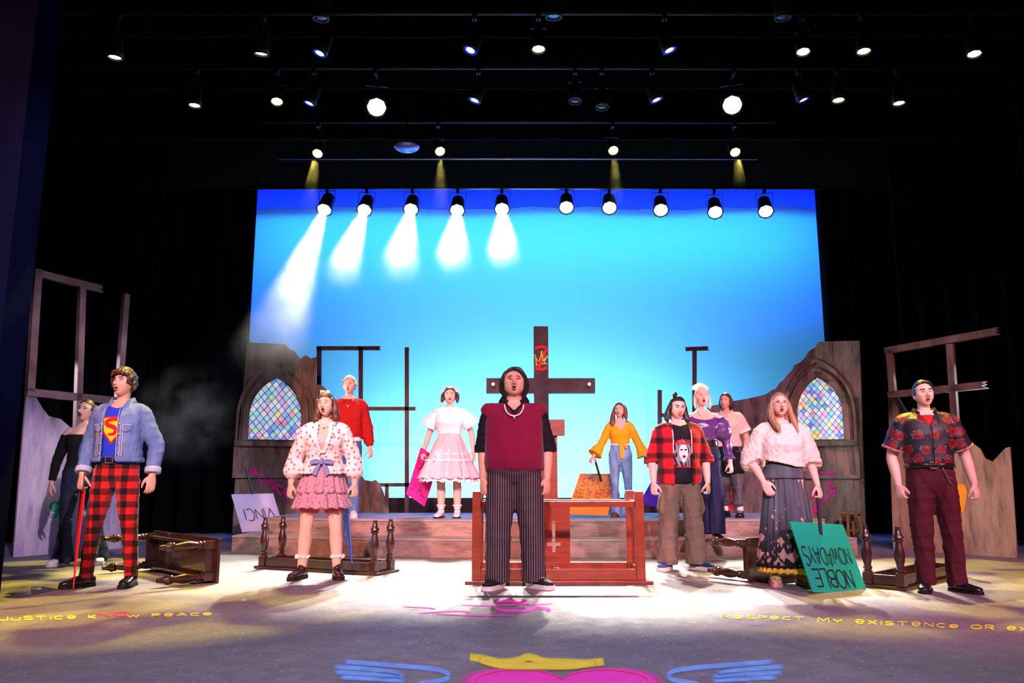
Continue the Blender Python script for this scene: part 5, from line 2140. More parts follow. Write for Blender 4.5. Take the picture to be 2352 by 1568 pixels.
sh = P.wear('shirt', [P.torso(1.20 * k, 1.485 * k, .010)] + P.yoke(.014) + [P.sleeve(s, .0, .54, [(.0, .016), (.2, .024), (.45, .030), (.54, .028)]) for s in 'RL'], 'black_shirt', folds=((0.0075, (16, 16, 30), 5), (.003, (40, 40, 60), 8)),
            cut=lambda p: (p[:, 2] > 1.41 * k + np.abs(p[:, 0]) * 1.1) & (p[:, 1] < .0))
for s in 'RL':
    P.wear('rolled_cuff', [P.sleeve(s, .46, .56, [(.46, .036), (.56, .032)])], 'black_shirt', .008, 2, [(.005, (30, 30, 60), 9)], parent=sh)
collar(P, 'black_shirt', 1.475, .100, .060, .05, .075, parent=sh, ry=.095)
P.wear('sweater_vest', [P.torso(.915 * k, 1.492 * k, [(.91 * k, .012), (.94 * k, .030), (1.0 * k, .032), (1.2 * k, .026), (1.38 * k, .022), (1.46 * k, .022), (1.5 * k, .016)], 24)] + P.yoke(.026, -.06), 'maroon_knit', folds=((lambda p: np.interp(p[:, 2], [.95 * k, 1.15 * k, 1.3 * k], [.010, .006, .003]), (8, 8, 16), 4), (.002, (26, 26, 40), 9)),
       cut=lambda p: ((p[:, 2] > 1.365 * k + np.abs(p[:, 0]) * 1.35) & (p[:, 1] < .0)) | (p[:, 2] > 1.475 * k), thick=.006)
necklace(P, 'pearl', 1.47, .115, .0055, .046, .078, pendant=.016)
pants(P, 'pinstripe', [(0, .105, .125), (.12, .110, .125), (.3, .104, .112), (.5, .094, .098), (.7, .090, .094), (.85, .088, .092), (.96, .088, .094)], 1.0, .016, folds=((0.0085, (9, 9, 13), 3), (.003, (22, 22, 32), 4)))
for s in 'RL':
    P.shoe(s, 'canvas_black', 'sole_white', sole_h=.034, lace='lace_white', width=1.05)
VEST = P

# ---------------------------------------------------------------- 3: girl in the floral blouse
P = Person('girl in a white floral blouse and mauve ruffled skirt with scrunchie', (733, 1328), 897, rot=6, kind='f', bw=1.10, bd=1.1, skin='fair', hairpad=.03, legs={'R': (-.165, -.02), 'L': (.165, -.02)}, feet_yaw=(24, 14), arm_t=1.05, leg_t=1.12,
           arms={'R': [(-.12, .05, -.27), (-.02, -.06, -.24)], 'L': [(.12, .05, -.27), (.02, -.05, -.24)]}, headrot=(-14, 10, -6), head=dict(mo=.012, mw=.013, jaw=.55), look=dict(lip='pink', eye=.0036, gaze=(0, -.4), brow=.006, browm='brown'))
k = P.k
P.body({'L': dict(curl=1.0), 'R': dict(curl=.6)})
P.hairdo('hair_brown', [P.lock([(sx * .066, .0, .06), (sx * .086, .015, .0), (sx * .092, .02, -.07), (sx * (.105 if sx > 0 else .098), .0, -.135), (sx * .115, -.01, -.165)], [.02, .028, .034, .034, .012]) for sx in (-1, 1)] + [P.lock([(sx * .04, .06, .05), (sx * .055, .075, -.04), (sx * .06, .07, -.15)], [.035, .04, .02]) for sx in (-1, 1)] + [P.lock([(.0, .0, .115), (.02, .06, .10), (.04, .10, .04)], [.02, .03, .02])],
         grow=.011, hl0=.070, curve=5, yb=.0, amp=.0025, freq=(110, 110, 18), long=True)
sc_c = np.array(P.HM @ Vector((-.004, -.012, .128)))
P.wear('scrunchie', [ellipsoid(sc_c + np.array((math.cos(a) * .034, -.004 + math.sin(a) * .016, .012 * math.sin(a * 2))), (.018, .016, .016), 10, 7) for a in np.linspace(0, 2 * PI, 8)[:-1]], 'scrunchie_pink', .005, 2, [(.002, (160, 160, 160), 3)])
for sx in (-1, 1):
    c = np.array(P.HM @ Vector((sx * .074, -.03, .05)))
    P.hobj('hair_clip', [ellipsoid(c, (.006, .008, .018), 8, 6)], 'petal_cream')
    c = np.array(P.HM @ Vector((sx * .080, .01, -.052)))
    P.hobj('earring', [ellipsoid(c, (.006, .006, .010), 8, 6)], 'print_red')
P.wear('camisole', [P.torso(1.05 * k, 1.36 * k, .012)], 'cami_pink', cut=lambda p: p[:, 2] > 1.345 * k)
vn = lambda p: (p[:, 1] < .0) & (np.abs(p[:, 0] - .0) < np.interp(p[:, 2], [1.17 * k, 1.22 * k, 1.34 * k, 1.46 * k, 1.6], [0, .028, .060, .062, .06]))
bl = P.wear('blouse', [P.torso(.975 * k, 1.485 * k, [(.97 * k, .055), (1.05 * k, .042), (1.13 * k, .024), (1.2 * k, .026), (1.35 * k, .026), (1.5 * k, .014)], 20)] + P.yoke(.018) + [P.sleeve(s, .0, .90, [(0, .022), (.15, .026), (.5, .030), (.66, .046), (.80, .060), (.87, .040), (.90, .008)]) for s in 'RL'], 'floral_white',
            folds=((0.0075, (20, 20, 14), 5), (.0025, (50, 50, 40), 6)), cut=lambda p: vn(p) | ((p[:, 2] > 1.455 * k) & (np.abs(p[:, 0]) < .075)) | ((p[:, 1] < 0) & (p[:, 2] < 1.13 * k) & (np.abs(p[:, 0]) < (1.13 * k - p[:, 2]) * .55)), thick=.004)
for sx in (-1, 1):
    pts = [(sx * np.interp(z, [1.17, 1.22, 1.34, 1.47], [.006, .032, .064, .062]) + .006 * math.sin(z * 170), z * k) for z in np.linspace(1.17, 1.47, 60)]
    strokes_obj('ruffle_trim', [pts], .026, lambda u, v: P.front(u, v, .038), 'lace_white', bl)
hem = [P.front(x, (.985 + .004 * math.sin(x * 190)) * k, .062 + .006 * math.sin(x * 170)) for x in np.linspace(-.18, .18, 90) if abs(x) > .075]
MB().tube([p for p in hem if p.x < 0], .010, 6).build('ruffle_trim', 'lace_white', bl, smooth=True)
MB().tube([p for p in hem if p.x > 0], .010, 6).build('ruffle_trim', 'lace_white', bl, smooth=True)
sk = skirt(P, 'skirt', 1.10 * k, .80 * k, .135 * k * 1.1, .215 * k * 1.1, 'floral_mauve', 15, .022, cy=0, ry=.82, hem=.012, seed=3)
skirt(P, 'skirt_tier', .86 * k, .655 * k, .185 * k * 1.1, .245 * k * 1.1, 'floral_mauve', 17, .026, cy=0, ry=.82, hem=.012, seed=5, parent=sk)
P.wear('waistband', [P.torso(.99 * k, 1.15 * k, .018)], 'bow_blue')
bw_ = []
bc = P.front(0, 1.085 * k, .060)
bow = MB()
for sx in (-1, 1):
    bow.prism([bc + Vector((0, 0, .014)), bc + Vector((sx * .05, -.012, .028)), bc + Vector((sx * .105, 0, .010)), bc + Vector((sx * .10, 0, -.022)), bc + Vector((sx * .05, -.012, -.014)), bc + Vector((0, 0, -.014))], (0, .016, 0))
    bow.prism([bc + Vector((sx * .0, 0, -.008)), bc + Vector((sx * .028, 0, -.008)), bc + Vector((sx * .085, -.008, -.10)), bc + Vector((sx * .042, -.008, -.125))], (0, .008, 0))
bow.box(bc + Vector((0, -.006, 0)), (.032, .026, .034))
bow.build('bow', 'bow_blue', P.root, bevel=.004)
P.wear('cycling_shorts', [P.trouser(s, [(0, .094, .10), (.15, .094, .10), (.27, .088, .094), (.335, .082, .088)]) for s in 'RL'], 'tights_pink')
necklace(P, 'pearl', 1.475, .055, .003, .012, .052, pendant=.010)
for s in 'RL':
    P.shoe(s, 'leather_oxblood', 'sole_black', boot=.13, lace='sole_black', sole_h=.032, width=1.0)
    a = P.leg[s][2]
    P.wear('frilly_sock', [limb([a + np.array((0, 0, .10)) * k, a + np.array((0, 0, .135)) * k], [.052 * k, .058 * k], 18, round_ends=False)] + [ellipsoid(a + np.array((math.cos(b_) * .056, math.sin(b_) * .056, .118 + .008 * math.sin(b_ * 3))) * k, (.018, .018, .012), 8, 6) for b_ in np.linspace(0, 2 * PI, 12)[:-1]], 'sock_white', .006, 2)
FLORAL = P

# ---------------------------------------------------------------- 4: red sweater
P = Person('person in a red sweater and blue jeans behind the girl in the floral blouse', (792, 1189), 862, z=Z2, rot=8, kind='m', bw=.93, bd=.9, skin='fair', fine=False, hairpad=.015, stance=.10, legs={'R': (-.07, .12), 'L': (.10, -.02)}, feet_yaw=(10, 6),
           arms={'R': [(-.06, .02, -.28), (.03, -.20, .14)], 'L': [(.075, .03, -.28), (.04, -.02, -.24)]}, headrot=(-10, 4, 0), head=dict(mo=.006, mw=.013, jaw=.5), look=dict(lip='bare', browm='sandy'))
k = P.k
P.body({'L': dict(curl=.9), 'R': dict(curl=.2, spread=.25)})
P.hairdo('hair_blond', [P.lock([(-.03, -.07, .09), (.03, -.075, .088), (.065, -.05, .06)], [.012, .02, .012])], grow=.014, hl0=.070, curve=3, yb=-.01, nape=-.05, amp=.002, freq=(90, 90, 40), side=-.005, part=.01)
P.wear('sweater', [P.torso(.955 * k, 1.485 * k, [(.95 * k, .010), (.99 * k, .034), (1.1 * k, .040), (1.35 * k, .028), (1.5 * k, .014)], 18)] + P.yoke(.018) + [P.sleeve(s, .0, .97, [(0, .022), (.5, .032), (.85, .034), (.97, .014)]) for s in 'RL'], 'red_knit', folds=((0.0105, (12, 12, 20), 5),), cut=lambda p: (p[:, 2] > 1.465 * k) & (np.abs(p[:, 0]) < .075))
P.wear('white_undershirt', [P.torso(.935 * k, 1.0 * k, .022, 4)], 'lace_white')
necklace(P, 'metal_gold', 1.47, .10, .0022, .038, .055, pendant=.014)
pants(P, 'denim_blue', STRAIGHT, 1.0, .016)
for s in 'RL':
    P.shoe(s, 'white_leather', 'sole_white', lace='lace_white', sole_h=.03)

# ---------------------------------------------------------------- 5: pink dress
P = Person('girl in a frilly pink party dress with bows in her hair', (1030, 1189), 884, z=Z2, rot=-4, kind='f', bw=1.08, bd=1.08, skin='fair', fine=False, hairpad=.03, legs={'R': (-.105, .0), 'L': (.115, .0)}, feet_yaw=(10, 4), leg_t=1.05,
           arms={'R': [(-.13, .05, -.27), (-.07, -.02, -.24)], 'L': [(.14, .05, -.27), (.03, -.06, -.24)]}, headrot=(6, 4, -2), head=dict(mo=.0055, mw=.014, jaw=.7, plump=.5), look=dict(lip='red'))
k = P.k
P.body({'L': dict(curl=.5), 'R': dict(curl=1.0)})
P.hairdo('hair_darkbrown', [P.lock([(sx * .07, .03, .05), (sx * .098, .03, .02), (sx * .102, .015, -.05), (sx * (.115 if sx < 0 else .095), .01, -.10)], [.018, .024, .028, .012]) for sx in (-1, 1)], grow=.010, hl0=.072, curve=6, yb=.01, amp=.002, freq=(110, 110, 20), long=True, nape=-.05)
for i, (sx, zz) in enumerate(((-.075, .075), (-.04, .108), (.03, .112), (.072, .085), (.085, .055), (-.105, -.10))):
    c = Vector(P.HM @ Vector((sx, -.02, zz)))
    mb_ = MB()
    for sg in (-1, 1):
        mb_.prism([c, c + Vector((sg * .028, -.004, .020)), c + Vector((sg * .032, -.004, -.010))], (0, .012, 0))
    mb_.box(c, (.012, .018, .014))
    mb_.build('hair_bow', 'scrunchie_pink', P.root)
P.wear('bodice', [P.torso(1.10 * k, 1.485 * k, [(1.1 * k, .016), (1.25 * k, .030), (1.4 * k, .024), (1.5 * k, .016)], 12)] + P.yoke(.018, .2), 'tulle_white', folds=((0.0060, (40, 40, 6), 5),))
for s in 'RL':
    sg = 1 if s == 'L' else -1
    A_, B_ = P.arm_pt(s, .02), P.arm_pt(s, .34)
    out = np.array((sg * .05, 0, .01)) * k
    P.wear('puff_sleeve', [limb([A_ * 1.0 + np.array((-sg * .02, 0, .02)) * k, (A_ + B_) / 2 + out * .7, B_ + out], [.075 * k, .105 * k, .128 * k], 26, ref=(0, 1, 0), round_ends=False)], 'tulle_white', .010, 2, [(.012, (26, 26, 10), 7 + sg)])
sk = skirt(P, 'skirt', 1.13 * k, .72 * k, .135 * k, .31 * k, 'tulle_pink', 17, .020, cy=0, ry=.85, hem=.01, seed=3, flare=.9)
skirt(P, 'skirt_tier', .76 * k, .52 * k, .305 * k, .405 * k, 'tulle_pink', 15, .040, cy=0, ry=.85, hem=.02, seed=4, parent=sk, amp0=.3)
skirt(P, 'petticoat', .70 * k, .475 * k, .27 * k, .385 * k, 'tulle_white', 21, .026, cy=0, ry=.85, hem=.02, seed=6, parent=sk)
for zz, rr in ((.755, .315), (.84, .255)):
    pts = [(rr * k * (1 + .03 * math.sin(a * 40)) * math.cos(a), rr * .85 * k * math.sin(a) * (1 + .03 * math.sin(a * 40)), (zz + .006 * math.sin(a * 23)) * k) for a in np.linspace(0, 2 * PI, 120)]
    MB().tube(pts, .013, 6).build('frill', 'tulle_white', sk, smooth=True)
collar(P, 'tulle_white', 1.455, .078, .035, .012, .03, parent=P.root, ry=.07)
for s in 'RL':
    P.shoe(s, 'white_leather', 'sole_black', boot=.05, sole_h=.018, heel=.03, name='ankle_shoe')
    a = P.leg[s][2]
    P.wear('frilly_sock', [limb([a + np.array((0, 0, .03)) * k, a + np.array((0, 0, .085)) * k], [.045 * k, .050 * k], 16, round_ends=False)] + [ellipsoid(a + np.array((math.cos(b_) * .050, math.sin(b_) * .050, .078)) * k, (.016, .016, .012), 8, 6) for b_ in np.linspace(0, 2 * PI, 12)[:-1]], 'sock_white', .007, 2)
PINK = P

# ---------------------------------------------------------------- 6: yellow wrap top
P = Person('woman in a yellow wrap top and flared jeans beside the orange sign', (1428, 1187), 923, z=Z2, rot=-6, kind='f', bw=1.02, bd=1.0, skin='fair', fine=False, hairpad=.015, legs={'R': (-.085, .0), 'L': (.115, .03)}, feet_yaw=(12, 6),
           arms={'R': [(-.13, .0, -.26), (-.13, -.08, -.20)], 'L': [(.13, .02, -.26), (.10, -.02, -.23)]}, headrot=(-12, 6, 0), head=dict(mo=.006, mw=.013), look=dict(lip='pink', browm='auburn'))
k = P.k
P.body({'L': dict(curl=.4), 'R': dict(curl=1.1)})
P.hairdo('hair_auburn', [P.lock([(-.065, -.01, .06), (-.085, -.015, -.01), (-.098, -.02, -.10), (-.10, -.045, -.20), (-.085, -.06, -.27)], [.018, .026, .040, .045, .015]), P.lock([(.06, .03, .085), (.085, .04, .03), (.095, .03, -.08), (.11, .0, -.16)], [.02, .03, .034, .014]), P.lock([(.0, .07, .0), (0, .08, -.14)], [.06, .05])], grow=.010, hl0=.074, curve=6, yb=.005, amp=.003, freq=(80, 80, 20), long=True)
c = np.array(P.HM @ Vector((.062, .02, .095)))
P.hobj('hair_tie', [ellipsoid(c, (.020, .018, .012), 10, 6)], 'white_leather')
tp = P.wear('wrap_top', [P.torso(1.12 * k, 1.485 * k, [(1.12 * k, .014), (1.3 * k, .016), (1.5 * k, .012)], 14)] + P.yoke(.014) + [P.sleeve(s, .0, .93, [(0, .014), (.45, .018), (.62, .026), (.85, .062), (.93, .080)]) for s in 'RL'], 'yellow_crepe', folds=((0.0067, (24, 24, 26), 5),),
            cut=lambda p: ((p[:, 1] < 0) & (p[:, 2] > 1.32 * k + np.abs(p[:, 0] - .01) * 1.15)) | ((p[:, 2] > 1.46 * k) & (np.abs(p[:, 0]) < .075)))
c = P.front(.01, 1.135 * k, .022)
tie = MB()
tie.prism([c + Vector((-.012, 0, .01)), c + Vector((.05, 0, .01)), c + Vector((.085, -.01, -.075)), c + Vector((.06, -.01, -.085)), c + Vector((.02, 0, -.02))], (0, .008, 0))
tie.prism([c + Vector((-.028, -.004, .0)), c + Vector((.03, -.004, .0)), c + Vector((.035, -.012, -.20)), c + Vector((-.015, -.012, -.21))], (0, .008, 0))
tie.box(c + Vector((0, -.004, 0)), (.05, .028, .034))
tie.build('waist_tie', 'yellow_crepe', tp, bevel=.003)
pants(P, 'denim_pale', FLARE, 1.10, .012, folds=((0.0075, (14, 14, 18), 3),))
P.wear('white_belt', [P.torso(1.085 * k, 1.115 * k, .020, 3)], 'white_leather')
for s in 'RL':
    P.shoe(s, 'sole_brown', 'sole_brown', sole_h=.03)
YELLOW = P

# ---------------------------------------------------------------- 7: plaid shirt
P = Person('man in a red plaid shirt over a black printed tee with shoulder length hair', (1568, 1308), 905, rot=4, kind='m', bw=1.06, bd=1.1, skin='fair', hairpad=.03, legs={'R': (-.155, -.01), 'L': (.15, -.01)}, feet_yaw=(35, 40), arm_t=1.06, leg_t=1.08,
           arms={'R': [(-.085, .03, -.28), (-.01, -.06, -.24)], 'L': [(.11, .03, -.28), (.0, -.05, -.24)]}, headrot=(6, -6, 3), head=dict(mo=.0065, mw=.015, jaw=.9, wide=1.06), look=dict(lip='bare', browt=.0042, brow=-.008, eye=.0045, browm='black', teeth=1))
k = P.k
P.body({'L': dict(curl=1.15), 'R': dict(curl=1.1)})
P.hairdo('hair_black', [P.lock([(sx * .070, .0, .05), (sx * .092, .012, -.02), (sx * .10, .008, -.08), (sx * .112, -.012, -.125), (sx * .10, -.02, -.15)], [.018, .026, .034, .030, .012]) for sx in (-1, 1)] + [P.lock([(0, .08, .0), (0, .085, -.10)], [.06, .045]), P.lock([(-.02, .03, .125), (-.015, .045, .145)], [.030, .022])], grow=.009, hl0=.074, curve=3, yb=.005, amp=.004, freq=(70, 70, 40), long=True, side=-.02)
tee = P.wear('t_shirt', [P.torso(.86 * k, 1.485 * k, [(.86 * k, .042), (1.0 * k, .034), (1.4 * k, .016), (1.5 * k, .010)], 18)], 'black_shirt', folds=((0.0060, (10, 10, 16), 5),), cut=lambda p: (p[:, 2] > 1.445 * k + np.abs(p[:, 0]) * .3) & (p[:, 1] < .05))
# the print: a pale portrait with long hair, lettering above and below
mat('print_white', (0.62, 0.58, 0.62), 0.7)
mat('print_grey', (0.20, 0.18, 0.21), 0.7)
mat('print_black', (0.012, 0.010, 0.012), 0.7)
z0 = 1.175 * k
el = lambda cx, cz, rx, rz: (lambda x, z: ((x - cx) / rx) ** 2 + ((z - cz) / rz) ** 2 < 1)
hairp = lambda x, z: el(.0, z0 + .01, .085, .105)(x, z) and math.sin(x * 150 + z * 30) + .5 * math.sin(x * 83 - z * 60) > -.55 or (el(-.03, z0 - .09, .06, .05)(x, z) and math.sin(x * 130 + z * 50) > -.2) or (el(.055, z0 - .09, .022, .065)(x, z) and math.sin(x * 210) > -.4)
P.patch('portrait_print', hairp, (-.10, .10, z0 - .16, z0 + .13), .004, .0335, 'print_grey', tee)
P.patch('portrait_print', lambda x, z: el(.008, z0, .046, .074)(x, z) or (el(.008, z0 - .07, .024, .03)(x, z)), (-.06, .08, z0 - .11, z0 + .09), .004, .0345, 'print_white', tee)
for cx, cz, rx, rz in ((-.012, z0 + .022, .014, .008), (.030, z0 + .022, .014, .008), (.012, z0 - .044, .017, .014)):
    P.patch('portrait_print', el(cx, cz, rx, rz), (cx - .02, cx + .02, cz - .02, cz + .02), .003, .0355, 'print_black', tee)
P.patch('portrait_print', lambda x, z: el(.012, z0 - .044, .017, .014)(x, z) and not el(.012, z0 - .044, .011, .008)(x, z), (-.01, .035, z0 - .06, z0 - .025), .003, .0362, 'print_red', tee)
ts, tw = text_strokes('LADY GAGA', .042, .10, .62, .08, 4)
strokes_obj('red_lettering', [densify([(u - tw / 2 + .006 + (v * .25), v + z0 + .078 + .25 * u * 0) for u, v in st], .01) for st in ts], .008, lambda u, v: P.front(u, v, .0375), 'print_red', tee)
ts, tw = text_strokes('BORN THIS WAY', .016, .25, .9, .0, 4)
strokes_obj('red_lettering', [densify([(u - tw / 2 + .012, v + z0 - .150) for u, v in st], .006) for st in ts], .0036, lambda u, v: P.front(u, v, .0375), 'print_red', tee)
ox = lambda z: np.interp(z, [.75 * k, .95 * k, 1.2 * k, 1.42 * k, 1.6 * k], [.085, .088, .088, .075, .07])
shp = P.wear('plaid_shirt', [P.torso(.80 * k, 1.485 * k, [(.8 * k, .050), (1.0 * k, .055), (1.2 * k, .044), (1.38 * k, .034), (1.5 * k, .020)], 22)] + P.yoke(.024) + [P.sleeve(s, .0, .56, [(0, .026), (.2, .032), (.5, .036), (.56, .036)]) for s in 'RL'], 'plaid_shirt', folds=((0.0090, (14, 14, 14), 5), (.003, (36, 36, 46), 6)),
             cut=lambda p: ((np.abs(p[:, 0]) < ox(p[:, 2])) & (p[:, 1] < 0)) | ((p[:, 2] > 1.46 * k) & (np.abs(p[:, 0]) < .075)), thick=.005)
for s in 'RL':
    P.wear('rolled_cuff', [P.sleeve(s, .47, .585, [(.47, .046), (.585, .044)])], 'plaid_shirt', .008, 2, [(.004, (30, 30, 60), 9)], parent=shp)
P.wear('hood', [limb([(-.11 * k, -.03, 1.435 * k), (-.12 * k, .05, 1.465 * k), (0, .10, 1.475 * k), (.12 * k, .05, 1.465 * k), (.11 * k, -.03, 1.435 * k)], [.016, .036, .05, .036, .016], 14, ref=(0, 0, 1))], 'hood_cream', .008, 2, [(.004, (40, 40, 40), 3)], parent=shp)
for sx in (-1, 1):
    pts = [P.front(sx * .092, z * k, .040) for z in np.linspace(1.40, 1.16, 10)]
    MB().tube(pts, .0045, 7).build('drawstring', 'lace_white', shp, smooth=True)
cg = pants(P, 'trouser_cargo', WIDE, .98, .018, folds=((0.0100, (11, 11, 16), 3), (.004, (24, 24, 36), 4)))
for s, sg in (('R', -1), ('L', 1)):
    c = (P.leg[s][0] * .45 + P.leg[s][1] * .55) + np.array((sg * .088, -.01, .0)) * k
    P.wear('cargo_pocket', [loft([(c + np.array((0, 0, -.11)) * k, (1, 0, 0), (0, 1, 0), .020 * k, .062 * k, 3), (c + np.array((sg * .012, 0, -.06)) * k, (1, 0, 0), (0, 1, 0), .034 * k, .070 * k, 3), (c + np.array((0, 0, .06)) * k, (1, 0, 0), (0, 1, 0), .022 * k, .066 * k, 3), (c + np.array((0, 0, .085)) * k, (1, 0, 0), (0, 1, 0), .012 * k, .06 * k, 3)], 16)], 'trouser_cargo', .008, 2, parent=cg)
for s in 'RL':
    P.shoe(s, 'canvas_navy', 'sole_white', sole_h=.036, width=1.08)

# ---------------------------------------------------------------- 8: purple blouse
P = Person('blond woman in a puff sleeved purple blouse with a flower headband', (1625, 1240), 886, z=Z1, rot=-2, kind='f', bw=1.05, bd=1.05, skin='fair', fine=False, hairpad=.02, legs={'R': (-.09, .0), 'L': (.10, -.03)}, feet_yaw=(14, 8),
           arms={'R': [(-.09, .03, -.28), (.0, -.06, -.24)], 'L': [(.12, .04, -.27), (.02, -.06, -.24)]}, headrot=(4, 8, 0), head=dict(mo=.009, mw=.012, jaw=.6), look=dict(lip='red', browm='sandy'))
k = P.k
P.body({'L': dict(curl=.9), 'R': dict(curl=.6)})
P.hairdo('hair_blond', [P.lock([(sx * .070, .0, .05), (sx * .086, .005, -.02), (sx * .088, .0, -.10), (sx * .085, -.005, -.14)], [.014, .018, .018, .008]) for sx in (-1, 1)] + [P.lock([(0, .07, .0), (0, .085, -.12)], [.05, .03])], grow=.010, hl0=.070, curve=5, yb=.005, amp=.002, freq=(110, 110, 20), long=True)
for i, (x, z) in enumerate([(-.085 + .026 * j, .100 + .034 * math.sin(PI * (j + .3) / 5.2)) for j in range(6)]):
    c = np.array(P.HM @ Vector((x, -.025, z)))
    P.wear('headband_flower', [ellipsoid(c + np.array((math.cos(a) * .022, -.004, math.sin(a) * .022)), (.015, .008, .015), 8, 6) for a in np.linspace(0, 2 * PI, 6)[:-1]] + [ellipsoid(c, (.012, .014, .012), 8, 6)], 'petal_cream', .006, 1)
P.wear('blouse', [P.torso(1.06 * k, 1.43 * k, [(1.06 * k, .014), (1.3 * k, .018), (1.45 * k, .018)], 12)] + [P.sleeve(s, .0, .93, [(0, .020), (.12, .056), (.28, .070), (.40, .048), (.46, .018), (.80, .016), (.84, .018), (.93, .050)]) for s in 'RL'], 'satin_purple', folds=((0.0105, (26, 26, 18), 5),),
       cut=lambda p: (p[:, 2] > (1.385 - .02 * np.cos(p[:, 0] * 18)) * k + np.clip(np.abs(p[:, 0]) - .10, 0, 1) * .5) & (np.abs(p[:, 0]) < .155 * k))
P.wear('wide_belt', [P.torso(1.055 * k, 1.135 * k, .022, 4)], 'leather_black')
c = P.front(.0, 1.095 * k, .030)
MB().box(c, (.075, .018, .06)).build('belt_pouch', 'leather_black', P.root, bevel=.006)
necklace(P, 'metal_silver', 1.475, .085, .0022, .006, .06, pendant=.010)
P.wear('tunic_skirt', [P.torso(.80 * k, 1.07 * k, [(.8 * k, .030), (1.07 * k, .018)], 8)], 'trouser_navy', folds=((0.0090, (16, 16, 6), 3),))
pants(P, 'trouser_navy', [(0, .100, .112), (.12, .102, .112), (.3, .100, .106), (.5, .100, .104), (.7, .106, .110), (.85, .112, .116), (.94, .116, .120)], 1.03, .014, folds=((0.0105, (16, 16, 7), 3),))
for s in 'RL':
    P.shoe(s, 'leather_black', 'sole_black', heel=.045, low=.03, sole_h=.012, width=.9)

# ---------------------------------------------------------------- 9: blush shirt
P = Person('person in a blush short sleeved shirt and black skirt over cuffed jeans', (1679, 1188), 901, z=Z2, rot=-34, kind='f', bw=1.14, bd=1.15, skin='warm', fine=False, hairpad=.012, legs={'R': (-.09, .02), 'L': (.12, .03)}, feet_yaw=(20, 14), arm_t=1.15, leg_t=1.1,
           arms={'R': [(-.07, .03, -.28), (.0, -.05, -.24)], 'L': [(.09, .04, -.28), (.03, -.10, -.22)]}, headrot=(-4, 2, 4), head=dict(mo=.0055, mw=.015), look=dict(lip='pink', browm='darkbrown', teeth=1))
k = P.k
P.body({'L': dict(curl=.8), 'R': dict(curl=.6)})
P.hairdo('hair_darkbrown', [P.lock([(sx * .070, .01, .05), (sx * .084, .015, -.03), (sx * .080, .02, -.09)], [.018, .024, .014]) for sx in (-1, 1)] + [P.lock([(.02, .09, .02), (.04, .11, -.06), (.06, .10, -.12)], [.05, .05, .02])], grow=.009, hl0=.076, curve=7, yb=.008, amp=.002, freq=(110, 110, 20), long=True)
P.wear('shirt', [P.torso(.98 * k, 1.485 * k, [(.98 * k, .030), (1.1 * k, .034), (1.35 * k, .024), (1.5 * k, .014)], 16)] + P.yoke(.020) + [P.sleeve(s, .0, .34, [(0, .022), (.2, .034), (.34, .040)]) for s in 'RL'], 'blush_shirt', folds=((0.0090, (14, 14, 20), 5),), cut=lambda p: (p[:, 2] > 1.45 * k + np.abs(p[:, 0]) * .2) & (np.abs(p[:, 0]) < .08))
for s in 'RL':
    cuff(P, s, .30, .37, .046, 'hood_cream')
collar(P, 'blush_shirt', 1.465, .082, .045, .03, .05)
skirt(P, 'skirt', 1.06 * k, .63 * k, .165 * k, .255 * k, 'skirt_black', 12, .016, cy=0, ry=.85, seed=3)
pants(P, 'denim_acid', [(0, .100, .112), (.12, .102, .112), (.3, .096, .104), (.5, .090, .096), (.7, .086, .090), (.80, .084, .088)], 1.0, .012)
for s in 'RL':
    a, kn = P.leg[s][2], P.leg[s][1]
    t = a + (kn - a) * .32
    P.wear('turned_up_cuff', [limb([t + np.array((0, 0, -.03)) * k, t + np.array((0, 0, .03)) * k], [.100 * k, .100 * k], 20, round_ends=False)], 'denim_acid', .008, 2)
    P.wear('sock', [limb([a + np.array((0, 0, .0)) * k, a + np.array((0, 0, .09)) * k], [.044 * k, .048 * k], 14, round_ends=False)], 'sock_white', .008, 2)
    P.shoe(s, 'leather_black', 'sole_black', boot=.035, sole_h=.04, width=1.15)

# ---------------------------------------------------------------- 10: cable sweater
P = Person('woman in glasses, pale cable sweater and long flowered skirt holding the green sign', (1814, 1343), 900, rot=-8, kind='f', bw=1.06, bd=1.05, skin='fair', hairpad=.012, legs={'R': (-.14, -.03), 'L': (.12, .02)}, feet_yaw=(0, 16), arm_t=1.0,
           arms={'R': [(-.12, .04, -.27), (.08, -.13, -.20)], 'L': [(.10, .06, -.27), (.03, -.11, -.22)]}, headrot=(2, 10, 0), head=dict(mo=.008, mw=.014, jaw=.7, plump=.3), look=dict(lip='pink', browm='sandy', gaze=(0, .5)))
k = P.k
P.body({'L': dict(curl=1.0), 'R': dict(curl=.45, pn=(.2, .9, .3))})
P.hairdo('hair_sandy', [P.lock([(-.058, -.02, .075), (-.082, -.018, .0), (-.092, -.02, -.08), (-.085, -.045, -.16), (-.060, -.095, -.235), (-.045, -.125, -.285)], [.014, .020, .030, .032, .028, .008]), P.lock([(.058, -.02, .075), (.082, -.01, .0), (.094, -.005, -.08), (.115, -.02, -.17), (.13, -.045, -.27)], [.014, .020, .028, .030, .010]), P.lock([(-.05, .06, .0), (-.08, .06, -.12), (-.10, .05, -.20)], [.05, .045, .02]), P.lock([(.05, .06, .0), (.07, .07, -.15), (.09, .06, -.25)], [.05, .045, .015])],
         grow=.008, hl0=.084, curve=9, yb=.0, amp=.0022, freq=(120, 120, 16), long=True)
gz = []
for sg in (-1, 1):
    c = np.array(P.hpt(sg * .032, .0, .012))
    A_ = np.array(P.HM.to_3x3().normalized())
    pts = [tuple(c + A_ @ np.array((math.cos(a) * .025 * P.hk, 0, math.sin(a) * .021 * P.hk - .002))) for a in np.linspace(0, 2 * PI, 25)]
    gz.append(pts)
gm = MB()
for pts in gz:
    gm.tube(pts, .0018, 6)
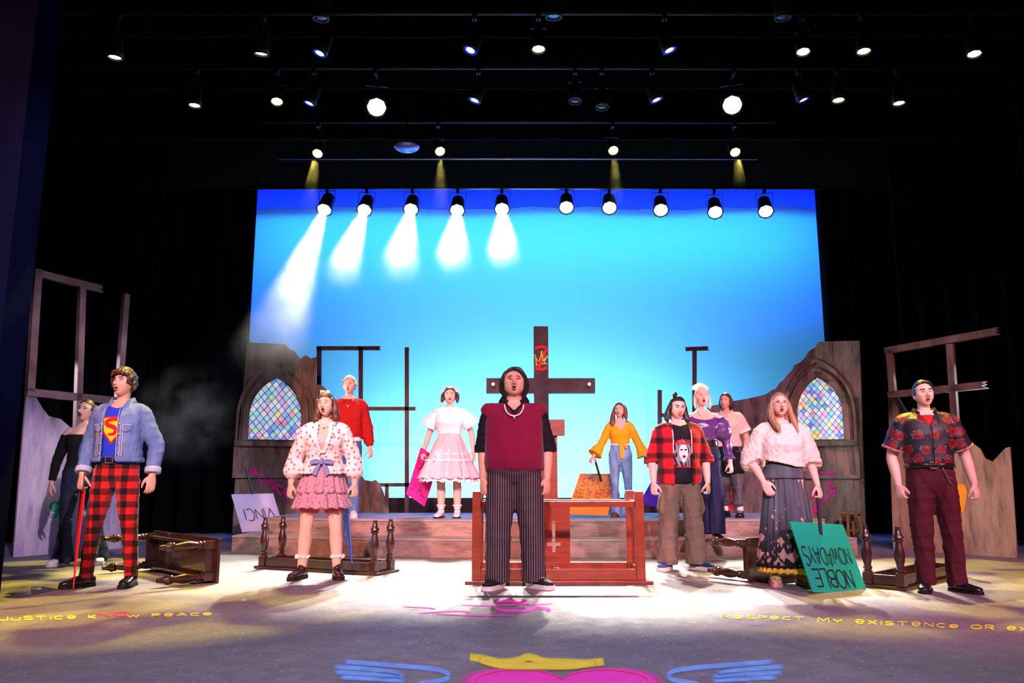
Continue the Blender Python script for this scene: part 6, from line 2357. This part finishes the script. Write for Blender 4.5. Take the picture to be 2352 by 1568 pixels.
gm.tube([P.hpt(-.008, .004, .010), P.hpt(0, .006, .006), P.hpt(.008, .004, .010)], .0018, 6)
for sg in (-1, 1):
    gm.tube([P.HM @ Vector((sg * .057, -.075, .004)), P.HM @ Vector((sg * .079, .01, .004))], .0018, 6)
gl = gm.build('glasses', 'glass_frame', P.root, smooth=True)
for sx in (-1, 1):
    c = np.array(P.HM @ Vector((sx * .079, -.002, -.060)))
    P.hobj('earring', [ellipsoid(c, (.005, .005, .016), 8, 6)], 'metal_silver')
cutn = lambda p: (p[:, 2] > 1.43 * k - p[:, 0] * .55 - np.clip(-p[:, 0] - .05, 0, 1) * 0 + np.clip(np.abs(p[:, 0]) - .12, 0, 1) * 3) & (p[:, 0] > -.075)
sw_ = P.wear('cable_sweater', [P.torso(1.055 * k, 1.485 * k, [(1.05 * k, .050), (1.15 * k, .052), (1.3 * k, .036), (1.5 * k, .022)], 16)] + P.yoke(.028) + [P.sleeve(s, .0, .60, [(0, .034), (.2, .050), (.42, .062), (.55, .054), (.60, .040)]) for s in 'RL'], 'cable_knit', folds=((0.0060, (14, 14, 16), 5), (.002, (60, 60, 60), 6)),
             cut=lambda p: (p[:, 2] < 1.085 * k - (p[:, 0] + .02) * .22) & (np.abs(p[:, 0]) < .215) & (p[:, 1] < .2) & (np.abs(p[:, 0]) < .16) | ((p[:, 2] > 1.462 * k) & (np.abs(p[:, 0]) < .075)), thick=.006)
for s in 'RL':
    P.wear('rolled_cuff', [P.sleeve(s, .52, .62, [(.52, .062), (.62, .056)])], 'cable_knit', .008, 2, [(.004, (30, 30, 60), 9)], parent=sw_)
P.wear('skirt_yoke', [P.torso(.955 * k, 1.10 * k, [(.95 * k, .026), (1.10 * k, .016)], 8)], 'border_skirt')
sk = skirt(P, 'long_skirt', .985 * k, .185 * k, .165 * k, .268 * k, 'border_skirt', 21, .020, cy=0, ry=.70, seed=7, rows=20, amp0=.3, hem=.006)
skirt(P, 'hem_ruffle', .215 * k, .165 * k, .258 * k, .278 * k, 'black_shirt', 31, .014, cy=0, ry=.70, seed=8, rows=5, parent=sk, hem=.006)
skirt(P, 'petticoat', .24 * k, .115 * k, .240 * k, .264 * k, 'yellow_ruffle', 25, .018, cy=0, ry=.70, seed=9, rows=6, parent=sk, hem=.014)
for s in 'RL':
    P.shoe(s, 'clog_pink', 'clog_pink', sole_h=.03, low=.015, width=1.05, name='clog')
    a = P.leg[s][2]
    fy = math.radians(P.fyaw[s])
    c = np.array((a[0] + math.sin(fy) * .10, a[1] - math.cos(fy) * .10, .066)) 
    P.wear('clog_strap', [ellipsoid(c, (.052 * k, .055 * k, .022 * k), 14, 8)], 'clog_gold', .007, 2)
KNIT = P

# ---------------------------------------------------------------- 11: rose shirt
P = Person('man in a black rose print shirt and maroon trousers at right', (2160, 1358), 872, rot=-14, kind='m', bw=1.05, bd=1.1, skin='fair', hairpad=.012, legs={'R': (-.10, -.02), 'L': (.14, .0)}, feet_yaw=(20, 40), arm_t=1.12, leg_t=1.08,
           arms={'R': [(-.10, .04, -.28), (.02, -.06, -.24)], 'L': [(.115, .04, -.28), (.035, -.05, -.24)]}, headrot=(8, 8, -3), head=dict(mo=.007, mw=.015, jaw=.8), look=dict(lip='pink', browt=.0045, brow=-.003, eye=.0046, browm='black'))
k = P.k
P.body({'L': dict(curl=1.0), 'R': dict(curl=.95)})
P.hairdo('hair_black', [P.lock([(-.02, -.072, .092), (.02, -.072, .092), (.055, -.055, .07), (.075, -.03, .03)], [.010, .014, .014, .010])], grow=.009, hl0=.080, curve=4, yb=.0, nape=-.09, amp=.0012, freq=(120, 120, 24), side=-.015)
P.wear('undershirt', [P.torso(1.30 * k, 1.485 * k, .010)], 'print_red', cut=lambda p: (p[:, 2] > 1.455 * k) & (np.abs(p[:, 0]) < .08))
rs = P.wear('rose_shirt', [P.torso(1.02 * k, 1.485 * k, [(1.02 * k, .020), (1.08 * k, .034), (1.35 * k, .026), (1.5 * k, .014)], 16)] + P.yoke(.020) + [P.sleeve(s, .0, .40, [(0, .024), (.2, .034), (.40, .042)]) for s in 'RL'], 'rose_print', folds=((0.0075, (12, 12, 18), 5),),
            cut=lambda p: ((p[:, 1] < 0) & (p[:, 2] > 1.37 * k + np.abs(p[:, 0]) * 2.0)) | ((p[:, 2] > 1.465 * k) & (np.abs(p[:, 0]) < .075)), thick=.004)
mat('cuff_pattern', (0.42, 0.16, 0.18), 0.6, var=0.5, vscale=60)
for s in 'RL':
    cuff(P, s, .375, .41, .047, 'cuff_pattern', parent=rs)
collar(P, 'black_shirt', 1.465, .086, .055, .05, .075, parent=rs)
pts = [P.front(.004, z * k, .042) for z in np.linspace(1.05, 1.37, 12)]
MB().tube(pts, .0035, 6).build('placket', 'black_shirt', rs, smooth=True)
pants(P, 'trouser_maroon', STRAIGHT, 1.045, .016, folds=((0.0105, (12, 12, 15), 3), (.003, (26, 26, 40), 4)))
belt(P, 1.03, e=.030, h=.036)
ch = []
for i in range(17):
    t = i / 16
    p = P.front((.065 + .07 * t) * k, (1.01 - .085 * t - .03 * math.sin(PI * t)) * k, .032)
    ch.append(p)
ch2 = [P.front((.075 + .068 * t) * k, (.985 - .125 * t - .02 * math.sin(PI * t)) * k, .034) for t in np.linspace(0, 1, 12)]
MB().tube(ch, .003, 6).tube(ch2, .0025, 6).build('wallet_chain', 'metal_silver', P.root, smooth=True)
for s in 'RL':
    P.shoe(s, 'leather_black', 'sole_black', sole_h=.02, length=1.05)
ROSE = P

# ---------------------------------------------------------------- 12: black off-shoulder top
P = Person('woman in a black off shoulder top half hidden behind the man in denim', (166, 1298), 917, rot=16, kind='f', bw=1.0, bd=1.0, skin='fair', hairpad=.008, legs={'R': (-.10, .0), 'L': (.24, .08)}, feet_yaw=(30, 10),
           arms={'R': [(-.10, .05, -.28), (-.04, .0, -.25)], 'L': [(.09, .04, -.28), (.03, -.05, -.24)]}, headrot=(-24, 8, 4), head=dict(mo=.014, mw=.012, jaw=.5), look=dict(lip='red', browm='darkbrown', brow=.006))
k = P.k
P.body({'L': dict(curl=.6), 'R': dict(curl=.6)})
P.hairdo('hair_darkbrown', [P.lock([(.02, .09, .05), (.03, .12, .04)], [.04, .035])], grow=.006, hl0=.080, curve=5, yb=.012, nape=-.07, amp=.0012, freq=(120, 120, 24), side=-.01)
P.wear('off_shoulder_top', [P.torso(1.02 * k, 1.40 * k, [(1.02 * k, .012), (1.3 * k, .014), (1.4 * k, .020)], 12)] + [P.sleeve(s, .06, .96, [(.06, .016), (.5, .012), (.96, .010)]) for s in 'RL'], 'black_knit', folds=((0.0045, (16, 16, 26), 5),), cut=lambda p: (p[:, 2] > 1.375 * k))
pants(P, 'denim_dark', FLARE, 1.06, .014)
for s in 'RL':
    P.shoe(s, 'white_leather', 'sole_white', sole_h=.03)
c = np.array(P.HM @ Vector((-.082, .0, -.045)))
P.hobj('earring', [ellipsoid(c, (.003, .012, .014), 10, 6)], 'metal_gold')

# ---------------------------------------------------------------- haze caught in the beams
def haze_mat(nm, dens, L, r0, tan, power=1.0, nscale=4.0, g=0.62, lo=0.25, col=(1, 1, 1), start=.15):
    m = bpy.data.materials.new(nm)
    m.use_nodes = True
    nt = m.node_tree
    nt.nodes.remove(nt.nodes['Principled BSDF'])
    vs = nt.nodes.new('ShaderNodeVolumeScatter')
    vs.inputs['Color'].default_value = (*col, 1)
    vs.inputs['Anisotropy'].default_value = g
    nb = NB(nt)
    co = nb.coord()
    nz = nb.rng(nb.noise(co, nscale, 2, .6), .38, .66, lo, 1.0)
    x, y, z = nb.sep(co)[:3]
    fade = nb.math('POWER', nb.math('MAXIMUM', nb.math('ADD', 1.0, nb.math('DIVIDE', z, L)), 0.0), power)
    R_ = nb.math('ADD', r0, nb.math('MULTIPLY', z, -tan))
    rho = nb.math('SQRT', nb.math('ADD', nb.math('MULTIPLY', x, x), nb.math('MULTIPLY', y, y)))
    rad = nb.rng(nb.math('DIVIDE', rho, R_), .35, 1.0, 1.0, 0.0)
    nt.links.new(nb.math('MULTIPLY', nb.math('MULTIPLY', nb.math('MULTIPLY', nz, fade), rad), dens), vs.inputs['Density'])
    nt.links.new(vs.outputs[0], nt.nodes['Material Output'].inputs['Volume'])
    MATS[nm] = m
    return m


def beam(label, lp, d, L, dens, half=10, r0=.10, power=1.2, nscale=3.5, lo=.3, nm='light_beam', start=.15):
    tan = math.tan(math.radians(half))
    prof = [(-start - (L - start) * i / 6, r0 + tan * (start + (L - start) * i / 6)) for i in range(7)]
    me = MB().lathe(prof[::-1], (0, 0, 0), (0, 0, 1), 24).mesh(nm)
    hm = haze_mat('haze_' + label[:40], dens, L, r0, tan, power, nscale, .62, lo)
    o = link(nm, me, hm)
    o.location = lp
    o.rotation_mode = 'QUATERNION'
    o.rotation_quaternion = Vector(d).to_track_quat('-Z', 'Y')
    tag(o, label, 'light beam', 'beams of light in the haze', 'stuff')
    return o


for i, (L, dn) in enumerate(((3.6, .5), (2.0, .4), (1.9, .3), (1.7, .4), (1.6, .45))):
    beam('white beam of haze below the %s round lamp from the left' % ordn[i], BEAMS[i][0], BEAMS[i][1], L, dn, 11 if i else 8, power=0.8)

for (px, py), (ax, ay), L, nm_ in ((yel[0], (-2.9, 9.3), 1.0, 'leftmost'), (yel[1], (-0.75, 9.0), 1.25, 'second'), (yel[2], (1.45, 9.2), 0.9, 'third'), (yel[3], (3.1, 9.4), .55, 'rightmost')):
    lp = at(px, py, 10.2)
    d = (Vector((ax, ay, 0)) - lp).normalized()
    spot('lamp_beam', lp + d * .05 , (ax, ay, 0), 420, (1.0, 0.86, 0.18), 22, 0.6, 0.03)
    beam('faint yellow beam of haze below the %s yellow lamp' % nm_, lp, d, L, .22, 6.5, .05, 1.0, 5.0, .2, 'light_beam', .14)

# drifting smoke at the left of the backdrop
sm = bpy.data.materials.new('smoke')
sm.use_nodes = True
nt = sm.node_tree
nt.nodes.remove(nt.nodes['Principled BSDF'])
vs = nt.nodes.new('ShaderNodeVolumeScatter')
vs.inputs['Anisotropy'].default_value = .45
nb = NB(nt)
co = nb.coord()
x, y, z = nb.sep(co)[:3]
r2 = nb.math('SQRT', nb.math('ADD', nb.math('ADD', nb.math('MULTIPLY', x, x), nb.math('MULTIPLY', y, y)), nb.math('MULTIPLY', z, z)))
nz = nb.rng(nb.noise(nb.map(co, (1.6, 1.6, 1.6)), 1.5, 3, .6), .42, .68)
nt.links.new(nb.math('MULTIPLY', nb.math('MULTIPLY', nz, nb.rng(r2, .2, 1.0, 1, 0)), .3), vs.inputs['Density'])
nt.links.new(vs.outputs[0], nt.nodes['Material Output'].inputs['Volume'])
MATS['smoke'] = sm
for (px, py, Y, sx, sz, lb) in ((540, 815, 11.3, .75, .75, 'pale wisp of smoke drifting off the top of the left ruined wall'), (430, 960, 10.6, .75, .8, 'blue grey drift of smoke in the dark beside the left ruined wall')):
    V, f = ellipsoid((0, 0, 0), (1, 1, 1), 24, 14)
    o = link('smoke_drift', mesh_from('smoke_drift', V, f), 'smoke')
    o.location = at(px, py, Y)
    o.scale = (sx, .5, sz)
    tag(o, lb, 'smoke', 'drifts of stage smoke', 'stuff')

# ---------------------------------------------------------------- hand-lettered placards
mat('card_green', (0.008, 0.30, 0.20), 0.6)
mat('card_orange', (0.80, 0.27, 0.015), 0.6)
mat('card_pink', (0.85, 0.02, 0.26), 0.6)
mat('card_violet', (0.075, 0.012, 0.30), 0.6)
mat('card_red', (0.80, 0.015, 0.012), 0.6)
mat('card_blue', (0.02, 0.10, 0.62), 0.55)
mat('card_white', (0.62, 0.56, 0.62), 0.6)
mat('ink_black', (0.012, 0.012, 0.014), 0.6)
mat('ink_white', (0.75, 0.72, 0.78), 0.6)
mat('stick_black', (0.018, 0.016, 0.020), 0.5)


def project(p):
    d = Vector(p) - Vector((0, 0, CAMZ))
    f = Vector((0, math.cos(PITCH), math.sin(PITCH)))
    u = Vector((0, -math.sin(PITCH), math.cos(PITCH)))
    t = d.dot(f)
    return np.array((CX + F * d.x / t, CY - F * d.dot(u) / t))


def rectify(px, Y, span=0.9, n=41):
    """px: top-left, top-right, bottom-right, bottom-left as seen; finds the flat rectangle that looks so, its foot at distance Y"""
    BL = at(*px[3], Y)
    best = None
    for a in np.linspace(-span, span, n):
        TL = at(*px[0], Y + a)
        e1 = TL - BL
        for b in np.linspace(-span, span, n):
            BR = at(*px[2], Y + b)
            e2 = BR - BL
            c = abs(e1.dot(e2)) / (e1.length * e2.length)
            err = np.linalg.norm(project(TL + e2) - np.array(px[1]))
            s = c * 30 + err + 1.5 * (abs(a) + abs(b))
            if best is None or s < best[0]:
                best = (s, TL, TL + e2, BR, BL)
    return best[1:]


def wpt(P, p):
    r = P.root
    return r.location + Matrix.Rotation(r.rotation_euler.z, 3, 'Z') @ Vector(p)


def placard(label, quad, card, lines, ink, stick=None, wd=0.012, flip=True, rows=None, margin=(0.08, 0.92), fit=True, slant=0.0, lift=0.008, thick=0.008):
    TL, TR, BR, BL = [Vector(q) for q in quad]
    o = BL.copy()
    ex, ey = (BR - BL), (TL - BL)
    nr = ex.cross(ey).normalized()
    if nr.y > 0:
        nr = -nr
    t = thing('placard', label, 'sign', o, group='protest placards')
    MB().prism([q - o for q in (BL, BR, TR, TL)], -nr * thick).build('board', card, t)
    n = len(lines)
    for i, ln in enumerate(lines):
        v0, hgt = rows[i] if rows else (1 - (i + 1) / (n + .3), .6 / n)
        ts, tw = text_strokes(ln[0], 1.0, ln[3] if len(ln) > 3 else .22, 1.0, .05, 3 + i)
        u0, u1 = ln[1], ln[2]

        def fn(u, v, u0=u0, u1=u1, v0=v0, hgt=hgt, tw=tw):
            a, b = u0 + (u1 - u0) * u / tw + slant * v, v0 + hgt * v
            if flip:
                a, b = 1 - a, 1 - b
            return ex * a + ey * b + nr * lift - Vector((0, 0, 0))
        w_ = wd / (hgt * ey.length)
        strokes_obj('lettering', [densify(st, .12) for st in ts], w_, fn, ink, t)
    if stick:
        a, b = Vector(stick[0]) - o, Vector(stick[1]) - o
        MB().bar(a, b, .028, .012, tuple(nr)).build('handle', 'stick_black', t)
    return t


q = rectify([(1814, 1197), (1926, 1210), (1993, 1361), (1867, 1360)], G(1867, 1361).y - .06)
gc = (q[0] + q[1]) / 2
mid = (q[0] + q[1] + q[2] + q[3]) / 4
GR = placard('green placard lettered upside down, leaning on the floor beside the long skirt', q, 'card_green', [('NOBLE', .20, .90, .12), ('NOWADAYS', .10, .96, .10)], 'ink_black',
             (wpt(KNIT, KNIT.grip['L']) + Vector((0, 0, .05)), gc + (mid - gc) * .35), rows=[(.69, .25), (.37, .25)], wd=.011)
Yy = YELLOW.root.location.y
q = rectify([(1332, 1087), (1403, 1092), (1396, 1182), (1300, 1180)], Yy - .22)
placard('orange placard lettered upside down, held by the woman in yellow', q, 'card_orange', [('I SHALL', .05, .75, .16), ('NEVER ALTER', .03, .96, .16), ('MY WAYS', .05, .86, .2)], 'ink_black',
        (wpt(YELLOW, YELLOW.grip['R']) + Vector((.02, 0, .08)), (q[0] * .35 + q[1] * .65) * .8 + (q[2] + q[3]) * .1), rows=[(.66, .15), (.42, .18), (.13, .22)], wd=.013)
q = rectify([(966, 1027), (1008, 1056), (975, 1163), (933, 1134)], PINK.root.location.y + .42)
placard('bright pink placard with black script behind the pink dress', q, 'card_pink', [('SH', .08, .60, .1), ('SMALL', .10, .92, .05)], 'ink_black', (wpt(PINK, PINK.grip['R']), q[0] * .5 + q[1] * .5), flip=False, rows=[(.62, .24), (.16, .24)], wd=.009)
q = rectify([(1517, 1068), (1592, 1078), (1546, 1168), (1466, 1158)], 10.55)
placard('violet placard with white letters behind the man in the plaid shirt', q, 'card_violet', [('OME', .42, .92, .12)], 'ink_white', None, rows=[(.12, .34)], wd=.014)
q = rectify([(1655, 1098), (1692, 1096), (1680, 1176), (1650, 1174)], 10.95)
placard('red placard standing behind the person in the blush shirt', q, 'card_red', [('V', .2, .8, .1)], 'ink_black', None, rows=[(.55, .35)], wd=.010)
q = rectify([(532, 1135), (627, 1133), (652, 1214), (557, 1222)], G(557, 1222, Z1).y)
placard('white placard lettered VINCI upside down, leaning at the left ruined wall', q, 'card_white', [('VINCI', .12, .84, .16)], 'ink_black', (at(564, 1073, q[0].y + .14), q[0] * .5 + q[1] * .5 + Vector((0, .02, -.05))), rows=[(.42, .30)], wd=.010)
gp = wpt(FLORAL, FLORAL.grip['L'])
YF = gp.y
placard('blue placard seen almost edge on in the hand of the girl in floral', [at(785, 1160, YF + .38), at(798, 1160, YF - .06), at(808, 1295, YF - .06), at(790, 1234, YF + .38)], 'card_blue', [('SO', .2, .85, .1)], 'ink_white', (gp + Vector((-.01, .0, .05)), at(793, 1166, YF - .02)), rows=[(.30, .36)], wd=.006)
gp = wpt(DENIM, DENIM.grip['R'])
YD = gp.y
placard('red placard seen edge on, its corner resting by the black boot', [at(183, 1128, YD + .36), at(194, 1125, YD - .10), at(167, 1351, YD - .20), at(179, 1176, YD + .34)], 'card_red', [], 'ink_black', (gp + Vector((.0, .0, .10)), at(190, 1130, YD - .08)))

# ---------------------------------------------------------------- chalk and spray paint
paint('chalk_yellow', (0.85, 0.74, 0.03), 0.3, 50)
paint('chalk_red', (0.85, 0.04, 0.10), 0.3, 50)
paint('spray_yellow', (0.90, 0.72, 0.02), 0.15, 8)
paint('spray_pink', (0.95, 0.03, 0.50), 0.15, 8)
paint('spray_blue', (0.20, 0.44, 0.95), 0.35, 10)
paint('spray_magenta', (0.80, 0.02, 0.35), 0.15, 20)
paint('spray_green', (0.0, 0.55, 0.22), 0.1, 20)
paint('spray_orange', (0.85, 0.36, 0.01), 0.2, 6)
paint('spray_black', (0.01, 0.01, 0.01), 0.1, 20)


def fl(off=.003):
    return lambda u, v: G(u, v) + Vector((0, 0, off))


def floor_text(name, txt, x0, x1, y0, y1, h0, h1, m, only=None, wd=3.0, seed=2, widthf=1.0):
    ts, tw = text_strokes(txt, 1.0, .28, widthf, .06, seed, only)
    out = []
    for st in ts:
        out.append(densify([(x0 + (x1 - x0) * u / tw, y0 + (y1 - y0) * u / tw - (h0 + (h1 - h0) * u / tw) * v) for u, v in st], 4))
    return strokes_obj(name, out, wd, fl(), m, floor)


T1 = 'JUSTICe kNOW PeACe'
floor_text('chalk_writing', T1, 1, 486, 1426, 1413, 8, 6, 'chalk_yellow', only=[i for i in range(len(T1)) if i not in (9, 10)], wd=2.4)
ts, tw = text_strokes('NO', 1.0, .15, 1.0, 0, 2)
strokes_obj('chalk_writing', [densify([(222 + 76 * u / tw, 1417 - 3 * u / tw - 9 * v) for u, v in st], 4) for st in ts], 3.4, fl(), 'chalk_red', floor)
floor_text('chalk_writing', 'ReSPeCT', 1658, 1846, 1420, 1425, 8, 7, 'chalk_yellow', wd=2.4)
floor_text('chalk_writing', 'MY eXISTeNCe OR eX', 1878, 2362, 1429, 1450, 9, 9, 'chalk_yellow', wd=2.6)
# heart, crown and wings at the foot of the stage
hx = lambda t: (1290 + 225 * (16 * math.sin(t) ** 3) / 16, 1580 - 46 * (13 * math.cos(t) - 5 * math.cos(2 * t) - 2 * math.cos(3 * t) - math.cos(4 * t)) / 12)
soft_blob('chalk_heart', [hx(2 * PI * i / 48) for i in range(48)], fl(.002), 'spray_pink', floor, .06)
strokes_obj('chalk_heart_line', [[(1290 + (p[0] - 1290) * .88, 1580 + (p[1] - 1580) * .88) for p in (hx(2 * PI * i / 60) for i in range(61))]], 2.2, fl(.004), 'chalk_red', floor)
strokes_obj('chalk_crown', [catmull([(1078, 1510), (1110, 1514), (1150, 1522), (1190, 1518), (1215, 1510), (1250, 1520), (1300, 1522), (1350, 1524), (1388, 1520)], 5)], 22, fl(.003), 'spray_yellow', floor, True)
strokes_obj('chalk_crown', [catmull([(1100, 1516), (1150, 1530), (1230, 1532), (1310, 1532), (1370, 1524)], 5)], 20, fl(.006), 'spray_yellow', floor, True)
for sg in (-1, 1):
    m_ = lambda p: (1283 + sg * (1283 - p[0]), p[1])
    strokes_obj('chalk_wing', [catmull([m_(p) for p in st], 5) for st in ([(1034, 1552), (1010, 1540), (940, 1532), (860, 1526), (790, 1520)], [(1030, 1552), (1020, 1562), (960, 1572)], [(920, 1548), (850, 1538), (765, 1532)], [(930, 1556), (850, 1549), (768, 1545)], [(930, 1564), (860, 1560), (780, 1556)])], 14, fl(.003), 'spray_blue', floor, True)
strokes_obj('chalk_scrawl', [catmull(st, 5) for st in ([(1140, 1382), (1160, 1380), (1190, 1384), (1215, 1388)], [(1135, 1391), (1150, 1402), (1200, 1404), (1225, 1400), (1234, 1390)], [(1235, 1396), (1262, 1400), (1255, 1404)])], 8, fl(.003), 'spray_pink', floor, True)
strokes_obj('chalk_scrawl', [catmull(st, 5) for st in ([(926, 1393), (980, 1396), (1000, 1399)], [(960, 1409), (1040, 1404), (1080, 1406)], [(1003, 1410), (1080, 1414), (1180, 1414)], [(1060, 1390), (1140, 1391), (1270, 1387)])], 3, fl(.003), 'spray_pink', floor, True)
strokes_obj('floor_seam', [[(1078 + 8 * i, 1370.5 + .012 * i) for i in range(33)]], 1.6, fl(.002), 'spray_black', floor)

# bubble letters on the left flat, lightning and paint on the right ones
bL = LF.location
tfn = on(PL, .006, bL)
bub = [[(131, 1160), (124, 1157), (118, 1162), (122, 1169), (130, 1172), (130, 1180), (123, 1185), (117, 1183)], [(137, 1149), (138, 1165), (140, 1178), (146, 1178)], [(132, 1162), (145, 1159)], [(159, 1162), (153, 1160), (149, 1167), (152, 1174), (158, 1172)], [(160, 1159), (160, 1170), (163, 1176)]]
strokes_obj('graffiti_outline', [catmull(s_, 4) for s_ in bub], 8.6, on(PL, .005, bL), 'spray_black', LF)
strokes_obj('graffiti', [catmull(s_, 4) for s_ in bub], 6.2, tfn, 'spray_green', LF)
bR = wallR.location
strokes_obj('graffiti_lightning', [densify(s_, 4) for s_ in ([(1880, 1086), (1918, 1086), (1899, 1120), (1918, 1120), (1868, 1180), (1880, 1140), (1864, 1140), (1884, 1086)], [(1908, 1122), (1918, 1119), (1917, 1142)])], 6.5, on(PRR, .008, bR), 'spray_magenta', wallR, True)
bLw = wallL.location
ts, tw = text_strokes('PeACe', 1.0, .18, 1.0, .05, 5)
strokes_obj('graffiti_writing', [densify([(576 + 92 * u / tw, 1094 + 52 * u / tw - 18 * v) for u, v in st], 3) for st in ts], 7.5, on(PRL, .008, bLw), 'spray_magenta', wallL, True)
bF = RF.location
soft_blob('graffiti_splash', [(2200, 1110), (2216, 1112), (2222, 1130), (2219, 1150), (2214, 1176), (2202, 1180), (2196, 1190), (2190, 1150)], on(PR, .006, bF), 'spray_orange', RF, .08)
strokes_obj('graffiti_drip', [[(2214, 1170), (2214, 1195), (2215, 1212)]], 2.2, on(PR, .006, bF), 'spray_orange', RF, True)
